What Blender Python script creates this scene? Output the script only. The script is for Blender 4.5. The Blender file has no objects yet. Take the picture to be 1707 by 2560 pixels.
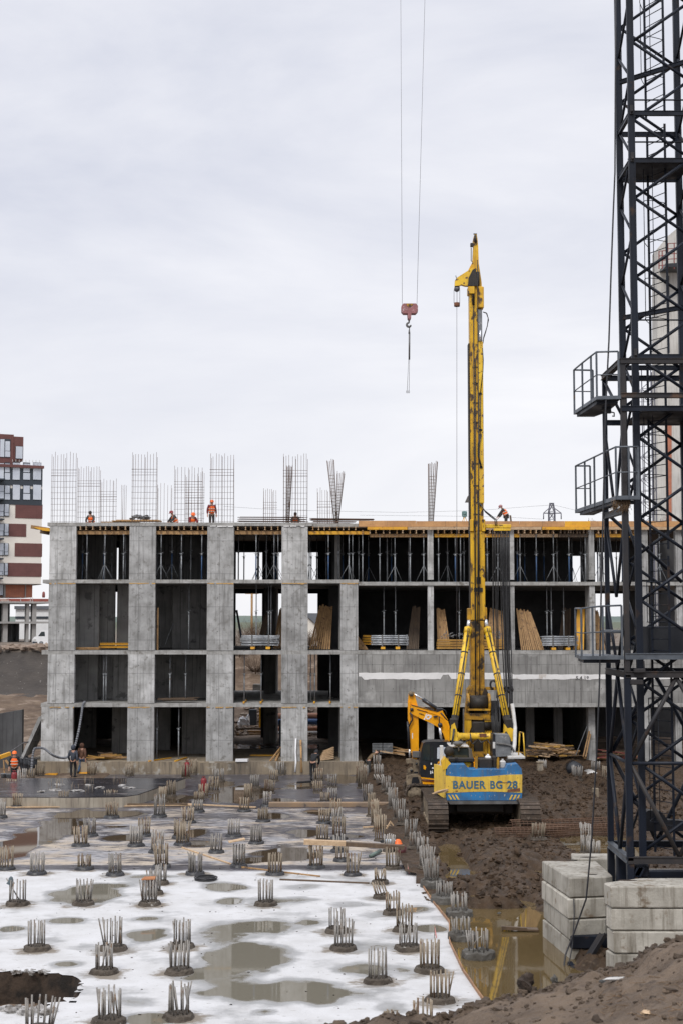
import bpy, math, random
from mathutils import Vector, Matrix, noise as mnoise
random.seed(7)
PI = math.pi
SC = bpy.context.scene
COL = SC.collection
# ---------------------------------------------------------------- camera
FPX, CX, CY, HZ, CAMZ = 3556.0, 853.5, 1280.0, 1552.0, 8.7
TH = math.atan((HZ - CY) / FPX)
cam = bpy.data.cameras.new('camera')
cam.sensor_fit = 'VERTICAL'; cam.sensor_height = 36.0; cam.lens = FPX / 2560.0 * 36.0
cam.clip_start = 0.5; cam.clip_end = 20000
cam.dof.use_dof = True; cam.dof.focus_distance = 66.0; cam.dof.aperture_fstop = 4.0
camo = bpy.data.objects.new('camera', cam); COL.objects.link(camo)
camo.location = (0, 0, CAMZ); camo.rotation_euler = (PI / 2 + TH, 0, 0)
SC.camera = camo
# ---------------------------------------------------------------- world, sun, exposure
SC.view_settings.view_transform = 'Standard'; SC.view_settings.look = 'None'
SC.view_settings.exposure = 0.2; SC.view_settings.gamma = 1.0
SUN_EL, SUN_AZ = math.radians(48), math.radians(200)      # azimuth measured clockwise from +Y
W = bpy.data.worlds.new('World'); SC.world = W; W.use_nodes = True
nt = W.node_tree; nt.nodes.clear()
def wn(t, **k):
    n = nt.nodes.new(t)
    for a, b in k.items(): setattr(n, a, b)
    return n
wo = wn('ShaderNodeOutputWorld'); bg = wn('ShaderNodeBackground'); bg.inputs['Strength'].default_value = 0.1
sky = wn('ShaderNodeTexSky', sky_type='NISHITA'); sky.sun_disc = False
sky.sun_elevation = SUN_EL; sky.sun_rotation = SUN_AZ
tc = wn('ShaderNodeTexCoord'); mp = wn('ShaderNodeMapping'); mp.inputs['Scale'].default_value = (1.5, 1.5, 5.2)
mp.inputs['Location'].default_value = (0.35, 0.2, 1.3)
nz = wn('ShaderNodeTexNoise'); nz.inputs['Scale'].default_value = 1.5; nz.inputs['Detail'].default_value = 7; nz.inputs['Roughness'].default_value = 0.56
nz.inputs['Distortion'].default_value = 0.4
rp = wn('ShaderNodeValToRGB')
rp.color_ramp.elements[0].position = 0.33; rp.color_ramp.elements[0].color = (6.2, 6.4, 7.25, 1)
rp.color_ramp.elements[1].position = 0.66; rp.color_ramp.elements[1].color = (8.6, 8.6, 8.95, 1)
sep = wn('ShaderNodeSeparateXYZ')
mr = wn('ShaderNodeMapRange'); mr.inputs['From Min'].default_value = 0.42; mr.inputs['From Max'].default_value = 0.9
mr.inputs['To Min'].default_value = 1.0; mr.inputs['To Max'].default_value = 1.75
mh = wn('ShaderNodeMapRange'); mh.inputs['From Min'].default_value = 0.02; mh.inputs['From Max'].default_value = 0.26
mh.inputs['To Min'].default_value = 0.72; mh.inputs['To Max'].default_value = 0.0
hz = wn('ShaderNodeMixRGB'); hz.inputs['Color2'].default_value = (8.6, 8.55, 8.75, 1)
mx = wn('ShaderNodeMixRGB'); mx.inputs['Fac'].default_value = 0.955
ml = wn('ShaderNodeVectorMath', operation='SCALE')
L = nt.links.new
L(tc.outputs['Generated'], mp.inputs['Vector']); L(mp.outputs['Vector'], nz.inputs['Vector']); L(nz.outputs['Fac'], rp.inputs['Fac'])
L(tc.outputs['Generated'], sep.inputs[0]); L(sep.outputs['Z'], mr.inputs['Value']); L(sep.outputs['Z'], mh.inputs['Value'])
L(rp.outputs['Color'], hz.inputs['Color1']); L(mh.outputs['Result'], hz.inputs['Fac'])
L(sky.outputs['Color'], mx.inputs['Color1']); L(hz.outputs['Color'], mx.inputs['Color2'])
L(mx.outputs['Color'], ml.inputs[0]); L(mr.outputs['Result'], ml.inputs['Scale'])
L(ml.outputs['Vector'], bg.inputs['Color']); L(bg.outputs['Background'], wo.inputs['Surface'])
sl = bpy.data.lights.new('sun', 'SUN'); sl.energy = 1.5; sl.angle = math.radians(14); sl.color = (1, 0.96, 0.9)
so = bpy.data.objects.new('sun', sl); COL.objects.link(so); so.location = (0, -20, 60)
sd = Vector((math.sin(SUN_AZ) * math.cos(SUN_EL), math.cos(SUN_AZ) * math.cos(SUN_EL), math.sin(SUN_EL)))
so.rotation_euler = sd.to_track_quat('Z', 'Y').to_euler()

# ---------------------------------------------------------------- helpers: rays of the photograph into the place
def ray(px, py):
    u = (px - CX) / FPX; v = (py - CY) / FPX
    return Vector((u, math.cos(TH) + v * math.sin(TH), math.sin(TH) - v * math.cos(TH)))
def G(px, py, z=0.0):
    d = ray(px, py); t = (z - CAMZ) / d.z
    return Vector((d.x * t, d.y * t, z))
def V(px, py, Y):
    d = ray(px, py); t = Y / d.y
    return Vector((d.x * t, Y, CAMZ + d.z * t))
def zat(py, Y): return V(CX, py, Y).z
def xat(px, py, Y): return V(px, py, Y).x
def lerp(a, b, t): return a + (b - a) * t
def fbm(x, y, z=0, o=4):
    return mnoise.fractal(Vector((x, y, z)), 0.9, 2.0, o)

# ---------------------------------------------------------------- materials
def mat(name, c1, c2=None, scale=4.0, rough=0.75, stretch=(1, 1, 1), lo=0.35, hi=0.65, metal=0.0, bump=0.0, bscale=None,
        c3=None, s3=8.0, t3=0.62, st3=(1, 1, 1), w3=0.06, rough3=None, detail=6, streak=None, seams=None, alpha=None, spec=None, rvar=0.0, rnd=1.0, coat=0.0, ovar=0.0):
    """noise-mixed colours c1/c2; c3: a third colour in patches above t3; streak: (colour, amount) vertical runs; seams: (w, h, colour)"""
    m = bpy.data.materials.new(name); m.use_nodes = True
    t = m.node_tree; N = t.nodes; b = N['Principled BSDF']; K = t.links.new
    b.inputs['Roughness'].default_value = rough; b.inputs['Metallic'].default_value = metal
    if spec is not None: b.inputs['Specular IOR Level'].default_value = spec
    if coat: b.inputs['Coat Weight'].default_value = coat; b.inputs['Coat Roughness'].default_value = 0.1
    tcn = N.new('ShaderNodeTexCoord'); vec = tcn.outputs['Object']
    oi = N.new('ShaderNodeObjectInfo'); va = N.new('ShaderNodeVectorMath'); va.operation = 'MULTIPLY_ADD'
    va.inputs[1].default_value = (1, 1, 1)
    sc = N.new('ShaderNodeVectorMath'); sc.operation = 'SCALE'; sc.inputs[0].default_value = (37.0 * rnd, 19.0 * rnd, 11.0 * rnd)
    K(oi.outputs['Random'], sc.inputs['Scale']); K(vec, va.inputs[0]); K(sc.outputs['Vector'], va.inputs[2]); rv = va.outputs['Vector']
    def noisefac(scl, stv, det=6.0, src=None, lo_=None, hi_=None):
        mpn = N.new('ShaderNodeMapping'); mpn.inputs['Scale'].default_value = stv; K(src or rv, mpn.inputs['Vector'])
        n = N.new('ShaderNodeTexNoise'); n.inputs['Scale'].default_value = scl; n.inputs['Detail'].default_value = det; n.inputs['Roughness'].default_value = 0.6
        K(mpn.outputs['Vector'], n.inputs['Vector']); o = n.outputs['Fac']
        if lo_ is not None:
            r = N.new('ShaderNodeMapRange'); r.inputs['From Min'].default_value = lo_; r.inputs['From Max'].default_value = hi_
            K(o, r.inputs['Value']); o = r.outputs['Result']
        return o
    def mixc(fac, a, bb):
        n = N.new('ShaderNodeMixRGB')
        if hasattr(fac, 'links'): K(fac, n.inputs['Fac'])
        else: n.inputs['Fac'].default_value = fac
        for s, q in ((a, 'Color1'), (bb, 'Color2')):
            if hasattr(s, 'links'): K(s, n.inputs[q])
            else: n.inputs[q].default_value = (*s, 1)
        return n.outputs['Color']
    if c2 is None: c2 = tuple(x * 0.8 for x in c1)
    f = noisefac(scale, stretch, detail, None, lo, hi)
    col = mixc(f, c1, c2)
    if streak:
        sf = noisefac(3.2, (2.2, 2.2, 0.16), 5, None, 0.5, 0.72)
        mm = N.new('ShaderNodeMath'); mm.operation = 'MULTIPLY'; mm.inputs[1].default_value = streak[1]; K(sf, mm.inputs[0])
        col = mixc(mm.outputs[0], col, streak[0])
    if seams:
        w, h, scol = seams[:3]
        sx = N.new('ShaderNodeSeparateXYZ'); K(vec, sx.inputs[0]); cx = N.new('ShaderNodeCombineXYZ')
        ad = N.new('ShaderNodeMath'); ad.operation = 'ADD'; K(sx.outputs['X'], ad.inputs[0]); K(sx.outputs['Y'], ad.inputs[1])
        K(ad.outputs[0], cx.inputs['X']); K(sx.outputs['Z'], cx.inputs['Y'])
        br = N.new('ShaderNodeTexBrick'); br.offset = 0.0; br.inputs['Scale'].default_value = 1.0; br.inputs['Mortar Size'].default_value = seams[3] if len(seams) > 3 else 0.012
        br.inputs['Brick Width'].default_value = w; br.inputs['Row Height'].default_value = h; br.inputs['Mortar Smooth'].default_value = 0.3
        K(cx.outputs[0], br.inputs['Vector'])
        mm = N.new('ShaderNodeMath'); mm.operation = 'MULTIPLY'; mm.inputs[1].default_value = seams[4] if len(seams) > 4 else 0.6; K(br.outputs['Fac'], mm.inputs[0])
        col = mixc(mm.outputs[0], col, scol)
    rg = None
    if c3 is not None:
        f3 = noisefac(s3, st3, 8, None, t3, t3 + w3)
        col = mixc(f3, col, c3)
        if rough3 is not None:
            r = N.new('ShaderNodeMapRange'); r.inputs['To Min'].default_value = rough; r.inputs['To Max'].default_value = rough3; K(f3, r.inputs['Value']); rg = r.outputs['Result']
    if rg is None and rvar:
        r = N.new('ShaderNodeMapRange'); r.inputs['To Min'].default_value = max(0.03, rough - rvar); r.inputs['To Max'].default_value = min(1, rough + rvar); K(f, r.inputs['Value']); rg = r.outputs['Result']
    if rg is not None: K(rg, b.inputs['Roughness'])
    if ovar:
        r = N.new('ShaderNodeMapRange'); r.inputs['To Min'].default_value = 1 - ovar; r.inputs['To Max'].default_value = 1 + ovar; K(oi.outputs['Random'], r.inputs['Value'])
        vs_ = N.new('ShaderNodeVectorMath'); vs_.operation = 'SCALE'; K(col, vs_.inputs[0]); K(r.outputs['Result'], vs_.inputs['Scale']); col = vs_.outputs['Vector']
    K(col, b.inputs['Base Color'])
    if bump:
        bf = noisefac(bscale or scale * 4, (1, 1, 1), 8)
        bp = N.new('ShaderNodeBump'); bp.inputs['Strength'].default_value = min(1, bump); bp.inputs['Distance'].default_value = 0.02 * max(1, bump)
        K(bf, bp.inputs['Height']); K(bp.outputs['Normal'], b.inputs['Normal'])
    return m
M = {}
cg = (0.5, 0.5, 0.495)
M['conc'] = mat('column_concrete', (0.50, 0.50, 0.495), (0.25, 0.248, 0.24), 1.1, 0.85, lo=0.32, hi=0.68, streak=((0.12, 0.118, 0.11), 0.65), seams=(0.78, 1.9, (0.14, 0.14, 0.14), 0.016, 0.7), c3=(0.19, 0.183, 0.17), s3=4.0, t3=0.55, w3=0.16, bump=0.25, bscale=14, ovar=0.22)
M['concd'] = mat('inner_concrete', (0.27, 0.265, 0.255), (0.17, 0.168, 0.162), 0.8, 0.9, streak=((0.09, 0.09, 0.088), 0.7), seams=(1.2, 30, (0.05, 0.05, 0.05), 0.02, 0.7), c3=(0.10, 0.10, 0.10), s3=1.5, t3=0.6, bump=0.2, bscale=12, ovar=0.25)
M['conc_shade'] = mat('shaded_room_concrete', (0.055, 0.055, 0.056), (0.03, 0.03, 0.031), 0.8, 0.9, bump=0.2, bscale=12)  # near-black colour stands in for the shade of the deep rooms
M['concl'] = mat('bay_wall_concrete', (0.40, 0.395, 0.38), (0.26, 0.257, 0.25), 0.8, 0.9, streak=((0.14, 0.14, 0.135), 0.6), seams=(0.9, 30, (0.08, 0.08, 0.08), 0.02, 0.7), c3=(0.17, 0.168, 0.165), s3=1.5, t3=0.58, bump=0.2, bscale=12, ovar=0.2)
M['slabc'] = mat('slab_edge_concrete', (0.42, 0.415, 0.40), (0.26, 0.255, 0.24), 1.5, 0.9, stretch=(1, 1, 3), streak=((0.15, 0.14, 0.13), 0.7), bump=0.4, bscale=10, c3=(0.15, 0.135, 0.115), s3=2.2, t3=0.60, w3=0.1)
M['band'] = mat('parapet_concrete', (0.34, 0.335, 0.32), (0.18, 0.177, 0.17), 0.55, 0.88, lo=0.3, hi=0.7, streak=((0.11, 0.105, 0.10), 0.85), seams=(1.18, 1.55, (0.12, 0.12, 0.115), 0.013, 0.65), c3=(0.42, 0.415, 0.40), s3=0.8, t3=0.57, w3=0.14, bump=0.3, bscale=12)
M['podium'] = mat('footing_concrete', (0.35, 0.285, 0.20), (0.15, 0.122, 0.092), 0.7, 0.85, lo=0.3, hi=0.7, stretch=(1, 1, 0.6), streak=((0.075, 0.065, 0.052), 0.9), c3=(0.38, 0.36, 0.32), s3=1.2, t3=0.58, w3=0.1, bump=0.4, bscale=10)
M['whitep'] = mat('white_render', (0.80, 0.79, 0.78), (0.70, 0.69, 0.68), 2, 0.8, c3=(0.5, 0.45, 0.4), s3=1.5, t3=0.64, w3=0.05, st3=(1, 1, 0.3))
M['foam'] = mat('ochre_seal_foam', (0.60, 0.38, 0.14), (0.40, 0.24, 0.10), 6, 0.8, bump=0.6)
M['block'] = mat('ballast_concrete', (0.48, 0.455, 0.40), (0.30, 0.28, 0.24), 1.6, 0.88, lo=0.34, hi=0.66, streak=((0.14, 0.12, 0.09), 0.85), c3=(0.17, 0.13, 0.09), s3=2.6, t3=0.575, w3=0.12, bump=0.6, bscale=16, ovar=0.14)
M['rebar'] = mat('rebar_steel', (0.22, 0.205, 0.185), (0.34, 0.32, 0.295), 6, 0.6, metal=0.15, c3=(0.17, 0.11, 0.065), s3=2.5, t3=0.56, w3=0.1, bump=0.4, bscale=80, ovar=0.25)
M['rebarr'] = mat('rusty_rebar_steel', (0.225, 0.175, 0.12), (0.30, 0.255, 0.195), 5, 0.7, metal=0.1, c3=(0.15, 0.085, 0.048), s3=3, t3=0.55, bump=0.4, bscale=80, ovar=0.25)
M['rebarx'] = mat('rust_brown_rebar', (0.15, 0.085, 0.05), (0.10, 0.055, 0.035), 4, 0.8)
M['rebard'] = mat('dark_rebar_steel', (0.085, 0.06, 0.055), (0.15, 0.085, 0.055), 5, 0.7, metal=0.2)
M['tar'] = mat('black_bitumen', (0.012, 0.012, 0.014), (0.03, 0.03, 0.034), 9, 0.38, bump=0.7, bscale=20)
M['cap'] = mat('muddy_pile_concrete', (0.10, 0.082, 0.064), (0.040, 0.031, 0.023), 3.5, 0.9, bump=1.5, bscale=14, c3=(0.36, 0.34, 0.31), s3=5, t3=0.64, w3=0.05)
M['capg'] = mat('grey_pile_concrete', (0.12, 0.115, 0.105), (0.065, 0.058, 0.048), 3, 0.85, bump=1.0, bscale=14, c3=(0.20, 0.19, 0.175), s3=2.5, t3=0.60)
M['ply'] = mat('plywood_board', (0.56, 0.31, 0.13), (0.40, 0.21, 0.09), 1.2, 0.55, stretch=(1, 1, 2), c3=(0.30, 0.17, 0.09), s3=1.2, t3=0.6, w3=0.1, streak=((0.25, 0.13, 0.06), 0.35), bump=0.15, seams=(2.5, 40, (0.12, 0.07, 0.04), 0.012, 0.7))
M['formy'] = mat('yellow_formwork_timber', (0.80, 0.43, 0.025), (0.62, 0.30, 0.03), 1.5, 0.5, c3=(0.27, 0.14, 0.05), s3=3, t3=0.62, w3=0.05, bump=0.15)
M['timber'] = mat('weathered_timber', (0.44, 0.27, 0.12), (0.27, 0.155, 0.07), 2, 0.75, stretch=(5, 5, 0.6), c3=(0.15, 0.09, 0.05), s3=5, t3=0.58, bump=0.3, ovar=0.15)
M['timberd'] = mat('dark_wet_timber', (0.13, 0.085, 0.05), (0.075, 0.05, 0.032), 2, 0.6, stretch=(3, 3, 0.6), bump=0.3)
M['timberp'] = mat('pale_timber', (0.55, 0.40, 0.25), (0.40, 0.27, 0.16), 3, 0.7, stretch=(2, 2, 2), bump=0.2, c3=(0.25, 0.19, 0.13), s3=4, t3=0.62)
M['prop'] = mat('galvanised_prop', (0.27, 0.285, 0.30), (0.14, 0.15, 0.16), 5, 0.5, metal=0.2, c3=(0.13, 0.10, 0.08), s3=6, t3=0.6, ovar=0.3)
M['propl'] = mat('bright_galvanised_tube', (0.52, 0.54, 0.56), (0.30, 0.32, 0.34), 7, 0.4, metal=0.3)
M['ftan'] = mat('tan_yellow_beam', (0.58, 0.34, 0.07), (0.40, 0.22, 0.06), 1.5, 0.6)
M['propb'] = mat('blue_prop_paint', (0.035, 0.085, 0.19), (0.025, 0.06, 0.13), 5, 0.5, c3=(0.12, 0.10, 0.09), s3=6, t3=0.6)
M['steel'] = mat('crane_dark_steel', (0.013, 0.018, 0.030), (0.007, 0.009, 0.015), 1.3, 0.5, c3=(0.055, 0.034, 0.022), s3=1.6, t3=0.61, w3=0.12, rvar=0.15, spec=0.25, bump=0.1, stretch=(1, 1, 0.4))
M['steelw'] = mat('worn_brown_steel', (0.046, 0.040, 0.037), (0.020, 0.021, 0.026), 1.2, 0.55, c3=(0.10, 0.058, 0.036), s3=1.5, t3=0.6, w3=0.1, stretch=(1, 1, 0.5), spec=0.3)
M['galv'] = mat('galvanised_platform', (0.12, 0.137, 0.158), (0.065, 0.075, 0.09), 2.5, 0.45, metal=0.3, bump=0.1, c3=(0.11, 0.08, 0.06), s3=3, t3=0.66)
M['cable'] = mat('black_cable', (0.015, 0.016, 0.02), (0.03, 0.03, 0.035), 3, 0.5)
M['wire'] = mat('steel_wire', (0.10, 0.10, 0.11), (0.16, 0.15, 0.15), 9, 0.5, metal=0.4)
M['rigy'] = mat('rig_yellow_paint', (0.78, 0.46, 0.012), (0.56, 0.30, 0.012), 1.5, 0.48, c3=(0.07, 0.038, 0.018), s3=3.6, t3=0.55, w3=0.06, st3=(1, 1, 0.5), streak=((0.17, 0.09, 0.022), 0.8), bump=0.1)
M['rigyl'] = mat('rig_light_yellow_paint', (0.82, 0.53, 0.03), (0.66, 0.39, 0.025), 1.5, 0.45, c3=(0.14, 0.075, 0.03), s3=4.5, t3=0.585, w3=0.05, bump=0.1, streak=((0.30, 0.17, 0.04), 0.5))
M['rigyd'] = mat('rig_greasy_yellow_paint', (0.55, 0.29, 0.012), (0.22, 0.115, 0.02), 2.0, 0.4, c3=(0.03, 0.022, 0.016), s3=2.5, t3=0.52, w3=0.1, bump=0.2)
M['grease'] = mat('black_greasy_steel', (0.010, 0.009, 0.008), (0.026, 0.020, 0.015), 4, 0.6, bump=0.3)
M['cwb'] = mat('weathered_blue_paint', (0.025, 0.19, 0.44), (0.035, 0.11, 0.24), 1.6, 0.5, c3=(0.36, 0.35, 0.33), s3=9, t3=0.615, w3=0.04, st3=(1, 1, 0.6), bump=0.15, streak=((0.09, 0.11, 0.14), 0.7))
M['cwy'] = mat('weathered_pale_yellow_paint', (0.80, 0.55, 0.07), (0.62, 0.40, 0.06), 1.6, 0.5, c3=(0.16, 0.085, 0.04), s3=9, t3=0.625, w3=0.04, bump=0.15, streak=((0.28, 0.18, 0.07), 0.55))
M['cwt'] = mat('faded_blue_lettering', (0.035, 0.11, 0.19), (0.06, 0.15, 0.22), 4, 0.5, c3=(0.6, 0.42, 0.10), s3=7, t3=0.66, w3=0.03)
M['cwg'] = mat('grey_muddy_steel', (0.15, 0.15, 0.15), (0.08, 0.075, 0.07), 2, 0.6, bump=0.3)
M['cwr'] = mat('rust_patch', (0.20, 0.075, 0.035), (0.11, 0.05, 0.03), 6, 0.85, bump=0.5)
M['jcb'] = mat('excavator_yellow_paint', (0.90, 0.40, 0.004), (0.80, 0.33, 0.004), 1.5, 0.35, c3=(0.16, 0.085, 0.03), s3=2.4, t3=0.66, w3=0.06, bump=0.05)
M['jcbd'] = mat('muddy_excavator_steel', (0.30, 0.24, 0.165), (0.10, 0.075, 0.052), 2.5, 0.8, bump=0.6, c3=(0.03, 0.024, 0.02), s3=2.2, t3=0.58)
M['track'] = mat('muddy_track_steel', (0.085, 0.060, 0.042), (0.038, 0.028, 0.021), 4, 0.75, bump=1.2, bscale=18, c3=(0.14, 0.11, 0.085), s3=6, t3=0.6)
M['black'] = mat('black_paint', (0.012, 0.014, 0.018), (0.022, 0.024, 0.03), 2, 0.3)
M['rubber'] = mat('black_hose_rubber', (0.012, 0.012, 0.014), (0.03, 0.03, 0.032), 5, 0.45)
M['chrome'] = mat('chrome_rod', (0.75, 0.76, 0.78), (0.62, 0.63, 0.66), 3, 0.18, metal=0.7)
M['glassd'] = mat('dark_tinted_glass', (0.02, 0.028, 0.03), (0.03, 0.04, 0.042), 1, 0.06)
M['white'] = mat('white_plastic', (0.80, 0.80, 0.81), (0.72, 0.72, 0.73), 4, 0.5)
M['offw'] = mat('dirty_white_plastic', (0.60, 0.59, 0.57), (0.45, 0.44, 0.42), 3, 0.6, c3=(0.3, 0.25, 0.2), s3=5, t3=0.62)
M['panelg'] = mat('scratched_grey_panel', (0.20, 0.21, 0.22), (0.11, 0.115, 0.12), 3, 0.55, bump=0.5, bscale=9, c3=(0.30, 0.30, 0.30), s3=5, t3=0.6)
M['hookp'] = mat('faded_pink_red_paint', (0.32, 0.125, 0.13), (0.23, 0.10, 0.10), 5, 0.6, c3=(0.5, 0.36, 0.36), s3=9, t3=0.6)
M['red'] = mat('red_paint', (0.24, 0.018, 0.022), (0.16, 0.014, 0.018), 4, 0.45)
M['orange'] = mat('orange_plastic', (0.90, 0.17, 0.02), (0.80, 0.14, 0.02), 4, 0.4)
M['vest'] = mat('orange_safety_vest', (0.95, 0.16, 0.012), (0.85, 0.12, 0.01), 8, 0.7, bump=0.5, bscale=22)
M['reflect'] = mat('reflective_tape', (0.62, 0.60, 0.50), (0.5, 0.48, 0.42), 8, 0.4)
M['skin'] = mat('skin', (0.50, 0.29, 0.20), (0.42, 0.23, 0.16), 6, 0.6)
M['navy'] = mat('navy_padded_fabric', (0.030, 0.038, 0.055), (0.05, 0.058, 0.078), 3, 0.75, stretch=(1, 1, 6), bump=0.6, bscale=14)
M['brownc'] = mat('brown_padded_fabric', (0.14, 0.065, 0.035), (0.09, 0.042, 0.025), 3, 0.75, stretch=(1, 1, 6), bump=0.6, bscale=14)
M['olive'] = mat('tan_work_fabric', (0.17, 0.115, 0.06), (0.12, 0.08, 0.045), 6, 0.85, bump=0.4)
M['blackc'] = mat('black_fabric', (0.008, 0.009, 0.011), (0.018, 0.019, 0.022), 6, 0.85, bump=0.4)
M['maroon'] = mat('maroon_fabric', (0.17, 0.018, 0.025), (0.11, 0.014, 0.02), 6, 0.85, bump=0.4)
M['jean'] = mat('blue_denim', (0.05, 0.09, 0.16), (0.035, 0.06, 0.11), 8, 0.85)
M['greyc'] = mat('dark_grey_fabric', (0.05, 0.05, 0.048), (0.035, 0.035, 0.035), 8, 0.85)
M['hair'] = mat('dark_hair', (0.012, 0.009, 0.007), (0.03, 0.02, 0.015), 30, 0.6)
M['cream'] = mat('cream_render_wall', (0.78, 0.74, 0.67), (0.72, 0.68, 0.62), 0.4, 0.85, bump=0.05)
M['bpanel'] = mat('brown_cladding', (0.155, 0.062, 0.055), (0.125, 0.05, 0.045), 1.5, 0.7, seams=(1.2, 0.18, (0.08, 0.03, 0.03), 0.012, 0.6))
M['brick'] = mat('orange_brick', (0.46, 0.16, 0.085), (0.36, 0.12, 0.07), 2.5, 0.9, seams=(0.28, 0.09, (0.4, 0.3, 0.25), 0.012, 0.5))
M['brickd'] = mat('stained_red_brick', (0.36, 0.10, 0.075), (0.24, 0.075, 0.06), 0.8, 0.9, c3=(0.45, 0.33, 0.28), s3=0.7, t3=0.58)
M['wframe'] = mat('anthracite_window_frame', (0.035, 0.045, 0.06), (0.03, 0.04, 0.05), 2, 0.5)
M['wglass'] = mat('window_glass', (0.60, 0.64, 0.70), (0.46, 0.50, 0.57), 0.5, 0.12, spec=0.6)  # sky reflection is put into the pale blue-grey base colour
M['farc'] = mat('far_concrete', (0.36, 0.35, 0.335), (0.27, 0.26, 0.25), 0.4, 0.9, streak=((0.2, 0.19, 0.18), 0.4))
M['farw'] = mat('pale_shaft_concrete', (0.60, 0.585, 0.55), (0.45, 0.44, 0.415), 0.35, 0.9, streak=((0.33, 0.31, 0.28), 0.7))
M['vanw'] = mat('white_van_paint', (0.78, 0.79, 0.80), (0.72, 0.73, 0.74), 2, 0.25)
M['pylon'] = mat('galvanised_pylon', (0.16, 0.16, 0.19), (0.11, 0.11, 0.14), 1, 0.5, metal=0.4)
M['redst'] = mat('red_oxide_steel', (0.26, 0.06, 0.05), (0.16, 0.05, 0.045), 3, 0.6)
M['corr'] = mat('grey_corrugated_hose', (0.22, 0.23, 0.25), (0.12, 0.125, 0.14), 6, 0.5)
M['roofg'] = mat('grey_metal_roof', (0.14, 0.15, 0.17), (0.11, 0.12, 0.135), 1, 0.5)
M['pipeo'] = mat('orange_drain_pipe', (0.50, 0.22, 0.12), (0.40, 0.17, 0.09), 2, 0.5)
M['straw'] = mat('dry_straw', (0.20, 0.13, 0.075), (0.11, 0.07, 0.04), 6, 0.9)
M['bush'] = mat('bare_brown_twigs', (0.12, 0.075, 0.045), (0.07, 0.045, 0.03), 3, 0.9)
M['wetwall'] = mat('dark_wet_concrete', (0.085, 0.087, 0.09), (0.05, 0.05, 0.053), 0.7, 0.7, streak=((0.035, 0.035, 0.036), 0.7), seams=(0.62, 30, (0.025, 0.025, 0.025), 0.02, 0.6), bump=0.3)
M['bluep'] = mat('pale_blue_bottle', (0.45, 0.62, 0.75), (0.6, 0.72, 0.82), 6, 0.2)

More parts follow.
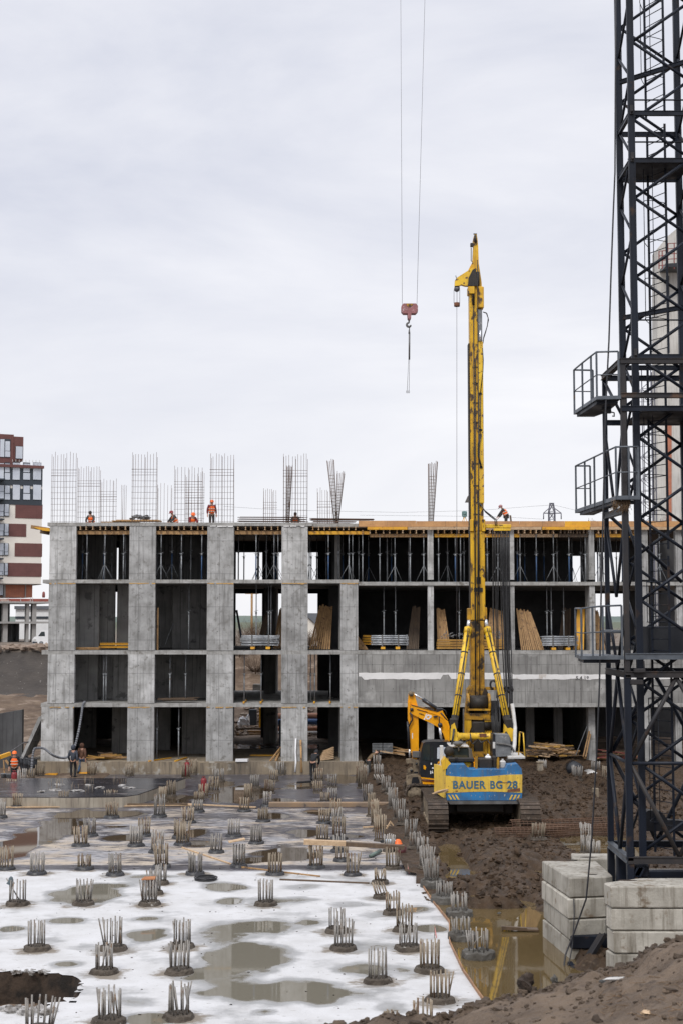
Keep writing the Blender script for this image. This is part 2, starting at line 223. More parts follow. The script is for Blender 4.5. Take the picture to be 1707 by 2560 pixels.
# ---------------------------------------------------------------- mesh builder
class MB:
    def __init__(s): s.v = []; s.f = []; s.sm = []; s.ad = []
    def add(s, vs, fs, smooth=False):
        o = len(s.v); s.ad.append((o, len(s.f))); s.v.extend(tuple(p) for p in vs)
        for f in fs: s.f.append(tuple(i + o for i in f)); s.sm.append(smooth)
        return s
    def box(s, x0, x1, y0, y1, z0, z1, j=0.0):
        if x0 > x1: x0, x1 = x1, x0
        if y0 > y1: y0, y1 = y1, y0
        if z0 > z1: z0, z1 = z1, z0
        vs = [(x, y, z) for z in (z0, z1) for (x, y) in ((x0, y0), (x1, y0), (x1, y1), (x0, y1))]
        if j: vs = [tuple(c + random.uniform(-j, j) for c in p) for p in vs]
        return s.add(vs, [(3, 2, 1, 0), (4, 5, 6, 7), (0, 1, 5, 4), (1, 2, 6, 5), (2, 3, 7, 6), (3, 0, 4, 7)])
    def bbox(s, x0, x1, y0, y1, z0, z1, b=0.02):
        """box with chamfered edges: octagonal prism in plan with inset top and bottom"""
        def ring(z, i):
            a0, a1, c0, c1 = x0 + i, x1 - i, y0 + i, y1 - i
            return [(a0 + b, c0, z), (a1 - b, c0, z), (a1, c0 + b, z), (a1, c1 - b, z), (a1 - b, c1, z), (a0 + b, c1, z), (a0, c1 - b, z), (a0, c0 + b, z)]
        vs = ring(z0, b) + ring(z0 + b, 0) + ring(z1 - b, 0) + ring(z1, b)
        fs = [tuple(range(7, -1, -1)), tuple(range(24, 32))]
        for k in range(3):
            for i in range(8): fs.append((k * 8 + i, k * 8 + (i + 1) % 8, k * 8 + 8 + (i + 1) % 8, k * 8 + 8 + i))
        return s.add(vs, fs)
    def bar(s, a, b, w, h=None, up=(0, 0, 1), roll=0.0):
        """square bar between two points; w across, h along 'up'"""
        a = Vector(a); b = Vector(b); h = w if h is None else h; d = (b - a)
        if d.length < 1e-6: return s
        d.normalize(); u = Vector(up)
        if abs(d.dot(u)) > 0.97: u = Vector((0, 1, 0))
        r = d.cross(u).normalized(); u = r.cross(d).normalized(); r *= w / 2; u *= h / 2
        vs = [a - r - u, a + r - u, a + r + u, a - r + u, b - r - u, b + r - u, b + r + u, b - r + u]
        return s.add(vs, [(0, 1, 2, 3), (7, 6, 5, 4), (1, 0, 4, 5), (2, 1, 5, 6), (3, 2, 6, 7), (0, 3, 7, 4)])
    def tube(s, pts, r, n=8, cap=True, smooth=True):
        pts = [Vector(p) for p in pts]; rs = r if isinstance(r, (list, tuple)) else [r] * len(pts)
        vs = []; fs = []; pr = None
        for i, p in enumerate(pts):
            d = (pts[min(i + 1, len(pts) - 1)] - pts[max(i - 1, 0)]).normalized()
            if pr is None:
                u = Vector((0, 0, 1)) if abs(d.z) < 0.9 else Vector((1, 0, 0)); pr = d.cross(u).normalized()
            else:
                pr = (pr - d * pr.dot(d)).normalized()
            q = d.cross(pr)
            for k in range(n):
                a = 2 * PI * k / n; vs.append(p + (pr * math.cos(a) + q * math.sin(a)) * rs[i])
        for i in range(len(pts) - 1):
            for k in range(n): fs.append((i * n + k, i * n + (k + 1) % n, (i + 1) * n + (k + 1) % n, (i + 1) * n + k))
        if cap: fs.append(tuple(range(n - 1, -1, -1))); fs.append(tuple((len(pts) - 1) * n + k for k in range(n)))
        return s.add(vs, fs, smooth)
    def lathe(s, prof, c=(0, 0, 0), n=16, axis='z', smooth=True):
        vs = []; fs = []; c = Vector(c)
        for (r, h) in prof:
            for k in range(n):
                a = 2 * PI * k / n; p = (r * math.cos(a), r * math.sin(a), h)
                if axis == 'x': p = (p[2], p[0], p[1])
                if axis == 'y': p = (p[0], p[2], p[1])
                vs.append(c + Vector(p))
        m = len(prof)
        for i in range(m - 1):
            for k in range(n): fs.append((i * n + k, i * n + (k + 1) % n, (i + 1) * n + (k + 1) % n, (i + 1) * n + k))
        fs.append(tuple(range(n - 1, -1, -1))); fs.append(tuple((m - 1) * n + k for k in range(n)))
        return s.add(vs, fs, smooth)
    def prism(s, poly, y0, y1):
        """poly of (x, z) extruded from y0 to y1"""
        n = len(poly); ar = sum(poly[i][0] * poly[(i + 1) % n][1] - poly[(i + 1) % n][0] * poly[i][1] for i in range(n))
        if ar < 0: poly = poly[::-1]
        vs = [(x, y0, z) for x, z in poly] + [(x, y1, z) for x, z in poly]
        fs = [tuple(range(n)), tuple(range(2 * n - 1, n - 1, -1))] + [(i + n, (i + 1) % n + n, (i + 1) % n, i) for i in range(n)]
        return s.add(vs, fs)
    def prism_z(s, poly, z0, z1):
        n = len(poly); ar = sum(poly[i][0] * poly[(i + 1) % n][1] - poly[(i + 1) % n][0] * poly[i][1] for i in range(n))
        if ar < 0: poly = poly[::-1]
        vs = [(x, y, z0) for x, y in poly] + [(x, y, z1) for x, y in poly]
        fs = [tuple(range(n - 1, -1, -1)), tuple(range(n, 2 * n))] + [(i, (i + 1) % n, (i + 1) % n + n, i + n) for i in range(n)]
        return s.add(vs, fs)
    def blob(s, c, rx, ry, rz, j=0.2, n=8, m=5, seed=0, flat=True):
        vs = []; fs = []
        for i in range(m + 1):
            t = PI * i / m
            for k in range(n):
                a = 2 * PI * k / n; d = Vector((math.sin(t) * math.cos(a), math.sin(t) * math.sin(a), math.cos(t)))
                q = 1 + j * mnoise.noise(d * 1.7 + Vector((seed * 3.1, seed, 0)))* 1.6
                vs.append((c[0] + d.x * rx * q, c[1] + d.y * ry * q, c[2] + d.z * rz * q))
        for i in range(m):
            for k in range(n): fs.append((i * n + k, (i + 1) * n + k, (i + 1) * n + (k + 1) % n, i * n + (k + 1) % n))
        return s.add(vs, fs, not flat)
    def build_each(s, name, m, parent=None):
        """one object per added piece"""
        e = s.ad + [(len(s.v), len(s.f))]; out = []
        for (v0, f0), (v1, f1) in zip(e, e[1:]):
            b = MB(); b.add(s.v[v0:v1], [tuple(i - v0 for i in f) for f in s.f[f0:f1]], s.sm[f0]); out.append(b.build(name, m, parent))
        return out
    def build(s, name, m, parent=None, local=False, mesh_only=False):
        off = Vector((0, 0, 0)); origin = None
        if parent is not None and not local:
            off = Vector(parent.location)
            if parent.parent is not None: off = off + Vector(parent.parent.location)
        elif parent is None and not local and not mesh_only:
            n = len(s.v); xs = [p[0] for p in s.v]; ys = [p[1] for p in s.v]
            origin = Vector(((min(xs) + max(xs)) / 2, (min(ys) + max(ys)) / 2, min(p[2] for p in s.v))); off = origin
        me = bpy.data.meshes.new(name)
        me.from_pydata([(p[0] - off.x, p[1] - off.y, p[2] - off.z) for p in s.v], [], s.f)
        me.polygons.foreach_set('use_smooth', s.sm); me.materials.append(M[m] if isinstance(m, str) else m); me.update()
        if mesh_only: return me
        o = bpy.data.objects.new(name, me); COL.objects.link(o)
        if origin is not None: o.location = origin
        if parent is not None: o.parent = parent
        return o
def tag(o, label=None, cat=None, group=None, kind=None):
    if label: o['label'] = label
    if cat: o['category'] = cat
    if group: o['group'] = group
    if kind: o['kind'] = kind
    return o
def thing(name, label, cat, loc=(0, 0, 0), rz=0.0, group=None):
    o = bpy.data.objects.new(name, None); COL.objects.link(o); o.location = loc; o.rotation_euler = (0, 0, rz); o.empty_display_size = 0.3
    return tag(o, label, cat, group)
def inst(name, me, parent=None, loc=(0, 0, 0), rot=(0, 0, 0), scale=(1, 1, 1)):
    o = bpy.data.objects.new(name, me); COL.objects.link(o); o.location = loc; o.rotation_euler = rot; o.scale = scale
    if parent is not None: o.parent = parent
    return o
def dup(root, loc, rz=0.0, label=None, group=None):
    r = root.copy(); COL.objects.link(r); r.location = loc; r.rotation_euler = (0, 0, rz)
    if label: r['label'] = label
    if group: r['group'] = group
    for ch in list(root.children):
        c = ch.copy(); COL.objects.link(c); c.parent = r
        for g in list(ch.children):
            d = g.copy(); COL.objects.link(d); d.parent = c
    return r
ORD = ['first', 'second', 'third', 'fourth', 'fifth', 'sixth', 'seventh', 'eighth', 'ninth', 'tenth', 'eleventh', 'twelfth', 'thirteenth', 'fourteenth', 'fifteenth', 'sixteenth', 'seventeenth', 'eighteenth', 'nineteenth', 'twentieth']
def ordl(i, n, side='left'):
    if n == 1: return 'only'
    if i == 0: return 'leftmost'
    if i == n - 1: return 'rightmost'
    return ORD[i] + ' from left'
def text_mesh(txt, size, depth=0.004, bold=0.0):
    cu = bpy.data.curves.new('lettering', 'FONT'); cu.body = txt; cu.size = size; cu.extrude = depth; cu.offset = bold; cu.space_character = 1.1
    o = bpy.data.objects.new('lettering', cu); COL.objects.link(o)
    dg = bpy.context.evaluated_depsgraph_get(); me = bpy.data.meshes.new_from_object(o.evaluated_get(dg)); bpy.data.objects.remove(o)
    return me
# ================================================================ SETTING
def interp(tab, y):
    if y <= tab[0][0]: return tab[0][1]
    for (a, xa), (b, xb) in zip(tab, tab[1:]):
        if y <= b: return xa + (xb - xa) * (y - a) / (b - a)
    return tab[-1][1]
EDGE_PX = [(1275, 2640), (1240, 2560), (1203, 2500), (1154, 2428), (1121, 2357), (1121, 2308), (1078, 2254), (1050, 2210), (1051, 2183), (1035, 2150), (1012, 2115), (988, 2075), (968, 2040), (948, 2000), (926, 1965), (915, 1935)]
EDGE = [(g.y, g.x) for g in (G(*p) for p in EDGE_PX)]
def edge(y): return interp(EDGE, y)
def ell(lst):
    out = []
    for (cx, cy, hw, hh, s) in lst:
        c = G(cx, cy); rx = hw * c.y / FPX; ry = (G(cx, cy - hh).y - G(cx, cy + hh).y) / 2
        out.append((c.x, c.y, rx, max(ry, 0.05), s))
    return out
PUD = ell([(222,2234,100,26,1),(165,2302,48,9,.7),(30,2322,38,9,1),(172,2411,50,11,.7),(371,2337,55,19,.8),(562,2216,58,13,1),(578,2252,38,9,1),(364,2297,34,6,.5),
  (612,2321,120,24,.75),(560,2345,60,26,.5),(630,2390,105,34,1.2),(700,2480,190,33,1.4),(560,2440,90,40,.55),(750,2219,52,9,.42),(775,2305,34,11,.42),(1080,2321,44,11,.9),(1035,2274,52,9,.7),
  (905,2424,80,18,.6),(1005,2425,40,12,.45),(975,2520,40,14,.4),(385,2547,66,16,1),(340,2505,66,14,.45),(660,2530,30,8,.4),(870,2358,30,8,.4),(910,2368,110,14,.42),(860,2262,50,8,.35),(120,2350,50,8,.3),(700,2250,120,8,.4),
  (150,2066,62,46,1.5),(255,2036,115,10,1.3),(40,2118,62,30,1.3),(90,2085,60,20,.9),(310,2096,50,10,.9),(290,2067,30,3,.8),(718,2133,75,24,1.3),(764,2082,42,12,1),(494,2083,34,11,.8),(502,2110,50,9,.8),
  (600,1985,75,26,1.4),(688,2041,36,9,.9),(885,2092,34,9,.7),(800,2030,50,8,.7),(860,1948,45,14,1.2),(560,1962,40,10,.8),(640,2150,60,10,.7),(430,2000,70,14,.7),(330,1960,110,12,.7),(760,1965,60,10,.7),(700,2000,60,8,.6),(380,2190,60,6,.4)])
def wetness(x, y, P=PUD):
    w = 0.0; nx = 0.40 * fbm(x * .8, y * .8, 3.1, 2); ny = 0.22 * fbm(x * 1.9, y * 1.1, 9.7, 1)
    for (cx, cy, rx, ry, s) in P:
        dx = (x - cx) / rx; dy = (y - cy) / ry
        if abs(dx) > 1.8 or abs(dy) > 1.8: continue
        r = math.sqrt(dx * dx + dy * dy) + nx + ny * 0.6
        w = max(w, min(s, (1.22 - r) * 1.3 * min(s, 1)))
    return max(0.0, min(1.0, w))
PILES = {
 'w': [(39,41,2199,2267),(205,38,2197,2266),(371,37,2197,2267),(86,43,2300,2381),(279,46,2295,2381),(257,44,2356,2440),(453,43,2299,2375),(446,48,2354,2440),(91,66,2494,2592),(269,57,2470,2566),(444,53,2459,2555),(400,27,2160,2214),(384,29,2173,2240),
       (663,37,2199,2267),(843,42,2271,2336),(859,45,2298,2380),(944,47,2370,2463)],
 'r': [(951,29,2170,2213),(955,31,2205,2250),(982,35,2228,2290),(1011,39,2261,2332),(1021,46,2308,2380),(1075,48,2350,2436),(1101,50,2429,2512),(1058,48,2497,2582),(973,26,2524,2606)],
 'e': [(1038,28,2079,2122),(1056,28,2091,2137),(1065,31,2113,2172),(1079,34,2141,2220),(1111,40,2203,2262),(1148,40,2232,2298),(1155,42,2292,2358),(1197,50,2323,2404),
       (942,18,1886,1921),(946,22,1909,1946),(951,18,1930,1957),(965,21,1939,1975),(976,24,1955,1986),(982,22,1968,2022),(999,27,1997,2050),(1008,27,2023,2062),(1026,28,2046,2099)],
 'd': [(899,18,1903,1957),(905,22,1916,1972),(912,16,1912,1950),(920,22,1958,2007),(928,19,1981,2043),(937,19,1997,2063),(944,20,2022,2080),(950,26,2035,2104),(972,25,2084,2131),(981,32,2114,2174)],
 'm': [(657,26,2018,2056),(610,25,1992,2030),(584,30,2045,2093),(640,28,2062,2111),(597,30,2110,2169),(687,34,2131,2189),(790,33,2112,2172),(854,31,2112,2155),(881,31,2131,2191),(847,31,2041,2100),(847,28,2085,2131),(806,29,2062,2106),(811,28,2020,2060),(839,27,1995,2041),(843,26,2018,2064),
       (812,23,1980,2008),(831,24,1969,2004),(795,22,1951,1984),(796,22,1919,1952),(802,22,1902,1935),(830,23,1934,1970),(672,23,1948,1985),(668,23,1978,2017),(684,22,1923,1954),(700,20,1904,1939),(636,22,1936,1971),(620,20,1957,1999),(617,21,1904,1932),
       (200,33,2064,2117),(223,30,2044,2092),(278,29,2003,2046),(276,23,1974,2008),(398,27,1984,2044),(427,23,1951,1992),(406,20,1965,2004),(471,27,2016,2059),(493,27,1999,2032),(497,25,1978,2005),(508,24,1959,1996),(534,25,1940,1981),(547,25,1921,1954),(464,21,1911,1947),(480,23,1896,1938),(323,19,1907,1941),(344,22,1900,1934),(228,21,1904,1941),(119,19,1900,1935),(98,22,1911,1943),(74,22,1921,1954),(52,21,1921,1966),(28,22,1946,1978),(40,21,1982,2020),(2,20,1995,2046),
       (339,31,2062,2117),(359,29,2043,2092),(392,31,2075,2134),(403,33,2108,2171),(448,27,2046,2097),(456,33,2052,2114),(540,29,2084,2134),(487,34,2132,2189),(286,32,2133,2191),(209,33,2135,2176),(90,35,2131,2188),(14,32,2114,2176),(156,22,1976,2018)],
 'h': [(1356,20,1899,1927),(1443,21,1914,1952),(1490,21,1902,1928),(1346,30,2056,2100),(1466,27,2056,2118),(1467,29,2087,2137),(1486,32,2100,2142),(1516,18,1914,1956)],
}
PXY = []
for zn_ in 'wrmd':
    for (px, w_, pt, pb) in PILES[zn_]: g_ = G(px, pb); PXY.append((g_.x, g_.y + .25, w_ * g_.y / FPX / 2))
def dirt_at(x, y):
    d = 0.0
    for (a, b, r) in PXY:
        if abs(y - b) < 1.6 and abs(x - a) < 1.6:
            q = math.hypot(x - a, y - b) / (r * 2.6 + .1) + .35 * mnoise.noise(Vector((x * 2.1, y * 2.1, 4)))
            d = max(d, 1.25 - q)
    return max(0.0, min(1.0, d))
def grid_mesh(name, nx, ny, fn, m, skip=None, attrs=None, smooth=True):
    """fn(i, j) -> (x, y, z); attrs: name -> fn(x, y)"""
    vs = [fn(i, j) for j in range(ny) for i in range(nx)]
    fs = []
    for j in range(ny - 1):
        for i in range(nx - 1):
            a = j * nx + i
            q = (a, a + 1, a + nx + 1, a + nx)
            if skip:
                c = [sum(vs[k][t] for k in q) / 4 for t in (0, 1)]
                if skip(*c): continue
            fs.append(q)
    me = bpy.data.meshes.new(name); me.from_pydata(vs, [], fs)
    if attrs:
        for an, af in attrs.items():
            at = me.attributes.new(an, 'FLOAT', 'POINT'); at.data.foreach_set('value', [af(p[0], p[1]) for p in vs])
    me.polygons.foreach_set('use_smooth', [smooth] * len(fs)); me.materials.append(m); me.update()
    o = bpy.data.objects.new(name, me); COL.objects.link(o)
    return tag(o, kind='structure')
def nodes_of(name):
    m = bpy.data.materials.new(name); m.use_nodes = True
    return m, m.node_tree.nodes, m.node_tree.links.new, m.node_tree.nodes['Principled BSDF']
def nnoise(N, K, scale, st=(1, 1, 1), lo=None, hi=None, det=7, ro=0.6):
    t = N.new('ShaderNodeTexCoord'); mpn = N.new('ShaderNodeMapping'); mpn.inputs['Scale'].default_value = st; K(t.outputs['Object'], mpn.inputs['Vector'])
    n = N.new('ShaderNodeTexNoise'); n.inputs['Scale'].default_value = scale; n.inputs['Detail'].default_value = det; n.inputs['Roughness'].default_value = ro
    K(mpn.outputs['Vector'], n.inputs['Vector'])
    if lo is None: return n.outputs['Fac']
    r = N.new('ShaderNodeMapRange'); r.inputs['From Min'].default_value = lo; r.inputs['From Max'].default_value = hi; K(n.outputs['Fac'], r.inputs['Value'])
    return r.outputs['Result']
def nmix(N, K, f, a, b):
    n = N.new('ShaderNodeMixRGB')
    for s, q in ((f, 0), (a, 1), (b, 2)):
        if hasattr(s, 'links'): K(s, n.inputs[q])
        elif q == 0: n.inputs[0].default_value = s
        else: n.inputs[q].default_value = (*s, 1)
    return n.outputs['Color']
def nmath(N, K, op, a, b, cl=False):
    n = N.new('ShaderNodeMath'); n.operation = op; n.use_clamp = cl
    for i, s in enumerate((a, b)):
        if hasattr(s, 'links'): K(s, n.inputs[i])
        else: n.inputs[i].default_value = s
    return n.outputs[0]
def nrange(N, K, v, a, b, c=0.0, d=1.0):
    r = N.new('ShaderNodeMapRange'); r.inputs['From Min'].default_value = a; r.inputs['From Max'].default_value = b; r.inputs['To Min'].default_value = c; r.inputs['To Max'].default_value = d
    K(v, r.inputs['Value']); return r.outputs['Result']
def nattr(N, nm):
    a = N.new('ShaderNodeAttribute'); a.attribute_name = nm; return a.outputs['Fac']

# --- the foundation slab: lean white concrete in front, wet bitumen membrane with dried silt behind
m, N, K, B = nodes_of('foundation_slab_surface')
wet = nattr(N, 'wet'); zone = nattr(N, 'zone'); silt = nattr(N, 'silt')
wetn = nmath(N, K, 'ADD', wet, nmath(N, K, 'MULTIPLY', nmath(N, K, 'SUBTRACT', nnoise(N, K, 2.5, det=8), 0.5), 0.34))
wetn = nmath(N, K, 'ADD', wetn, nrange(N, K, nnoise(N, K, 0.42, st=(0.8, 1.2, 1), det=7), 0.47, 0.66, 0, 0.30))
damp = nrange(N, K, wetn, 0.08, 0.30); water = nrange(N, K, wetn, 0.40, 0.56)
dry = nmix(N, K, nnoise(N, K, 1.1, lo=0.35, hi=0.7), (0.575, 0.575, 0.58), (0.475, 0.47, 0.465))
dry = nmix(N, K, nnoise(N, K, 26, lo=0.62, hi=0.72), dry, (0.34, 0.33, 0.315))
dry = nmix(N, K, nnoise(N, K, 3.5, st=(0.5, 1.6, 1), lo=0.63, hi=0.69), dry, (0.36, 0.345, 0.32))
dry = nmix(N, K, nnoise(N, K, 7, st=(0.5, 1.5, 1), lo=0.655, hi=0.68), dry, (0.16, 0.145, 0.125))
dn = nmath(N, K, 'ADD', nattr(N, 'dirt'), nmath(N, K, 'MULTIPLY', nmath(N, K, 'SUBTRACT', nnoise(N, K, 4.5, st=(0.7, 1.3, 1), det=9, ro=0.68), 0.5), 1.7))
dirtm = nrange(N, K, dn, 0.30, 0.62)
dry = nmix(N, K, dirtm, dry, (0.21, 0.18, 0.145))
dampc = nmix(N, K, nnoise(N, K, 2.2, lo=0.3, hi=0.7), (0.36, 0.36, 0.36), (0.26, 0.26, 0.255))
front = nmix(N, K, damp, dry, dampc); front = nmix(N, K, water, front, (0.185, 0.17, 0.135))
mem = nmix(N, K, nnoise(N, K, 1.3, st=(0.45, 1.3, 1), lo=0.3, hi=0.7), (0.022, 0.021, 0.027), (0.105, 0.10, 0.118))
sn = nmath(N, K, 'ADD', silt, nmath(N, K, 'MULTIPLY', nmath(N, K, 'SUBTRACT', nnoise(N, K, 3.6, st=(0.42, 1.7, 1), det=9, ro=0.62), 0.5), 2.6))
sn = nmath(N, K, 'ADD', sn, nmath(N, K, 'MULTIPLY', nmath(N, K, 'SUBTRACT', nnoise(N, K, 0.5, st=(0.6, 1.2, 1), det=4), 0.5), 2.2))
siltm = nrange(N, K, sn, 0.36, 0.78)
mem = nmix(N, K, siltm, mem, nmix(N, K, nnoise(N, K, 0.7, st=(0.7, 1.3, 1), lo=0.42, hi=0.58), (0.43, 0.36, 0.28), (0.30, 0.295, 0.305)))
mem = nmix(N, K, nnoise(N, K, 5, st=(0.45, 1.5, 1), det=9, ro=0.7, lo=0.54, hi=0.64), mem, (0.030, 0.028, 0.034))
mem = nmix(N, K, nnoise(N, K, 6.5, st=(0.35, 1.8, 1), det=8, ro=0.7, lo=0.57, hi=0.66), mem, (0.42, 0.405, 0.41))
mem = nmix(N, K, water, mem, (0.075, 0.055, 0.036))
K(nmix(N, K, zone, front, mem), B.inputs['Base Color'])
rd = nrange(N, K, damp, 0, 1, 0.85, 0.5); rm = nrange(N, K, siltm, 0, 1, 0.28, 0.75)
rr = N.new('ShaderNodeMix'); K(zone, rr.inputs['Factor']); K(rd, rr.inputs['A']); K(rm, rr.inputs['B'])
r2 = N.new('ShaderNodeMix'); K(water, r2.inputs['Factor']); K(rr.outputs['Result'], r2.inputs['A']); r2.inputs['B'].default_value = 0.025
K(r2.outputs['Result'], B.inputs['Roughness'])
bp = N.new('ShaderNodeBump'); bp.inputs['Distance'].default_value = 0.02; K(nnoise(N, K, 9, det=9), bp.inputs['Height'])
K(nrange(N, K, water, 0, 1, 0.5, 0.0), bp.inputs['Strength']); K(bp.outputs['Normal'], B.inputs['Normal'])
SLAB_M = m
Y0, Y1 = 28.5, 82.4
HX, HY = G(40, 2478).x, G(40, 2478).y
def in_hole(x, y):
    dx = (x - (HX - 0.9)) / 2.35; dy = (y - HY - 0.1) / 1.75
    return (abs(dx) ** 3 + abs(dy) ** 3) ** (1 / 3) + 0.15 * fbm(x * 1.9, y * 1.9, 5) < 1.0
HCX, HCY = HX - 0.9, HY + 0.1
def hole_r(c, s_):
    lo_, hi_ = 0.2, 4.0
    for _ in range(18):
        md = (lo_ + hi_) / 2
        if in_hole(HCX + c * md, HCY + s_ * md): lo_ = md
        else: hi_ = md
    return hi_
YB = G(600, 2179).y
def slab_pt(i, j):
    y = Y0 + (Y1 - Y0) * j / 340; e = edge(y); x = e - (e + 26) * (1 - i / 170)
    dx, dy = x - HCX, y - HCY; r = math.hypot(dx, dy)
    if r < 3.4 and r > .2:
        b = hole_r(dx / r, dy / r)
        if abs(r - b) < .14: x, y = HCX + dx / r * b, HCY + dy / r * b
    return (x, y, 0.0)
grid_mesh('foundation_slab', 171, 341, slab_pt, SLAB_M, skip=in_hole, attrs={
    'dirt': dirt_at,
    'wet': lambda x, y: wetness(x, y),
    'zone': lambda x, y: min(1, max(0, (y - YB - 0.22 * fbm(x, y, 2)) * 2.4)),
    'silt': lambda x, y: (-.5 if y < YB + 1.25 else (0.78 if y < 57.5 else (0.52 if y < 67 else 0.10))) - (0.5 if x > 1.2 and y > 70 else 0) - 1.2 * wetness(x, y)})
# slab edge: the thickness and soil below it
mb = MB(); ys = [Y0 + 0.4 * k for k in range(136)]
for a, b in zip(ys, ys[1:]):
    mb.add([(edge(a), a, 0), (edge(b), b, 0), (edge(b), b, -0.5), (edge(a), a, -0.5)], [(3, 2, 1, 0)])
tag(mb.build('slab_edge', 'slabc', local=True, parent=None), kind='structure')
# the hole in the slab: soil walls going down
M['soil'] = mat('dark_pit_soil', (0.050, 0.033, 0.022), (0.010, 0.007, 0.005), 1.8, 0.95, lo=0.4, hi=0.6, bump=2.0, bscale=9)
mb = MB(); n = 72; rings = []
for k in range(n):
    a = 2 * PI * k / n; c, s_ = math.cos(a), math.sin(a)
    lo_, hi_ = 0.2, 4.0
    for _ in range(24):
        md = (lo_ + hi_) / 2
        if in_hole(HX - 0.9 + c * md, HY + 0.1 + s_ * md): lo_ = md
        else: hi_ = md
    rings.append((c, s_, hi_))
vs = []; fs = []
for (dz, dr) in ((-0.004, 0.03), (-0.05, 0.01), (-0.22, -0.06), (-0.6, -0.12), (-1.0, -0.22), (-1.35, -0.42), (-1.42, -1.3)):
    for k, (c, s_, r) in enumerate(rings):
        q = max(0.05, r + dr + 0.09 * fbm(k * .4, dz * 5, 4) * (dz < -0.1)); vs.append((HX - 0.9 + c * q, HY + 0.1 + s_ * q, dz + 0.05 * fbm(k * .3, dz * 4, 1) * (dz < -.1)))
for i in range(6):
    for k in range(n): fs.append((i * n + k, (i + 1) * n + k, (i + 1) * n + (k + 1) % n, i * n + (k + 1) % n))
fs.append(tuple(range(6 * n, 7 * n)))
mb.add(vs, fs, True); tag(mb.build('pit', 'soil', local=True), kind='structure')
mb = MB()
for k in range(16):
    p = G(10 + k * 8 + random.uniform(-6, 6), 2533 + random.uniform(-9, 6)); mb.blob((p.x, p.y, 0.03), .12, .12, .08, .5, seed=k)
for k in range(9):
    p = G(random.uniform(0, 150), 2427 + random.uniform(-3, 5)); mb.blob((p.x, p.y, -.02), .08, .08, .05, .5, seed=k + 40)
M['chunk'] = mat('broken_slab_crumbs', (0.45, 0.44, 0.43), (0.10, 0.085, 0.07), 4, 0.9, bump=1.0)
tag(mb.build('rubble', 'chunk'), 'crumbled grey concrete rubble along the rim of the dark pit', 'rubble', kind='stuff')

mb = MB(); rr = random.Random(17)
for k in range(420):
    y = rr.uniform(29, 49) if k % 3 else rr.uniform(49, 60); x = edge(y) - rr.uniform(.1, 14)
    if in_hole(x, y): continue
    if k % 2: a_, b_, r_ = rr.choice(PXY); x = a_ + rr.gauss(0, r_ * 2.2); y = b_ + rr.gauss(0, r_ * 2.0) - .1
    if x > edge(y) - .05: continue
    r = rr.uniform(.006, .022); mb.blob((x, y, r * .2), r * rr.uniform(.8, 2), r, r * .7, .6, 6, 4, seed=k)
tag(mb.build('slab_crumbs', 'soil', local=True), 'small dark crumbs of soil and concrete scattered over the slab', 'debris', kind='stuff')
# --- mud to the right of the slab, with water standing in its hollows
PONDS = ell([(1215,2420,170,170,1.5),(1250,2300,165,62,1.3),(1330,2390,110,120,1.4),(1140,2150,38,48,1),(1170,2190,62,24,1),(1320,2186,52,15,1),(1440,2140,90,20,1),(1330,2128,60,10,1),(1335,2222,60,12,1),(1500,2120,120,40,1.2),(1495,1990,30,40,.8),(1400,1960,40,10,.6),(1200,2085,80,10,.5)])
RIDGE = ell([(1225,2266,90,5,1),(1240,2210,130,20,1),(1230,2150,90,45,1),(1105,2235,22,10,.8),(1250,2112,60,14,.8),(1380,2130,60,30,.8)])
def mud_h(x, y):
    w = 0.0
    nx = 0.3 * fbm(x * .8, y * .8, 1.3, 3)
    for (cx, cy, rx, ry, s) in PONDS:
        r = math.hypot((x - cx) / rx, (y - cy) / ry) + nx
        w = max(w, min(1, (1.15 - r) * 2.2) * s)
    rg = 0.0
    for (cx, cy, rx, ry, s) in RIDGE:
        r = math.hypot((x - cx) / rx, (y - cy) / ry) + nx
        rg = max(rg, min(1, (1.2 - r) * 2) * s)
    base = 0.15 + 0.16 * fbm(x * .35, y * .35, 6, 3) + max(0, (y - 55)) * 0.014
    base = base - 0.42 * max(0, w) * (1 - .75 * max(0, min(1, rg))) + 0.20 * max(0, rg)
    cl = max(0, mnoise.noise(Vector((x * 3.2, y * 3.2, 2)))) * 0.24 + max(0, mnoise.noise(Vector((x * 1.1 + y * .5, y * .4, 12)))) * 0.16 + max(0, mnoise.noise(Vector((x * 8.7, y * 8.7, 7)))) * 0.09 + fbm(x * 1.4, y * 1.4, 3, 3) * 0.09
    z = base + cl * (1.0 if w < 0.3 else 0.25)
    t = x - edge(y)
    if t < 0.9: z = z * 0.5 - 0.12 + max(0, t) * 0.1 if y < 48 else z * (0.35 + 0.65 * max(0, t) / 0.9) + 0.03
    return z
m, N, K, B = nodes_of('wet_mud')
c = nmix(N, K, nnoise(N, K, 2.2, lo=0.3, hi=0.7), (0.074, 0.045, 0.025), (0.028, 0.018, 0.0105))
c = nmix(N, K, nnoise(N, K, 9, lo=0.55, hi=0.7), c, (0.092, 0.066, 0.043))
K(c, B.inputs['Base Color']); B.inputs['Specular IOR Level'].default_value = 0.3
K(nrange(N, K, nnoise(N, K, 3), 0.35, 0.65, 0.5, 0.9), B.inputs['Roughness'])
bp = N.new('ShaderNodeBump'); bp.inputs['Strength'].default_value = 0.9; bp.inputs['Distance'].default_value = 0.05; K(nnoise(N, K, 14, det=9), bp.inputs['Height']); K(bp.outputs['Normal'], B.inputs['Normal'])
MUD_M = m
def mud_pt(i, j):
    y = 29.5 + 0.14 * j; e = edge(y) - (0.15 if y < 49.5 else 0.55); x = e + (24.5 - e) * (i / 190) ** 1.12
    return (x, y, mud_h(x, y))
grid_mesh('mud_ground', 191, 400, mud_pt, MUD_M)
mb = MB(); rr = random.Random(21)
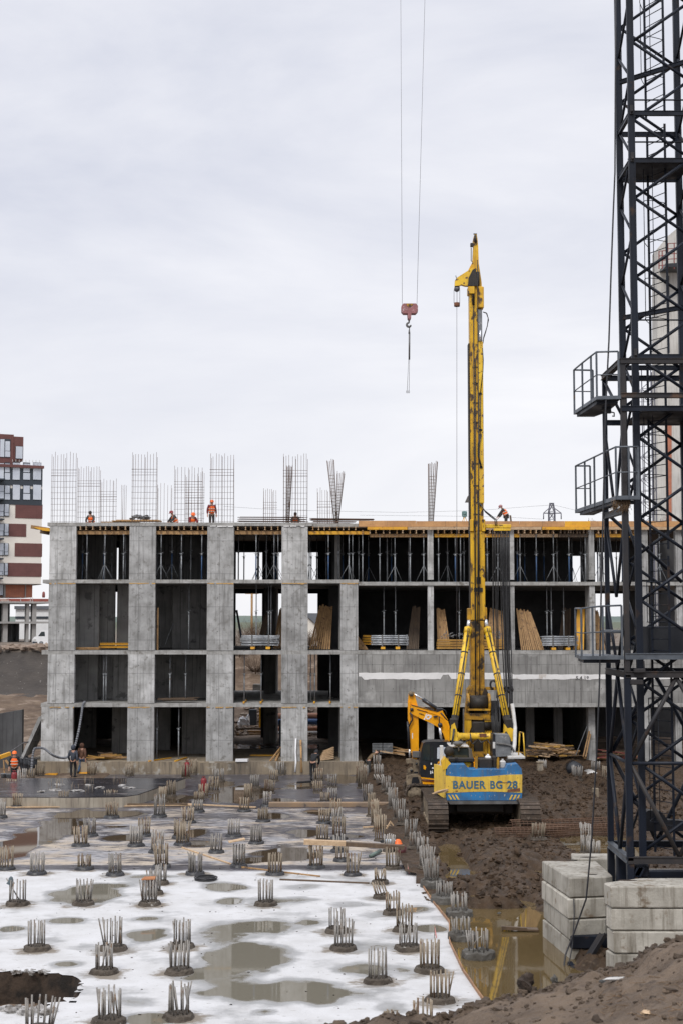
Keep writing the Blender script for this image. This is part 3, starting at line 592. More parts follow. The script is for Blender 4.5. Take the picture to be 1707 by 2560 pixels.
for k in range(9000):
    y = 44 + 37 * rr.random() ** .9 if k % 8 else rr.uniform(33, 46); x = edge(y) + .5 + (15 if y > 50 else 11) * rr.random()
    h = mud_h(x, y)
    if h < .06 and rr.random() < .93: continue
    r = rr.uniform(.035, .11) * (1.7 if rr.random() < .10 else 1); mb.blob((x, y, h - r * .05), r, r * rr.uniform(.7, 1.2), r * rr.uniform(.55, .95), .6, 6, 4, seed=k)
M['mudc'] = mat('wet_mud_clods', (0.074, 0.045, 0.025), (0.026, 0.0165, 0.010), 2.0, 0.75, spec=0.3, bump=1.5, bscale=18, c3=(0.105, 0.074, 0.049), s3=5, t3=0.60)
tag(mb.build('mud_clods', 'mudc', local=True), 'churned wet brown mud clods between the pile heads and the crane', 'mud', kind='stuff')
m, N, K, B = nodes_of('muddy_water'); B.inputs['Base Color'].default_value = (0.125, 0.088, 0.04, 1); B.inputs['Roughness'].default_value = 0.03
K(nmix(N, K, nnoise(N, K, 0.5), (0.135, 0.096, 0.043), (0.105, 0.074, 0.036)), B.inputs['Base Color'])
bp = N.new('ShaderNodeBump'); bp.inputs['Strength'].default_value = 0.06; bp.inputs['Distance'].default_value = 0.01; K(nnoise(N, K, 3.5, st=(1, 0.35, 1), det=3), bp.inputs['Height']); K(bp.outputs['Normal'], B.inputs['Normal'])
WATER_M = m
mb = MB(); pts = [(edge(y) + 0.03, y) for y in [29 + k for k in range(53)]]
mb.add([(x, y, -0.02) for x, y in pts] + [(24, y, -0.02) for x, y in pts], [(k, k + 53, k + 54, k + 1) for k in range(52)])
tag(mb.build('muddy_water', WATER_M, local=True), kind='structure')

# --- the ground as one sheet: pit floor, bank behind the building, upper terrace to the horizon
def terr(x, y):
    r = 0.25 * fbm(x * .12, y * .12, 1, 4) + 0.12 * fbm(x * .6, y * .6, 2, 3)
    if x < -19: off = 0
    if y < 12: z = 5.6 if y < 8 else lerp(5.6, -0.7, (y - 8) / 4)
    elif y < 84: z = -0.75; r *= 0.2
    elif y < 100: z = lerp(0.35, 1.0, (y - 84) / 16) if y > 84.5 else -0.2
    elif y < 112: z = lerp(1.0, 3.1, (y - 100) / 12)
    elif y < 117: z = lerp(3.1, 6.35, (y - 112) / 5)
    else: z = 6.45; r *= 0.5 if y < 140 else 0.3
    if 84 <= y < 86 : r *= 0.4
    if x < -13 and 70 < y < 86: z = max(z, -0.15 + 0.02 * (y - 70)); r *= 0.5
    return z + r * (1.6 if 98 < y < 118 else 0.6)
def axis(spec):
    o = []
    for a, b, st in spec:
        v = a
        while v < b - 1e-6: o.append(v); v += st
    return o + [spec[-1][1]]
gx = axis([(-4000, -1000, 1500), (-1000, -200, 200), (-200, -70, 26), (-70, 50, 0.8), (50, 150, 20), (150, 900, 150), (900, 4000, 1550)])
gy = axis([(-60, 0, 10), (0, 80, 2), (80, 130, 0.7), (130, 230, 10), (230, 900, 90), (900, 6000, 1275)])
m, N, K, B = nodes_of('earth')
tcn = N.new('ShaderNodeTexCoord'); sp = N.new('ShaderNodeSeparateXYZ'); K(tcn.outputs['Object'], sp.inputs[0])
dark = nmix(N, K, nnoise(N, K, 0.8, lo=0.3, hi=0.7), (0.040, 0.034, 0.030), (0.065, 0.055, 0.047))
dark = nmix(N, K, nnoise(N, K, 3.5, lo=0.66, hi=0.70), dark, (0.30, 0.28, 0.26))
brown = nmix(N, K, nnoise(N, K, 0.7, st=(1, 1, 1.6), lo=0.35, hi=0.65), (0.075, 0.047, 0.030), (0.15, 0.105, 0.070))
brown = nmix(N, K, nnoise(N, K, 1.2, st=(.5, .5, 2), lo=0.55, hi=0.66), brown, (0.27, 0.205, 0.155))
up = nmath(N, K, 'GREATER_THAN', nmath(N, K, 'ADD', sp.outputs['Z'], nmath(N, K, 'MULTIPLY', nnoise(N, K, 0.4), 1.2)), 3.6)
left = nmath(N, K, 'LESS_THAN', sp.outputs['X'], -15.0)
c = nmix(N, K, nmath(N, K, 'MULTIPLY', up, left), brown, dark)
top = nrange(N, K, sp.outputs['Z'], 6.1, 6.35)
c = nmix(N, K, top, c, nmix(N, K, nnoise(N, K, 0.6, lo=0.4, hi=0.6), (0.20, 0.165, 0.135), (0.115, 0.085, 0.06)))
far = nrange(N, K, sp.outputs['Y'], 200, 500); c = nmix(N, K, far, c, (0.085, 0.10, 0.06))
K(c, B.inputs['Base Color']); B.inputs['Roughness'].default_value = 0.9
bp = N.new('ShaderNodeBump'); bp.inputs['Strength'].default_value = 1; bp.inputs['Distance'].default_value = 0.15; K(nnoise(N, K, 2.2, det=9), bp.inputs['Height']); K(bp.outputs['Normal'], B.inputs['Normal'])
EARTH_M = m
grid_mesh('ground', len(gx), len(gy), lambda i, j: (gx[i], gy[j], terr(gx[i], gy[j])), EARTH_M)
# --- far hills
mb = MB(); hx = [-1600 + 40 * k for k in range(81)]
vs = [(x, 2300 + 0.00006 * x * x, 6) for x in hx] + [(x, 2360, 15 + 7 * fbm(x * .004, 1, 2, 4)) for x in hx] + [(x, 2900, 16 + 8 * fbm(x * .003, 4, 2, 4)) for x in hx]
mb.add(vs, [(r * 81 + k, r * 81 + k + 1, (r + 1) * 81 + k + 1, (r + 1) * 81 + k) for r in range(2) for k in range(80)], True)
M['hill'] = mat('far_fields', (0.13, 0.16, 0.13), (0.09, 0.12, 0.11), 0.01, 0.95, stretch=(1, 1, 12))
tag(mb.build('hills', 'hill', local=True), kind='structure')

# --- the earth bank the photograph is taken from
CREST = [(700, 2590), (760, 2570), (815, 2555), (880, 2543), (948, 2530), (1006, 2537), (1089, 2530), (1130, 2520), (1205, 2502), (1301, 2475), (1398, 2450), (1469, 2421), (1553, 2404), (1595, 2372), (1707, 2341), (1800, 2320)]
CR = [(V(px, py, 17).x, V(px, py, 17).z) for px, py in CREST]
def emb(x, y):
    zc = interp(CR, x)
    n1 = 0.075 * fbm(x * 1.5, y * 1.5, 4, 5) + 0.035 * max(0, mnoise.noise(Vector((x * 9, y * 9, 1)))) + 0.03 * max(0, mnoise.noise(Vector((x * 19, y * 19, 5)))) + 0.014 * mnoise.noise(Vector((x * 34, y * 34, 9))) + 0.05 * max(0, mnoise.noise(Vector((x * 3.1, y * 4.5, 21))) - .1)
    n1 += 0.05 * max(0, mnoise.noise(Vector((x * 5, y * 5, 3)))) * max(0, 1 - abs(y - 16.6) / 0.9) * 2
    n1 -= 0.05 * max(0, 1 - abs(mnoise.noise(Vector((x * .6 + y * .9, y * .5, 12)))) * 9)
    if y <= 17: return zc + (17 - y) * 0.155 - 0.10 * max(0, 1 - (17 - y) / 0.5) + n1
    return max(-0.8, zc - 0.10 - (y - 17) * 1.35) + n1
m, N, K, B = nodes_of('dry_bank_earth')
DBE = m
c = nmix(N, K, nnoise(N, K, 1.6, lo=0.35, hi=0.65), (0.160, 0.117, 0.082), (0.088, 0.061, 0.041))
c = nmix(N, K, nnoise(N, K, 5, det=9, ro=0.7, lo=0.54, hi=0.66), c, (0.058, 0.039, 0.027))
c = nmix(N, K, nnoise(N, K, 30, lo=0.66, hi=0.70), c, (0.27, 0.21, 0.155))
g = N.new('ShaderNodeNewGeometry'); sp = N.new('ShaderNodeSeparateXYZ'); K(g.outputs['Position'], sp.inputs[0])
edgeb = nrange(N, K, nmath(N, K, 'ADD', sp.outputs['Y'], nmath(N, K, 'MULTIPLY', nnoise(N, K, 3), 1.2)), 16.9, 17.2)
c = nmix(N, K, edgeb, c, (0.055, 0.037, 0.025))
K(c, B.inputs['Base Color']); B.inputs['Roughness'].default_value = 0.9
bp = N.new('ShaderNodeBump'); bp.inputs['Strength'].default_value = 1.0; bp.inputs['Distance'].default_value = 0.05; K(nnoise(N, K, 16, det=9), bp.inputs['Height']); K(bp.outputs['Normal'], B.inputs['Normal'])
grid_mesh('embankment', 160, 300, lambda i, j: (-2.5 + 9.5 * i / 159, 6.5 + 14.5 * j / 299, emb(-2.5 + 9.5 * i / 159, 6.5 + 14.5 * j / 299)), m)
mb = MB(); rr = random.Random(31)
for k in range(1500):
    x = rr.uniform(-1.2, 5.2); y = 17.1 - 6.5 * rr.random() ** 1.6 if k % 3 else rr.uniform(16.2, 17.3); r = rr.uniform(.008, .03) * (2.1 if rr.random() < .10 else 1) * (1.5 if y > 16.2 else 1)
    mb.blob((x, y, emb(x, y) + r * .1), r * rr.uniform(.8, 1.5), r, r * .8, .6, 6, 4, seed=k)
M['bankclod'] = mat('bank_clods', (0.105, 0.075, 0.051), (0.042, 0.029, 0.020), 1.5, 0.9, bump=1, bscale=40, c3=(0.20, 0.15, 0.11), s3=7, t3=0.62)
tag(mb.build('bank_clods', 'bankclod', local=True), 'loose crumbs and clods of brown earth on the near bank', 'earth', kind='stuff')
def on_emb(px, py):
    d = ray(px, py); t = 6.0
    while t < 30:
        p = Vector((0, 0, CAMZ)) + d * t
        if p.z <= emb(p.x, p.y): return p
        t += 0.02
    return p
M['clod'] = mat('dark_clod', (0.055, 0.038, 0.027), (0.035, 0.024, 0.018), 6, 0.95, bump=2, bscale=30)
for (px, py, r, lb) in ((1313, 2458, .11, 'big dark earth clod at the bank edge above the pond'), (1385, 2452, .05, 'small grey stone at the bank edge near the cable foot')):
    mb = MB(); p = V(px, py, 16.8); mb.blob((p.x, p.y, p.z), r * .9, r, r * 1.05, .5, 10, 8, seed=int(px)); tag(mb.build('earth_clod' if r > .1 else 'stone', 'clod' if r > .1 else 'capg'), lb, 'clod' if r > .1 else 'stone')
for (px, py, a, l, w, mm, nm, lb) in ((1538, 2450, .1, .26, .05, 'offw', 'paper_scrap', 'white paper scrap lying on the brown bank'), (1614, 2535, .3, .09, .06, 'timberp', 'stone_chip', 'pale round stone chip on the bank near the corner'), (1506, 2457, 1.2, .08, .05, 'greyc', 'stone_chip', 'dark grey stone chip beside the white paper scrap')):
    p = on_emb(px, py); mb = MB(); c_, s_ = math.cos(a), math.sin(a)
    mb.blob((0, 0, 0), l / 2, w, .018, .35, 8, 5, seed=int(px)); o = mb.build(nm, mm, local=True); o.location = (p.x, p.y, p.z + .012); o.rotation_euler = (0, 0, a); tag(o, lb, 'scrap' if nm == 'paper_scrap' else 'stone')
mb = MB()
for k in range(60):
    p = on_emb(random.uniform(1500, 1706), random.uniform(2440, 2550)); a = random.uniform(0, PI); l = random.uniform(.03, .09)
    mb.bar((p.x - l * math.cos(a), p.y - l * math.sin(a), p.z + .01), (p.x + l * math.cos(a), p.y + l * math.sin(a), p.z + .015), .005)
tag(mb.build('straw', 'straw'), 'dry straw bits scattered on the brown bank', 'straw', kind='stuff')
# ================================================================ THE BUILDING SHELL
YF = 82.0; YR = 97.0
Z_R, Z_3, Z_2, Z_1, Z_0 = zat(1306.5, YF), zat(1449, YF), zat(1626, YF), zat(1758, YF), zat(1903, YF)
T3, T2, T1, TR = Z_3 - zat(1458, YF), Z_2 - zat(1636, YF), Z_1 - zat(1767.5, YF), Z_R - zat(1315, YF)
def bx(px): return xat(px, 1552, YF)         # façade x of a column line measured at eye height
XL = bx(121.5); XE = bx(1800)
bld = thing('concrete_building', 'unfinished four storey grey concrete building shell with open bays', 'building', (0, YF, 0))
COLX = [(122.5, 189.0), (322.5, 388.5), (518, 584.5), (704, 769.5), (850.5, 894.5)]
WIDE = [(bx(a), bx(b)) for a, b in COLX]
STOR = [(Z_0, Z_1 - T1), (Z_1, Z_2 - T2), (Z_2, Z_3 - T3), (Z_3, Z_R - TR)]
def part(name, boxes, m, parent=bld):
    for b in boxes: mb = MB(); mb.box(*b); o = mb.build(name, m, parent)
    return o
Z_W = zat(1454.5, YF)          # the wing's second slab lies a little lower
# slabs: each storey's floor plate
part('floor_slab', [(XL - .35, bx(896), YF - .02, YR, Z_3 - T3, Z_3), (bx(896) + .003, XE, YF + .03, YR, zat(1463.5, YF), zat(1454.5, YF))], 'slabc')
part('floor_slab', [(XL - .35, XE, YF - .02, YR, Z_2 - T2, Z_2)], 'slabc')
part('floor_slab', [(XL - .35, XE, YF - .02, YR, Z_1 - T1, Z_1)], 'slabc')
part('roof_slab', [(XL - .12, bx(780), YF - .06, YR, Z_R - TR, Z_R)], 'slabc')
part('roof_slab', [(bx(780) + .003, XE, YF + .35, YR, Z_R - TR - .02, Z_R - .03)], 'slabc')
# footing under the columns
part('footing', [(XL - 1.2, bx(905), YF - .35, YR + 1, -.3, Z_0 - .002)], 'podium')
part('ground_floor_slab', [(bx(905) + .01, XE, YF + .6, YR + 1, -.3, .42)], 'podium')
part('skirting', [(bx(505), bx(590), YF - .40, YF - .353, -.2, Z_0 - .06), (bx(690), bx(775), YF - .42, YF - .353, -.2, Z_0 - .02), (bx(850), bx(900), YF - .40, YF - .353, -.2, Z_0 - .02)], 'podium')
# wide front wall piers, one mesh per storey and pier; ground-floor first pier is wider
for k, (a, b) in enumerate(WIDE):
    for s_, (z0, z1) in enumerate(STOR):
        if k == 4 and s_ == 3: continue
        a2, b2 = a, b
        if k == 0 and s_ == 0: a2, b2 = bx(108), bx(187)
        dy = random.uniform(-.02, .03)
        part('wall_pier', [(a2, b2, YF - .04 + dy, YF + .32, z0, z1)], 'conc')
# foam sealing strips at some pier tops
for k, (a, b) in enumerate(WIDE):
    for s_ in (0, 2, 3):
        if (k == 4 and s_ == 3) or (s_ == 3 and k not in (2, 3)): continue
        z = STOR[s_][1]; mb = MB(); x = a + .02
        while x < b - .05:
            l = random.uniform(.05, .22); h = random.uniform(.02, .07)
            if random.random() < .75: mb.box(x, min(x + l, b), YF - .072, YF - .045, z - h, z + .012)
            x += l
        if mb.v: mb.build('seal_strip', 'whitep' if s_ == 3 else 'foam', bld)
# vertical formwork joints and tie holes of the piers: small black discs in place of the holes
mb = MB()
for k, (a, b) in enumerate(WIDE):
    for s_, (z0, z1) in enumerate(STOR):
        if k == 4 and s_ == 3: continue
        for t in (.28, .78):
            mb.lathe([(.022, 0), (.022, .012)], (lerp(a, b, .4), YF - .075, lerp(z0, z1, t)), 8, 'y')
for px in range(930, 1560, 52):
    for py in (1662, 1722):
        p = V(px, py, YF); mb.lathe([(.022, 0), (.022, .012)], (p.x, YF - .016, p.z), 8, 'y')
mb.build('tie_hole', 'black', bld)['kind'] = 'stuff'
# right wing thin columns
for (a, b, dpt) in ((1069, 1083.5, .5), (1276, 1286, .35), (1474, 1487.5, 1.5), (1692, 1707, .5)):
    for s_ in (2, 3):
        z0, z1 = STOR[s_]
        part('column', [(bx(a), bx(b), YF + .12, YF + .12 + dpt, z0 + .002, z1 - .03)], 'conc')
for s_ in (0, 2, 3):
    part('column', [(bx(1598), bx(1622), YF + .1, YF + .5, STOR[s_][0] if s_ else .42, STOR[s_][1] - .03)], 'conc')
for (a, b) in ((1069, 1085), (1473, 1490), (1692, 1707)):
    part('column', [(bx(a), bx(b), YF + .9, YF + 1.6, .42, STOR[0][1])], 'conc')
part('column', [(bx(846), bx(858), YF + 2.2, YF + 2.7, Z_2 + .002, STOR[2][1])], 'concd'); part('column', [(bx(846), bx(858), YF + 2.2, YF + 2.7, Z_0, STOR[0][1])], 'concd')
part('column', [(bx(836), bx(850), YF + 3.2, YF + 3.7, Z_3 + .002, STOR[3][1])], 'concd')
# parapet wall band on the first floor of the right wing, its white strip and scribble
part('parapet_wall', [(bx(895.5), XE, YF - .005, YF + .25, Z_1 + .002, Z_2 - T2 - .002), (bx(895.5), XE, YF - .003, YF + .25, Z_2 - T2 + .0, Z_2 + .003)], 'band')
mb = MB(); top = []; bot = []
for k in range(0, 121):
    px = 896 + k * (1707 - 896) / 120 + (0 if k else 0)
    top.append((bx(px), zat(1682 + 1.2 * fbm(k * .3, 2) + (4 if px > 1280 else 0), YF)))
    bot.append((bx(px), zat(1698 + 2.5 * fbm(k * .22, 5) - (11 if 1100 < px < 1120 else 0) - (7 if px < 905 else 0), YF)))
for k in range(120):
    a, b, c_, d = top[k], top[k + 1], bot[k + 1], bot[k]
    mb.add([(p[0], YF - .008 - .012, p[1]) for p in (a, b, c_, d)] + [(p[0], YF - .004, p[1]) for p in (a, b, c_, d)], [(3, 2, 1, 0), (0, 1, 5, 4), (2, 3, 7, 6)])
mb.build('white_strip', 'whitep', bld)
tm = text_mesh('5.4.18', .28, .003, .008); tm.materials.append(M['cwg'])
o = inst('lettering', tm, bld, (bx(1436), -.032, zat(1699, YF)), (PI / 2, 0, 0))
# rear wall with its openings, room shade put into its near-black colour
def rear(x0px, x1px, s_):       # a piece of the rear wall between two pixels seen at eye height
    return (xat(x0px, 1552, YR), xat(x1px, 1552, YR), YR - .3, YR, STOR[s_][0] + .002 if s_ else .0, STOR[s_][1])
lint3, lint2 = zat(1381, YR), zat(1484, YR)
def lintel(x0px, x1px, s_, z): return (xat(x0px, 1552, YR) + .002, xat(x1px, 1552, YR) - .002, YR - .29, YR - .01, z, STOR[s_][1])
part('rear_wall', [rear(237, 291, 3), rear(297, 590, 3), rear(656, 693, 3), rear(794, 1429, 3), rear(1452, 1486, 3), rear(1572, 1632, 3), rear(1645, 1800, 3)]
     + [lintel(291, 297, 3, lint3 + .3), lintel(590, 656, 3, lint3), lintel(693, 794, 3, lint3), lintel(1429, 1452, 3, zat(1390, YR)), lintel(1486, 1572, 3, lint3)], 'conc_shade')
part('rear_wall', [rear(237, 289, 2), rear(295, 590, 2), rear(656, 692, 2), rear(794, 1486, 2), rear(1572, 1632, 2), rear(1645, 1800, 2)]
     + [lintel(289, 295, 2, zat(1480, YR)), lintel(590, 656, 2, lint2), lintel(692, 794, 2, lint2), lintel(1486, 1572, 2, lint2)], 'conc_shade')
part('rear_wall', [rear(237, 590, 1), rear(654, 690, 1), rear(794, 1800, 1)], 'conc_shade')
part('rear_wall', [rear(237, 286, 0), rear(300, 588, 0), rear(654, 690, 0), rear(794, 1800, 0)], 'conc_shade')
# inner cross walls of the left bays
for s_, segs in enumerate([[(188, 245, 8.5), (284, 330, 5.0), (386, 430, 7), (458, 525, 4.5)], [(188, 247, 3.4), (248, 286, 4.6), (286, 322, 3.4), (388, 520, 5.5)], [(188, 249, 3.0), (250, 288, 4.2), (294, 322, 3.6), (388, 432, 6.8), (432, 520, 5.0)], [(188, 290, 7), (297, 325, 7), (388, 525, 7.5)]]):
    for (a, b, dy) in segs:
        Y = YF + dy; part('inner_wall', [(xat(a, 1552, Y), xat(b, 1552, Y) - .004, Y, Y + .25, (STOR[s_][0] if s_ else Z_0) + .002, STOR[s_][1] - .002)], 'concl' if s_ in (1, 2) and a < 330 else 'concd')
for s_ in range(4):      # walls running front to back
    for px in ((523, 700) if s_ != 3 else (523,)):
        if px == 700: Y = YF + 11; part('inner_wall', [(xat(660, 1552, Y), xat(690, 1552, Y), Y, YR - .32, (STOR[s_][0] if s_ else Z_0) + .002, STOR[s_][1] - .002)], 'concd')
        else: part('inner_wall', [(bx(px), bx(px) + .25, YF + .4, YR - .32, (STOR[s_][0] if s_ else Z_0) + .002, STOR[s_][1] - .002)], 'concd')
    Y = YF + 9; a = 822 if s_ != 3 else 830
    part('inner_wall', [(xat(a, 1552, Y), xat(a + 26, 1552, Y), YF + 6, YR - .32, (STOR[s_][0] if s_ else .4) + .002, STOR[s_][1] - .002)], 'conc_shade')
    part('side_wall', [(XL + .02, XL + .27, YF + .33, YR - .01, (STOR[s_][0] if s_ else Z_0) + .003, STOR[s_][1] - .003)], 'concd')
part('floor_dark_sheet', [(bx(897), XE, YF + .45, YR - .4, Z_W + .003, Z_W + .012), (bx(192), bx(895), YF + .45, YR - .4, Z_3 + .003, Z_3 + .012), (bx(192), XE, YF + .45, YR - .4, Z_2 + .004, Z_2 + .012)], 'conc_shade')  # near-black sheets added over the floors to cut bounced light
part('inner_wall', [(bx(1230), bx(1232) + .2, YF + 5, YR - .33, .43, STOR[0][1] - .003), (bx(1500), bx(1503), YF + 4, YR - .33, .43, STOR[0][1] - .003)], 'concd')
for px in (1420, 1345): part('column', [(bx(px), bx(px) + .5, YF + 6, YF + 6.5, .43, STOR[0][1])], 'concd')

# ================================================================ ROOF FORMWORK (removable)
def bayname(px):
    names = ['at far left corner', 'between first and second piers', 'between second and third piers', 'between third and fourth piers', 'just right of fourth pier', 'wing bays left of rig', 'wing bay behind the hoses', 'wing bay left of crane', 'wing bays behind crane']
    for nme, lim in zip(names, (122, 330, 525, 710, 900, 1090, 1280, 1480, 5000)):
        if px < lim: return nme
# edge boards of the right wing
ebs = [(896, 1040, 'ply', 'first plywood edge board from the left along the wing roof'), (1040, 1186, 'ply', 'plywood edge board on the wing roof just left of the rig mast'), (1186, 1300, 'ply', 'plywood edge board on the wing roof just right of the rig mast'), (1300, 1413, 'ply', 'brown plywood edge board below the orange vest roof worker'), (1413, 1478, 'formy', 'bright yellow edge board on the wing roof left of the crane'), (1478, 1800, 'ply', 'plywood edge board on the wing roof behind the crane')]
for a, b, mm, lb in ebs:
    mb = MB(); mb.box(bx(a), bx(b) - .01, YF - .05, YF - .02, zat(1317, YF), zat(1303 - (0 if a > 900 else 1), YF))
    tag(mb.build('edge_board', mm), lb, 'formwork board', 'edge boards along the wing roof')
for a, b, mm, lb in ((918, 1018, 'formy', 'bright yellow waling under the leftmost wing edge board'), (1019, 1170, 'timberp', 'tan waling under the wing edge left of the mast'), (1215, 1354, 'timberp', 'tan waling under the wing edge right of the mast'), (1356, 1475, 'formy', 'bright yellow waling under the wing edge near the crane'), (1477, 1800, 'timberp', 'tan waling under the wing edge behind the crane')):
    mb = MB(); mb.box(bx(a), bx(b), YF - .14, YF - .055, zat(1324.5, YF), zat(1317.5, YF)); tag(mb.build('waling', mm), lb, 'timber beam', 'walings under the wing edge')
# primary beams under the joists
for a, b, z0, z1, mm, lb in ((190, 322, 1336, 1327, 'timber', 'main formwork beam under the roof between first and second piers'), (389, 517, 1336, 1327, 'timber', 'main formwork beam under the roof between second and third piers'), (586, 703, 1336, 1327, 'timber', 'main formwork beam under the roof between third and fourth piers'), (771, 924, 1336, 1328, 'formy', 'yellow main formwork beam right of the fourth pier'), (925, 1068, 1343, 1335, 'timber', 'main formwork beam in the wing left of the thin column'), (1086, 1300, 1343, 1335, 'formy', 'main formwork beam behind the rig mast and hoses'), (1288, 1396, 1343, 1335, 'timberp', 'pale main formwork beam right of the hoses'), (1398, 1472, 1343, 1335, 'timberd', 'dark main formwork beam left of the crane'), (1490, 1596, 1343, 1335, 'formy', 'yellow main formwork beam behind the crane')):
    Y = YF + .2 + (.08 if a == 1288 else 0); mb = MB(); mb.box(xat(a, 1552, Y), xat(b, 1552, Y), Y, Y + .1, zat(z0, Y), zat(z1, Y)); tag(mb.build('main_beam', mm), lb, 'timber beam', 'main beams under the roof formwork')
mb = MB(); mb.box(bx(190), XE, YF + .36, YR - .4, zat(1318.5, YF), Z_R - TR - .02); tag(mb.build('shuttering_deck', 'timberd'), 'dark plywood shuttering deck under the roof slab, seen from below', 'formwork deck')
# joist ends
jm = MB(); jm.box(-.04, .04, 0, 3.2, 0, .035); jm.box(-.014, .014, .002, 3.19, .035, .145); jm.box(-.04, .04, 0, 3.2, .145, .18)
JM = {k: jm.build('joist', k, mesh_only=True) for k in ('timber', 'timberp', 'timberd')}
bays = [(191, 320, 8, 1316.5), (392, 515, 8, 1316.5), (588, 702, 7, 1317), (773, 895, 8, 1317), (899, 1066, 10, 1325.5), (1088, 1170, 5, 1325.5), (1216, 1274, 4, 1325.5), (1290, 1394, 7, 1325.5), (1400, 1472, 9, 1325.5), (1492, 1595, 7, 1325.5)]
for (a, b, n, pyt) in bays:
    for i in range(n):
        px = a + (b - a) * (i + .5) / n + random.uniform(-2, 2); zt = zat(pyt, YF) - .185
        o = inst('joist', JM['timberd' if a == 1400 else random.choice(('timber', 'timberp', 'timberp'))], None, (bx(px), YF - .12 + random.uniform(-.1, .1), zt))
        tag(o, '%s timber joist end under the roof, %s' % (ordl(i, n), bayname(px) + (' left part' if a == 899 else ' right part' if a == 1088 else '')), 'joist', 'timber joist ends under the roof formwork')
# cantilevered timber at the left roof corner
for (pts, mm, lb) in ((((82, 1318), (124, 1324)), 'timber', 'upper brown formwork beam jutting out at the left roof corner'), (((106, 1330), (124, 1333)), 'timberd', 'short lower formwork beam at the left roof corner')):
    a = V(*pts[0], YF + .5); b = V(*pts[1], YF + .5); mb = MB(); mb.bar((a.x, a.y - .4, a.z), b, .12, .2); mb.bar((a.x + .4, a.y + 1, a.z - .02), (b.x, b.y + 1, b.z), .12, .16); tag(mb.build('beam', mm), lb, 'timber beam', 'beams jutting out at the roof corner')
p0, p1 = V(84, 1318, YF), V(126, 1320, YF)
mb = MB(); mb.prism([(p0.x, p0.z), (p1.x, p1.z), (p1.x, p1.z - .18), (lerp(p0.x, p1.x, .5), p1.z - .14)], YF + .1, YF + 1.5); tag(mb.build('corner_platform', 'formy'), 'tapered yellow plywood corner platform sticking out past the roof', 'formwork board')

# ================================================================ PROPS
pm_cache = {}
def prop_mesh(h, mm, tripod):
    k = (round(h, 3), mm, tripod)
    if k in pm_cache: return pm_cache[k]
    a = MB(); a.tube([(0, 0, 0), (0, 0, h * .58)], .038, 8); a.box(-.07, .07, -.07, .07, 0, .012)
    b = MB(); b.tube([(0, 0, h * .58), (0, 0, h)], .028, 8); b.box(-.08, .08, -.07, .07, h - .012, h); b.box(-.025, .025, -.07, .07, h - .05, h - .012)
    c_ = MB(); c_.lathe([(.05, 0), (.055, .03), (.055, .1), (.045, .13)], (0, 0, h * .54), 10); c_.bar((-.13, 0, h * .58), (.13, 0, h * .6), .018)
    L_ = [('outer_tube', a.build('outer_tube', mm, mesh_only=True)), ('inner_tube', b.build('inner_tube', 'prop', mesh_only=True)), ('collar_nut', c_.build('collar_nut', 'prop', mesh_only=True))]
    if tripod:
        for q in range(3):
            an = 2 * PI * q / 3 + .5; d = MB(); d.tube([(0.04 * math.cos(an), .04 * math.sin(an), h * .32), (.52 * math.cos(an), .52 * math.sin(an), .02)], .014, 6); L_.append(('tripod_leg', d.build('tripod_leg', 'prop', mesh_only=True)))
    pm_cache[k] = L_; return L_
def prop(px, Y, z0, z1, mm, tripod, lb, grp, parts=True):
    h = z1 - z0; t = thing('steel_prop', lb, 'prop', (xat(px, 1552, Y), Y, z0), random.uniform(-.3, .3), grp)
    for nme, me in prop_mesh(h, mm, tripod):
        inst(nme, me, t)
    return t
front3 = [(216, 0, 0), (261, 0, 1), (308, 0, 0), (402, 0, 1), (453, 0, 0), (504, 1, 0), (640, 1, 0), (685, 0, 1), (695, 0, 0), (821, 1, 0), (872, 0, 1), (881, 0, 0), (906, 0, 0), (949, 0, 0), (987, 0, 1), (1025, 0, 0), (1059, 0, 1), (1096, 0, 0), (1138, 1, 0), (1151, 0, 0), (1218, 0, 0), (1244, 0, 1), (1300, 0, 1), (1341, 1, 0), (1384, 0, 1), (1423, 1, 0), (1464, 0, 0), (1500, 0, 1), (1560, 0, 0), (1650, 0, 1)]
def place_props(lst, Y, z0, z1, where, grp):
    by = {}
    for q in lst: by.setdefault(bayname(q[0]), []).append(q)
    for bn, qs in by.items():
        for i, (px, blue, tri) in enumerate(qs):
            prop(px, Y, Z_W + .013 if abs(z0 - Z_3) < .05 and px > 896 else z0, z1, 'propb' if blue else 'prop', tri, ('%s %s%s prop, %s, %s' % (ordl(i, len(qs)), 'blue' if blue else 'grey', ' tripod' if tri else ' steel', where, bn)), grp)
topz = zat(1336.5, YF)
place_props(front3, YF + .25, Z_3, zat(1336.5, YF + .25), 'front row, top storey', 'steel props on the top storey')
rs = random.Random(4)
for row, Y in enumerate((YF + 1.9, YF + 4.6, YF + 9.0)):
    lst = []
    px = 205 + 9 * row
    while px < 1600:
        if not any(abs(px - c_) < 12 for c_ in (1076, 1281, 1480)) and (row < 2 or px > 588): lst.append((px, rs.random() < .3, rs.random() < .15))
        px += rs.uniform(40, 75) if row < 2 else rs.uniform(14, 36)
        if row == 2 and 800 < px < 1420: px = 1425
    place_props(lst, Y, Z_3 + .002, STOR[3][1] - .12, '%s row, top storey' % ('second', 'third', 'rear')[row], 'steel props on the top storey')
place_props([(473, 0, 0), (641, 0, 0), (672, 0, 0), (678, 0, 0), (959, 0, 0), (988, 0, 0), (1147, 0, 0), (1366, 0, 0), (1377, 0, 0), (1408, 0, 0), (1635, 0, 0)], YF + 1.2, Z_2, STOR[2][1], 'second floor', 'steel props on the second floor')
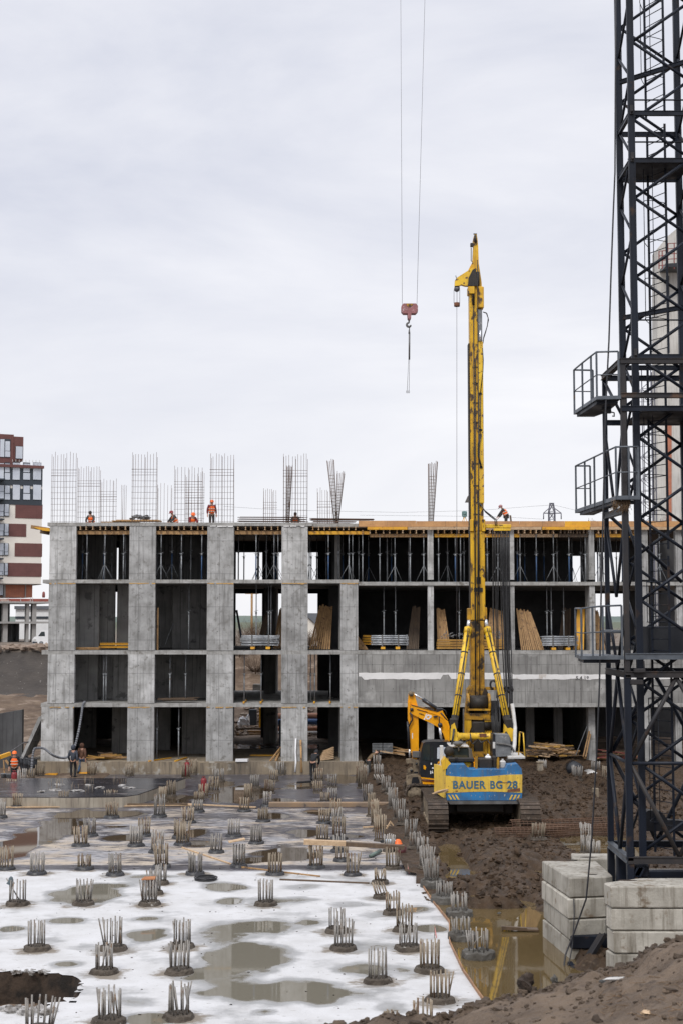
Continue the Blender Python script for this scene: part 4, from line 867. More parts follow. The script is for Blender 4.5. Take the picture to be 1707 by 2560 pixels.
place_props([(262, 0, 0), (268, 0, 0), (427, 0, 0), (466, 0, 0), (612, 0, 0), (654, 0, 0), (777, 0, 0), (787, 0, 0), (826, 0, 0)], YF + .6, Z_1 + .09, STOR[1][1], 'first floor', 'steel props on the first floor')
place_props([(396, 0, 0), (450, 0, 0)], YF + .5, Z_0 + .1, STOR[0][1], 'ground floor', 'steel props on the ground floor')
bm = MB(); bm.box(-.05, .05, -.6, 1.6, 0, .03); bm.box(-.02, .02, -.59, 1.59, .03, .06); bm.box(-.05, .05, -.6, 1.6, .06, .09)
bme = bm.build('beam', 'formy', mesh_only=True)
for (px, z, lb) in ((611, Z_1, 'yellow timber beam lying under the left prop in the third first-floor bay'), (653, Z_1, 'yellow timber beam lying under the right prop in the third first-floor bay'), (786, Z_1, 'yellow timber beam lying under the left prop right of the fourth pier'), (825, Z_1, 'yellow timber beam lying under the right prop right of the fourth pier')):
    tag(inst('beam', bme, None, (bx(px), YF + .5, z)), lb, 'timber beam', 'yellow beams lying under props')
for (px, rz, lb) in ((390, -.5, 'yellow beam sticking out over the footing, left one beside second pier'), (448, -.2, 'yellow beam sticking out over the footing, right one in the second bay')):
    tag(inst('beam', bme, None, (bx(px), YF + .3, Z_0 - .03), (0, 0, rz)), lb, 'timber beam', 'yellow beams lying under props')
# ================================================================ ROTARY DRILLING RIG
RX = xat(1192, 1700, 65)
rig = thing('drilling_rig', 'tall yellow rotary drilling rig with blue and yellow counterweight on muddy crawler tracks', 'drilling rig', (RX, 61, 0.1))
def P(px, py, Y): return V(px, py, Y)
def poly(pts, Y): return [(V(a, b, Y).x, V(a, b, Y).z) for a, b in pts]
YT = 57.6
def crawler(x0, x1, y0, y1, z0, z1, parent, pitch=.2):
    """a track: a stadium loop of shoes round a frame"""
    r = (z1 - z0) / 2; zc = (z0 + z1) / 2; pts = []; L1 = (y1 - r) - (y0 + r); per = 2 * L1 + 2 * PI * r; n = int(per / pitch); mb = MB()
    def at(s):
        s %= per
        if s < L1: return Vector((0, y0 + r + s, z1)), Vector((0, 1, 0))
        s -= L1
        if s < PI * r: a = s / r; return Vector((0, y1 - r + r * math.sin(a), zc + r * math.cos(a))), Vector((0, math.cos(a), -math.sin(a)))
        s -= PI * r
        if s < L1: return Vector((0, y1 - r - s, z0)), Vector((0, -1, 0))
        a = (s - L1) / r; return Vector((0, y0 + r - r * math.sin(a), zc - r * math.cos(a))), Vector((0, -math.cos(a), math.sin(a)))
    for k in range(n):
        p, d = at(per * k / n); nrm = Vector((0, -d.z, d.y)); p2 = p + d * (per / n * .92); q = nrm * -.05
        vs = []
        for x in (x0, x1):
            vs += [Vector((x, 0, 0)) + v for v in (p + q, p2 + q, p2, p + d * .06 + nrm * .0, p + d * .05 + nrm * .045, p + d * .01 + nrm * .045, p)]
        m_ = 7
        mb.add(vs, [tuple(range(m_)), tuple(range(2 * m_ - 1, m_ - 1, -1))] + [(i, i + m_, (i + 1) % m_ + m_, (i + 1) % m_) for i in range(m_)])
    t = mb.build('track', 'track', parent)
    f = MB(); f.bbox(x0 + .12, x1 - .12, y0 + r * .9, y1 - r * .9, z0 + .16, z1 - .14, .04)
    for yy in (y0 + r, y1 - r): f.lathe([(r * .78, x0 + .1), (r * .85, x0 + .16), (r * .85, x1 - .16), (r * .78, x1 - .1)], (0, yy, zc), 20, 'x')
    for q in range(5): f.lathe([(.12, x0 + .06), (.12, x1 - .06)], (0, lerp(y0 + r * 1.6, y1 - r * 1.6, q / 4), z0 + .18), 12, 'x')
    f.build('track_frame', 'jcbd', parent)
    return t
xl0, xl1 = xat(1070, 2040, YT), xat(1120, 2040, YT); xr0, xr1 = xat(1301, 2040, YT), xat(1351, 2040, YT)
zt0, zt1 = .18, 1.42
crawler(xl0, xl1, YT, YT + 5.6, zt0, zt1, rig); crawler(xr0, xr1, YT, YT + 5.6, zt0, zt1, rig)
xc = (xl0 + xr1) / 2
mb = MB(); mb.bbox(xl1 + .02, xr0 - .02, YT + 2.2, YT + 4.4, .7, 1.3, .06); mb.lathe([(1.0, 1.2), (1.0, 1.44)], (xc, YT + 2.9, 0), 28); mb.bbox(xc - 1.0, xc + 1.0, YT + 1.9, YT + 2.18, .8, 1.2, .05)
mb.build('undercarriage', 'grease', rig)
# upper structure deck
YC = 59.0; zdk = 1.5
mb = MB(); mb.bbox(xat(1118, 1990, YC + .5), xat(1296, 1990, YC + .5), YC + .9, YC + 6.2, zdk - .05, zdk + .28, .04); mb.build('deck_frame', 'cwg', rig)
# counterweight, colour bands as stacked castings
def zc_(py): return zat(py, YC)
cl, cr = 1113, 1304
bands = [('counterweight', [(1113, 1938), (1117, 1919), (1122, 1912), (1162, 1912), (1172, 1924), (1262, 1924), (1268, 1912), (1293, 1910), (1302, 1921), (1303.5, 1937)], 'cwb', 0)]
zt, zy1, zy0, zb0, zl = 0, 0, 0, 0, 0
def cw(poly_px, mm, y0, y1, nm='counterweight'):
    mb = MB(); mb.prism(poly(poly_px, YC), y0, y1); return mb.build(nm, mm, rig)
N_ = 16
def curve_line(f): return [(lerp(cl, cr, k / N_), f(k / N_)) for k in range(N_ + 1)]
l1 = curve_line(lambda t: 1939 + 5.5 * math.sin(PI * min(1, t * 1.25)) * (1 - t * .4) - 3 * t)      # blue above, yellow below
l2 = curve_line(lambda t: 1983 - 3.5 * math.sin(PI * t) - 1 * t)
cw([(1113, 1937), (1117, 1919), (1122, 1912), (1162, 1912), (1172, 1924), (1262, 1924), (1268, 1912), (1293, 1910), (1302, 1921), (1304, 1936)] + l1[::-1][1:-1], 'cwb', YC, YC + .95)
cw(l1 + l2[::-1], 'cwy', YC - .012, YC + .95)
cw(l2 + [(1303, 2001), (1116, 2001)], 'cwb', YC, YC + .95)
cw([(1117, 2001.2), (1303, 2001.2), (1300, 2010), (1124, 2011)], 'cwg', YC + .02, YC + .95)
a = xat(1113, 1940, YC); mb = MB()
mb.add([(a - .42, YC + .9, zc_(1915)), (a, YC + .01, zc_(1921)), (a, YC + .01, zc_(1999)), (a - .42, YC + .9, zc_(1985)), (a + .1, YC + .9, zc_(1921)), (a + .1, YC + .9, zc_(1999))], [(0, 3, 2, 1), (0, 1, 4), (3, 5, 2), (0, 4, 5, 3)])
mb.build('side_cheek', 'cwy', rig)
mb = MB(); mb.prism(poly([(1103, 1906), (1112, 1893), (1126, 1909), (1116, 1922), (1106, 1925)], YC + .05), YC + .06, YC + .8); mb.build('corner_guard', 'rigyl', rig)
mb = MB(); mb.bbox(xat(1099, 1940, YC + .7), xat(1108, 1940, YC + .7), YC + .75, YC + .95, zc_(1975), zc_(1868), .02); mb.build('corner_post', 'offw', rig)
for k in range(3):
    for (x0, s_) in ((1118, 1), (1299, -1)):
        q = x0 + s_ * 9 * k; cw([(q, 1987), (q + 4.5, 1987), (q + 4.5 + s_ * 7, 1999), (q + s_ * 7, 1999)] if s_ > 0 else [(q - 4, 1987), (q, 1987), (q + s_ * 6, 1999), (q - 4 + s_ * 6, 1999)], 'cwy', YC - .008, YC + .02, 'warning_stripe')
for (q, mm) in (([(1268, 1974), (1298, 1970), (1299, 1979), (1266, 1980)], 'cwr'), ([(1243, 1956), (1292, 1955.5), (1292, 1957), (1243, 1958)], 'cwr'), ([(1137, 1976.5), (1143, 1976), (1143, 1979), (1137, 1979)], 'cwr')):
    cw(q, mm, YC - .018, YC + .01, 'rust_patch')
def lettering(txt, px, py, Y, hpx, mm, parent, bold=.01, width_px=None, roll=0.0, y_off=-.02, name='lettering', rz=0.0):
    p = V(px, py, Y); h = hpx * Y / FPX; me = text_mesh(txt, h / .70, .006, bold); me.materials.append(M[mm])
    xs = [v.co.x for v in me.vertices]; w = max(xs) - min(xs); sx = (width_px * Y / FPX) / w if width_px else 1
    off = Vector(parent.location) + (Vector(parent.parent.location) if parent.parent else Vector((0, 0, 0)))
    o = inst(name, me, parent, Vector((p.x, p.y + y_off, p.z)) - off, (PI / 2, -roll, rz), (sx, 1, 1)); return o
for wd, x0, x1 in (('BAUER', 1130, 1211), ('BG', 1223, 1253), ('28', 1266, 1292)):
    lettering(wd, x0, 1971, YC, 18.5, 'cwt', rig, .012, x1 - x0)
# items on the rear deck
mb = MB(); Yd = YC + .5
mb.bbox(xat(1124, 1900, Yd), xat(1186, 1900, Yd), Yd + .5, Yd + 2.4, zdk + .25, zat(1908, Yd), .04); mb.build('engine_hood', 'rigy', rig)
mb = MB(); mb.bbox(xat(1122, 1900, Yd), xat(1187, 1900, Yd), Yd + .3, Yd + .62, zat(1907, Yd), zat(1897, Yd), .03); mb.bbox(xat(1137, 1900, Yd), xat(1144, 1900, Yd), Yd + .2, Yd + .3, zat(1901, Yd), zat(1894, Yd), .02); mb.build('hood_edge', 'grease', rig)
Yk = YC + 2.6
mb = MB(); mb.bbox(xat(1126, 1890, Yk), xat(1173, 1890, Yk), Yk, Yk + 1.6, zdk + .2, zat(1868, Yk), .06); cab = mb.build('operator_cab', 'glassd', rig)
mb = MB(); mb.bbox(xat(1123, 1890, Yk), xat(1171, 1890, Yk), Yk - .08, Yk + 1.65, zat(1868, Yk), zat(1864.5, Yk), .015); mb.build('cab_roof', 'offw', cab)
mb = MB(); mb.bar(P(1174, 1900, Yk - .02), P(1172, 1869, Yk - .02), .08); mb.bar(P(1180, 1900, Yk - .02), P(1176, 1872, Yk - .02), .05); mb.build('cab_pillar', 'cwg', cab)
mb = MB(); p = P(1144, 1858, Yk - .1); mb.lathe([(.0, .10), (.12, .09), (.19, .05), (.215, 0), (.19, -.06), (.10, -.11), (.02, -.12)], (p.x, p.y, p.z), 20); mb.tube([(p.x + .02, p.y, p.z - .1), (p.x + .02, p.y, p.z - .34)], .03); mb.build('dome_mirror', 'cwg', rig)
mb = MB(); mb.lathe([(.05, -.2), (.2, -.17), (.22, 0), (.2, .17), (.05, .2)], tuple(P(1121, 1878, Yk - .2)), 14, 'y'); mb.build('round_air_filter', 'grease', rig)
# grey panel, canisters, platform with rail
Yg = YC + 1.2
mb = MB(); mb.prism(poly([(1237, 1836), (1272, 1838), (1277, 1890), (1238, 1892)], Yg), Yg, Yg + .9); mb.build('control_cabinet', 'panelg', rig)
mb = MB(); mb.prism(poly([(1230, 1836), (1236.8, 1836), (1237.6, 1892), (1230, 1892)], Yg), Yg + .01, Yg + .88); mb.build('cabinet_side', 'black', rig)
mb = MB(); mb.prism(poly([(1230.5, 1855), (1236.5, 1855), (1236.5, 1871), (1230.5, 1871)], Yg), Yg - .012, Yg + .02); mb.build('notice_plate', 'offw', rig)
mb = MB(); mb.tube([P(1239, 1858, Yg - .03), P(1262, 1861, Yg - .05), P(1276, 1864, Yg - .02), P(1284, 1880, Yg)], .045, 8); mb.build('strap', 'cwg', rig)
def canister(px, py0, py1, w, mm, Y, nm='canister'):
    x = xat(px, py0, Y); h = w * Y / FPX / 2; mb = MB(); z0, z1 = zat(py1, Y), zat(py0, Y)
    mb.bbox(x - h, x + h, Y, Y + .3, z0, z1 - .06, .05); mb.lathe([(h * .4, z1 - .06), (h * .4, z1)], (x, Y + .15, 0), 10); return mb.build(nm, mm, rig)
canister(1219.5, 1886, 1901, 14, 'white', Yd + .3); canister(1256, 1898, 1922, 14, 'offw', Yd + .1)
mb = MB(); mb.bbox(xat(1196, 1900, Yd), xat(1231, 1900, Yd), Yd + .15, Yd + .7, zat(1926, Yd), zat(1897, Yd), .04); mb.bbox(xat(1232, 1900, Yd), xat(1242, 1900, Yd), Yd + .2, Yd + .7, zat(1924, Yd), zat(1892, Yd), .04); mb.bbox(xat(1266, 1900, Yd), xat(1287, 1900, Yd), Yd + .2, Yd + .6, zat(1914, Yd), zat(1899, Yd), .04); mb.build_each('pump_unit', 'grease', rig)
mb = MB()
for (x0, x1, ztp) in ((1186, 1192, 1886), (1240, 1246, 1892)): mb.prism(poly([(x0, 1926), (x0 + 1, ztp + 8), (x0 + 3, ztp), (x1, ztp + 2), (x1, 1926)], Yd), Yd - .1, Yd + .1)
mb.build_each('lifting_eye', 'rigyd', rig)
Yp = YC + 1.0
mb = MB(); mb.bbox(xat(1268, 1895, Yp), xat(1311, 1895, Yp), Yp - .1, Yp + 1.6, zat(1897, Yp) , zat(1890, Yp), .02); mb.build('side_platform', 'offw', rig)
mb = MB(); q = [P(1311, 1895, Yp), P(1306.5, 1832, Yp), P(1298, 1830, Yp), P(1299, 1888, Yp + .9)]; mb.tube(q[:2], .028); mb.tube(q[1:3], .028); mb.tube([q[2], (q[2].x, q[2].y + .5, zat(1893, Yp))], .028); mb.build('handrail', 'rigyl', rig)
# A-frame: cross tube, lugs, kinematic frame and winches
Yx = 62.6
z = zat(1841.5, Yx); x0, x1 = xat(1128, 1841, Yx), xat(1281, 1841, Yx)
mb = MB(); mb.lathe([(.20, x0), (.205, x0 + .3), (.16, x0 + .32), (.16, x1 - .32), (.205, x1 - .3), (.2, x1)], (0, Yx, z), 20, 'x')
for t in (.28, .5, .68): mb.lathe([(.17, lerp(x0, x1, t) - .02), (.17, lerp(x0, x1, t) + .02)], (0, Yx, z), 20, 'x')
mb.build('cross_tube', 'rigyl', rig)
for (pp,) in (([(1124, 1850), (1126, 1812), (1134, 1806), (1142, 1832), (1143, 1852)],), ([(1258, 1832), (1259, 1810), (1266, 1820), (1274, 1818), (1281, 1822), (1281, 1852), (1262, 1852)],)):
    mb = MB(); mb.prism(poly(pp, Yx), Yx - .22, Yx + .22); mb.build('tube_lug', 'rigyl', rig)
mb = MB(); mb.prism(poly([(1196, 1833), (1214, 1833), (1214, 1842), (1197, 1842)], Yx), Yx - .172, Yx - .15); mb.build('rust_patch', 'cwr', rig)
Ym = 65.0
for (b, t, tt) in (((1133, 1816), (1169, 1570), (1172, 1548)), ((1269, 1816), (1216.5, 1570), (1211, 1546))):
    a_, c_, d_ = P(*b, Yx), P(*t, Ym - .3), P(*tt, Ym - .2)
    lo = a_.lerp(c_, .1)
    mb = MB(); mb.tube([lo, c_], .15, 14); mb.tube([c_ - (c_ - a_).normalized() * .25, c_], .175, 14); cy = mb.build('backstay_cylinder', 'rigyl', rig)
    mb = MB()
    for t in (.3, .52, .74): w_ = a_.lerp(c_, t); mb.tube([w_ - (c_ - a_).normalized() * .03, w_ + (c_ - a_).normalized() * .03], .160, 12)
    mb.tube([lo + Vector((.03, -.16, 0)), a_.lerp(c_, .5) + Vector((.05, -.17, 0)), c_ + Vector((-.02, -.19, 0))], .022, 6); mb.tube([lo + Vector((-.07, -.15, 0)), a_.lerp(c_, .4) + Vector((-.05, -.17, 0)), c_ + Vector((.06, -.18, 0))], .016, 6); mb.build('hose_clip', 'rubber', cy)
    mb = MB(); mb.tube([c_, d_], .09, 12); mb.build('cylinder_rod', 'chrome', cy)
    mb = MB(); mb.bbox(d_.x - .09, d_.x + .09, d_.y - .1, d_.y + .3, d_.z - .05, d_.z + .5, .03); mb.build('rod_eye', 'rigyd', cy)
    mb = MB(); mb.tube([a_ - (c_ - a_).normalized() * .05, lo], [.12, .17], 12); mb.bbox(a_.x - .17, a_.x + .17, a_.y - .2, a_.y + .2, a_.z - .1, a_.z + .35, .04); mb.build('cylinder_foot', 'grease', cy)
mb = MB()
mb.prism(poly([(1166, 1742), (1166, 1724), (1176, 1712), (1206, 1712), (1214, 1726), (1220, 1742)], Ym), Ym - .5, Ym + .5); mb.build('mast_foot', 'rigyd', rig)
Yw = 64.0
mb = MB(); x0, x1 = xat(1172, 1757, Yw), xat(1217, 1757, Yw); z = zat(1757, Yw); mb.lathe([(.33, x0), (.33, x1)], (0, Yw, z), 24, 'x'); mb.build('winch_drum', 'grease', rig)
mb = MB(); mb.lathe([(.42, x0 - .12), (.42, x0 - .02)], (0, Yw, z), 24, 'x'); mb.lathe([(.42, x1 + .02), (.42, x1 + .12)], (0, Yw, z), 24, 'x'); mb.bar((x0 - .1, Yw - .3, zat(1773, Yw)), (x1 + .1, Yw - .3, zat(1773, Yw)), .08); mb.build('drum_flange', 'rigyd', rig)
mb = MB()
mb.prism(poly([(1160, 1798), (1165, 1740), (1171, 1740), (1171, 1785), (1219, 1785), (1219, 1740), (1223, 1745), (1224, 1800)], Yw), Yw - .15, Yw + .4); mb.build('winch_frame', 'rigyd', rig)
for pp in ([(1159, 1835), (1159, 1798), (1176, 1798), (1177, 1815), (1170, 1835)], [(1209, 1835), (1210, 1798), (1225, 1798), (1230, 1835)]):
    mb = MB(); mb.prism(poly(pp, Yw), Yw - .1, Yw + .1); mb.build('frame_leg', 'rigy', rig)
mb = MB()
for px in (1168, 1176, 1210, 1217): mb.prism(poly([(px, 1894), (px + .5, 1850), (px + 6, 1850), (px + 6, 1894)], Yx + .4), Yx + .3, Yx + 1.2)
mb.build_each('kinematic_link', 'rigy', rig)
mb = MB(); mb.lathe([(.2, 0), (.2, .8)], (xat(1183, 1815, Yw), Yw - .05, zat(1815, Yw)), 14, 'x'); mb.bbox(xat(1177, 1860, Yw), xat(1209, 1860, Yw), Yw - .4, Yw + .3, zat(1892, Yw), zat(1803, Yw), .05); mb.build('hydraulic_motor', 'grease', rig)
mb = MB(); mb.bar(P(1172, 1882, Yx), P(1214, 1882, Yx), .12, .1); mb.bar(P(1176, 1888, Yx), P(1212, 1888, Yx), .2, .12); mb.build('cross_beam', 'rigyd', rig)
# mast
mx0, mx1 = xat(1173, 1500, Ym), xat(1207, 1500, Ym)
def zm(py): return zat(py, Ym)
mb = MB(); mb.bbox(mx0, mx1, Ym - .35, Ym + .35, zm(1742), zm(1552), .03); mb.build('lower_mast', 'rigyd', rig)
ux0, ux1 = xat(1174, 1200, Ym), xat(1206, 1200, Ym)
mb = MB(); mb.bbox(ux0 - .03, ux1 + .03, Ym - .36, Ym + .36, zm(1551), zm(1330), .03); mb.bbox(ux0 - .05, ux0 + .1, Ym - .45, Ym + .2, zm(1330), zm(1300), .02); mb.bbox(ux1 - .1, ux1 + .05, Ym - .45, Ym + .2, zm(1330), zm(1300), .02); mb.build('middle_mast', 'rigy', rig)
mb = MB(); mb.bbox(ux0, ux1 - .01, Ym - .33, Ym + .33, zm(1329), zm(722), .03); mb.build('upper_mast', 'rigy', rig)
mb = MB(); mb.bbox(ux1 - .24, ux1 + .012, Ym - .39, Ym + .1, zm(1260), zm(858), .03); mb.build('rope_guard', 'rigyl', rig)
mb = MB(); mb.bbox(ux0 - .06, ux0 + .0, Ym - .2, Ym + .3, zm(1530), zm(860), .01); mb.build('guide_rail', 'grease', rig)
mb = MB(); mb.box(ux1 - .24, ux1 - .02, Ym - .4, Ym - .33, zm(856), zm(778)); mb.build('scraped_plate', 'panelg', rig)
mb = MB(); p, q = P(1199, 853, Ym - .45), P(1199, 826, Ym - .45); mb.tube([p, q], .05, 10); mb.build('crowd_rod', 'chrome', rig)
mb = MB(); mb.bbox(ux0 - .08, ux0 + .22, Ym - .5, Ym + .1, zm(740), zm(722), .02); mb.bbox(ux1 - .2, ux1 + .06, Ym - .5, Ym + .1, zm(775), zm(722), .03); mb.build('head_flange', 'rigy', rig)
# dark openings and clamps down the mast
mb = MB()
for py in (1009, 1057, 1160, 1215, 1286, 920, 960): mb.box(ux0 + .1, ux1 - .16, Ym - .375, Ym - .352, zm(py + 1.5), zm(py))
mb.box(ux0 + .22, ux0 + .42, Ym - .372, Ym - .35, zm(1460), zm(1443)); mb.box(ux0 + .1, ux0 + .5, Ym - .42, Ym - .35, zm(1480), zm(1470))
for py in (985, 1075, 1168, 1262): mb.bbox(ux1 - .19, ux1 - .06, Ym - .44, Ym - .36, zm(py + 5), zm(py), .01)
mb.build_each('mast_clamp', 'grease', rig)
# ropes on the mast
mb = MB()
for (a_, b_) in (((1182, 735), (1187, 1745)), ((1192, 650), (1198, 1750)), ((1187, 900), (1188, 1700)), ((1196, 985), (1196, 1450))):
    mb.tube([P(*a_, Ym - .42), P((a_[0] + b_[0]) / 2 + random.uniform(-1, 1), (a_[1] + b_[1]) / 2, Ym - .4), P(*b_, Ym - .62)], .022, 6)
mb.build_each('rope', 'rubber', rig)
mb = MB()
mb.tube([P(1199, 1085, Ym - .45), P(1194, 1110, Ym - .48), P(1194, 1140, Ym - .48), P(1201, 1168, Ym - .45)], .03, 6); mb.tube([P(1202, 1085, Ym - .45), P(1197, 1112, Ym - .48), P(1196, 1142, Ym - .48), P(1203, 1168, Ym - .45)], .025, 6)
mb.tube([P(1206, 780, Ym), P(1214, 782, Ym), P(1219, 795, Ym), P(1217, 815, Ym), P(1208, 842, Ym), P(1206, 858, Ym - .3)], .022, 6); mb.tube([P(1206, 780, Ym), P(1216, 784, Ym), P(1220, 800, Ym), P(1213, 830, Ym), P(1206, 852, Ym - .3)], .02, 6)
mb.tube([P(1205, 870, Ym - .4), P(1207, 900, Ym - .4), P(1206, 930, Ym - .42), P(1199, 985, Ym - .45)], .02, 6); mb.tube([P(1200, 985, Ym - .45), P(1199, 1085, Ym - .45)], .02, 6)
mb.tube([P(1198, 1258, Ym - .5), P(1210, 1276, Ym - .5), P(1228, 1290, Ym - .5), P(1240, 1300, Ym - .5), P(1241, 1314, Ym - .4)], .025, 6); mb.tube([P(1200, 1260, Ym - .5), P(1212, 1280, Ym - .5), P(1226, 1292, Ym - .5), P(1236, 1300, Ym - .5), P(1237, 1314, Ym - .4)], .025, 6)
mb.tube([P(1194, 1250, Ym - .45), P(1193, 1560, Ym - .5)], .03, 6)
mb.build_each('mast_hose', 'rubber', rig)
# head: spire, jib and rope sheaves
mb = MB(); mb.prism(poly([(1173, 722), (1167, 680), (1180, 655), (1182, 617), (1181, 600), (1184, 588), (1190, 588), (1192, 600), (1193.5, 617), (1195, 660), (1202, 706), (1203, 722)], Ym), Ym - .12, Ym + .3); head = mb.build('mast_head', 'rigy', rig)
mb = MB(); mb.prism(poly([(1134, 720), (1134.5, 706), (1140, 699), (1176, 676), (1184, 680), (1184, 720), (1160, 719), (1150, 716), (1146, 719)], Ym), Ym - .42, Ym - .13); mb.build('jib', 'rigyl', rig)
mb = MB(); mb.prism(poly([(1166, 720), (1168, 700), (1178, 680), (1186, 676), (1190, 720)], Ym), Ym - .46, Ym - .425); mb.tube([P(1187, 588, Ym - .2), P(1187.5, 606, Ym - .2)], .055, 8); mb.tube([P(1192, 680, Ym - .3), P(1192, 715, Ym - .3)], .1, 10); mb.tube([P(1182, 676, Ym - .4), P(1182, 762, Ym - .42)], [.05, .06], 8); mb.tube([P(1199, 722, Ym - .4), P(1200, 770, Ym - .42)], [.09, .05], 8); mb.build('rope_socket', 'grease', rig)
mb = MB(); mb.box(xat(1174, 614, Ym), xat(1181, 614, Ym), Ym - .2, Ym, zm(618), zm(610)); mb.tube([P(1176.5, 619, Ym), P(1176.5, 652, Ym), P(1179, 654, Ym)], .02, 6); mb.box(xat(1182, 587, Ym), xat(1190.5, 587, Ym), Ym - .1, Ym, zm(586.5), zm(585)); mb.tube([P(1138, 689, Ym - .3), P(1140, 697, Ym - .3), P(1148, 697, Ym - .3), P(1172, 680, Ym - .3)], .018, 6); mb.tube([P(1192, 620, Ym), P(1194, 650, Ym)], .015, 6); mb.build('head_fitting', 'grease', rig)
mb = MB(); p = P(1141, 722, Ym - .28); mb.lathe([(.13, -.1), (.13, .1)], tuple(p), 14, 'y')
for px in (1133.6, 1141, 1148): mb.tube([P(px, 724, Ym - .28), P(px, 758, Ym - .28)], .012, 6)
mb.build('jib_sheave', 'wire', rig)
mb = MB(); p = P(1141, 762, Ym - .28); mb.lathe([(.13, -.08), (.135, -.06), (.135, .08), (.12, .1)], tuple(p), 14); mb.build('rope_weight', 'cwr', rig)
mb = MB(); mb.tube([P(1140.7, 765, Ym - .28), P(1140.7, 1712, Ym - .28)], .011, 6); mb.build('auxiliary_rope', 'wire', rig)
# hose bundle on the right with its bracket
mb = MB(); mb.bbox(xat(1210, 1316, Ym), xat(1275, 1316, Ym), Ym - .3, Ym - .05, zm(1321), zm(1312), .02); mb.bbox(xat(1231, 1316, Ym), xat(1273, 1316, Ym), Ym - .34, Ym - .31, zm(1328), zm(1322), .01); mb.build('hose_bracket', 'rigyl', rig)
for k in range(12):
    xt = 1230 + 3.9 * k if k < 5 else 1250 + 3.6 * (k - 5); xb = 1237 + 1.5 * k if k < 5 else 1262 + 3.2 * (k - 5) + random.uniform(-2, 2); yb = (1720, 1745, 1700, 1770, 1800)[k % 5] if k < 5 else random.uniform(1790, 1880)
    mb = MB(); Y = Ym - .28 + .05 * (k % 3)
    xm = lerp(xt, xb, .5) - 3 + random.uniform(-2, 2)
    mb.tube([P(xt, 1322, Y), P(xt + random.uniform(-.5, .5), 1400, Y), P(lerp(xt, xm, .7), 1520, Y), P(xm + 3, 1640, Y - .2), P(xb, 1740 if yb > 1760 else yb - 25, Y - .5), P(xb + 1, yb, Y - 1.0)], .018 if k < 5 else .027, 7); mb.build('hydraulic_hose', 'rubber', rig)
mb = MB(); mb.bar(P(1213, 1721, Ym - .3), P(1256, 1722, Ym - .5), .12, .14); mb.build('hose_arm', 'rigyd', rig)
mb = MB()
for k in range(5): c0 = P(1262 + 4 * k, 1722 + random.uniform(-5, 5), Ym - .65); mb.blob(tuple(c0), .1, .1, .13, .5, seed=k)
for r0 in (.16, .12): mb.tube([(P(1232, 1712, Ym - .5).x + r0 * math.cos(a_ * PI / 8), Ym - .5, P(1232, 1712, Ym - .5).z + 1.3 * r0 * math.sin(a_ * PI / 8)) for a_ in range(-1, 13)], .025, 6)
mb.build('hose_clamp', 'rubber', rig)
mb = MB(); mb.tube([P(1279, 1760, 63.2), P(1283, 1790, 63), P(1286, 1820, 62.5), P(1285, 1860, 62), P(1281, 1886, 61.4)], .085, 12); mb.build('feed_hose', 'offw', rig)
mb = MB()
for k in range(7): mb.tube([P(1226 + 3 * k, 1752, 64.2), P(1228 + 3.4 * k, 1790 + 6 * (k % 3), 63.9), P(1230 + 3 * k, 1836, 63.4)], .035, 6)
for k in range(4): mb.tube([P(1150 + 22 * k, 1848, 62.4), P(1158 + 22 * k, 1857 + 3 * (k % 2), 62.2), P(1170 + 22 * k, 1850, 62.4)], .03, 6)
mb.tube([P(1134, 1822, 62.3), P(1131, 1845, 62.2), P(1127, 1865, 62.2)], .05, 6); mb.tube([P(1174, 1834, 62.3), P(1176, 1848, 62.2), P(1179, 1856, 62.2)], .03, 6); mb.tube([P(1263, 1830, 62.3), P(1272, 1845, 62.1), P(1277, 1862, 62)], .045, 6)
mb.build_each('deck_hose', 'rubber', rig)
mb = MB(); mb.bbox(xat(1156, 1800, 63.5), xat(1159, 1800, 63.5), 63.4, 63.6, zat(1832, 63.5), zat(1772, 63.5), .01); mb.build('access_post', 'cwg', rig)
# rubber mat or ledge pieces on the left track
mb = MB()
for k in range(4): a_ = P(1080 + 5 * k, 1984 - 2 * k, YT + 1.0); mb.bar(a_, a_ + Vector((.55, .3 + .1 * k, .05)), .12, .03)
tag(mb.build('board_scraps', 'timberp'), 'small pile of splintered yellow boards on the left rig track', 'boards')
# the pale vertical lattice rail left of the mast
mb = MB(); mb.bbox(xat(1170, 1300, 66.2), xat(1174, 1300, 66.2), 66.1, 66.25, zat(1560, 66.2), zat(1256, 66.2), .01); mb.prism(poly([(1161, 1256), (1168, 1240), (1174, 1238), (1174, 1256)], 66.2), 66.0, 66.3); mb.build('kelly_guide', 'cwg', rig)

# ================================================================ EXCAVATOR
YE = 69.0
ex = thing('excavator', 'orange yellow excavator with black cab, boom raised to the left beside the rig', 'excavator', (xat(1090, 1980, YE), YE, .2))
def E(x, y): return (1010 + .1105 * x, 1720 + .1105 * y)
def epoly(pts, Y): return poly([E(*p) for p in pts], Y)
def eprism(nm, pts, mm, y0, y1, parent=ex, Y=YE):
    mb = MB(); mb.prism(epoly(pts, Y), y0, y1); return mb.build(nm, mm, parent)
boom = eprism('boom', [(135, 395), (170, 372), (250, 402), (420, 440), (620, 500), (740, 545), (850, 500), (890, 580), (960, 690), (1010, 860), (1010, 1230), (925, 1230), (905, 1130), (870, 1030), (815, 940), (745, 875), (600, 790), (420, 710), (200, 605), (150, 560), (132, 480)], 'jcb', YE - .24, YE + .24)
bm_ = MB(); bm_.prism(epoly([(285, 470), (640, 560), (640, 575), (285, 487)], YE), YE - .27, YE - .235)
bm_.prism(epoly([(640, 560), (760, 600), (870, 660), (940, 780), (985, 940), (970, 945), (920, 795), (855, 680), (750, 618), (640, 575)], YE), YE - .27, YE - .235); bm_.build('boom_pipe', 'jcb', boom)
bm_ = MB()
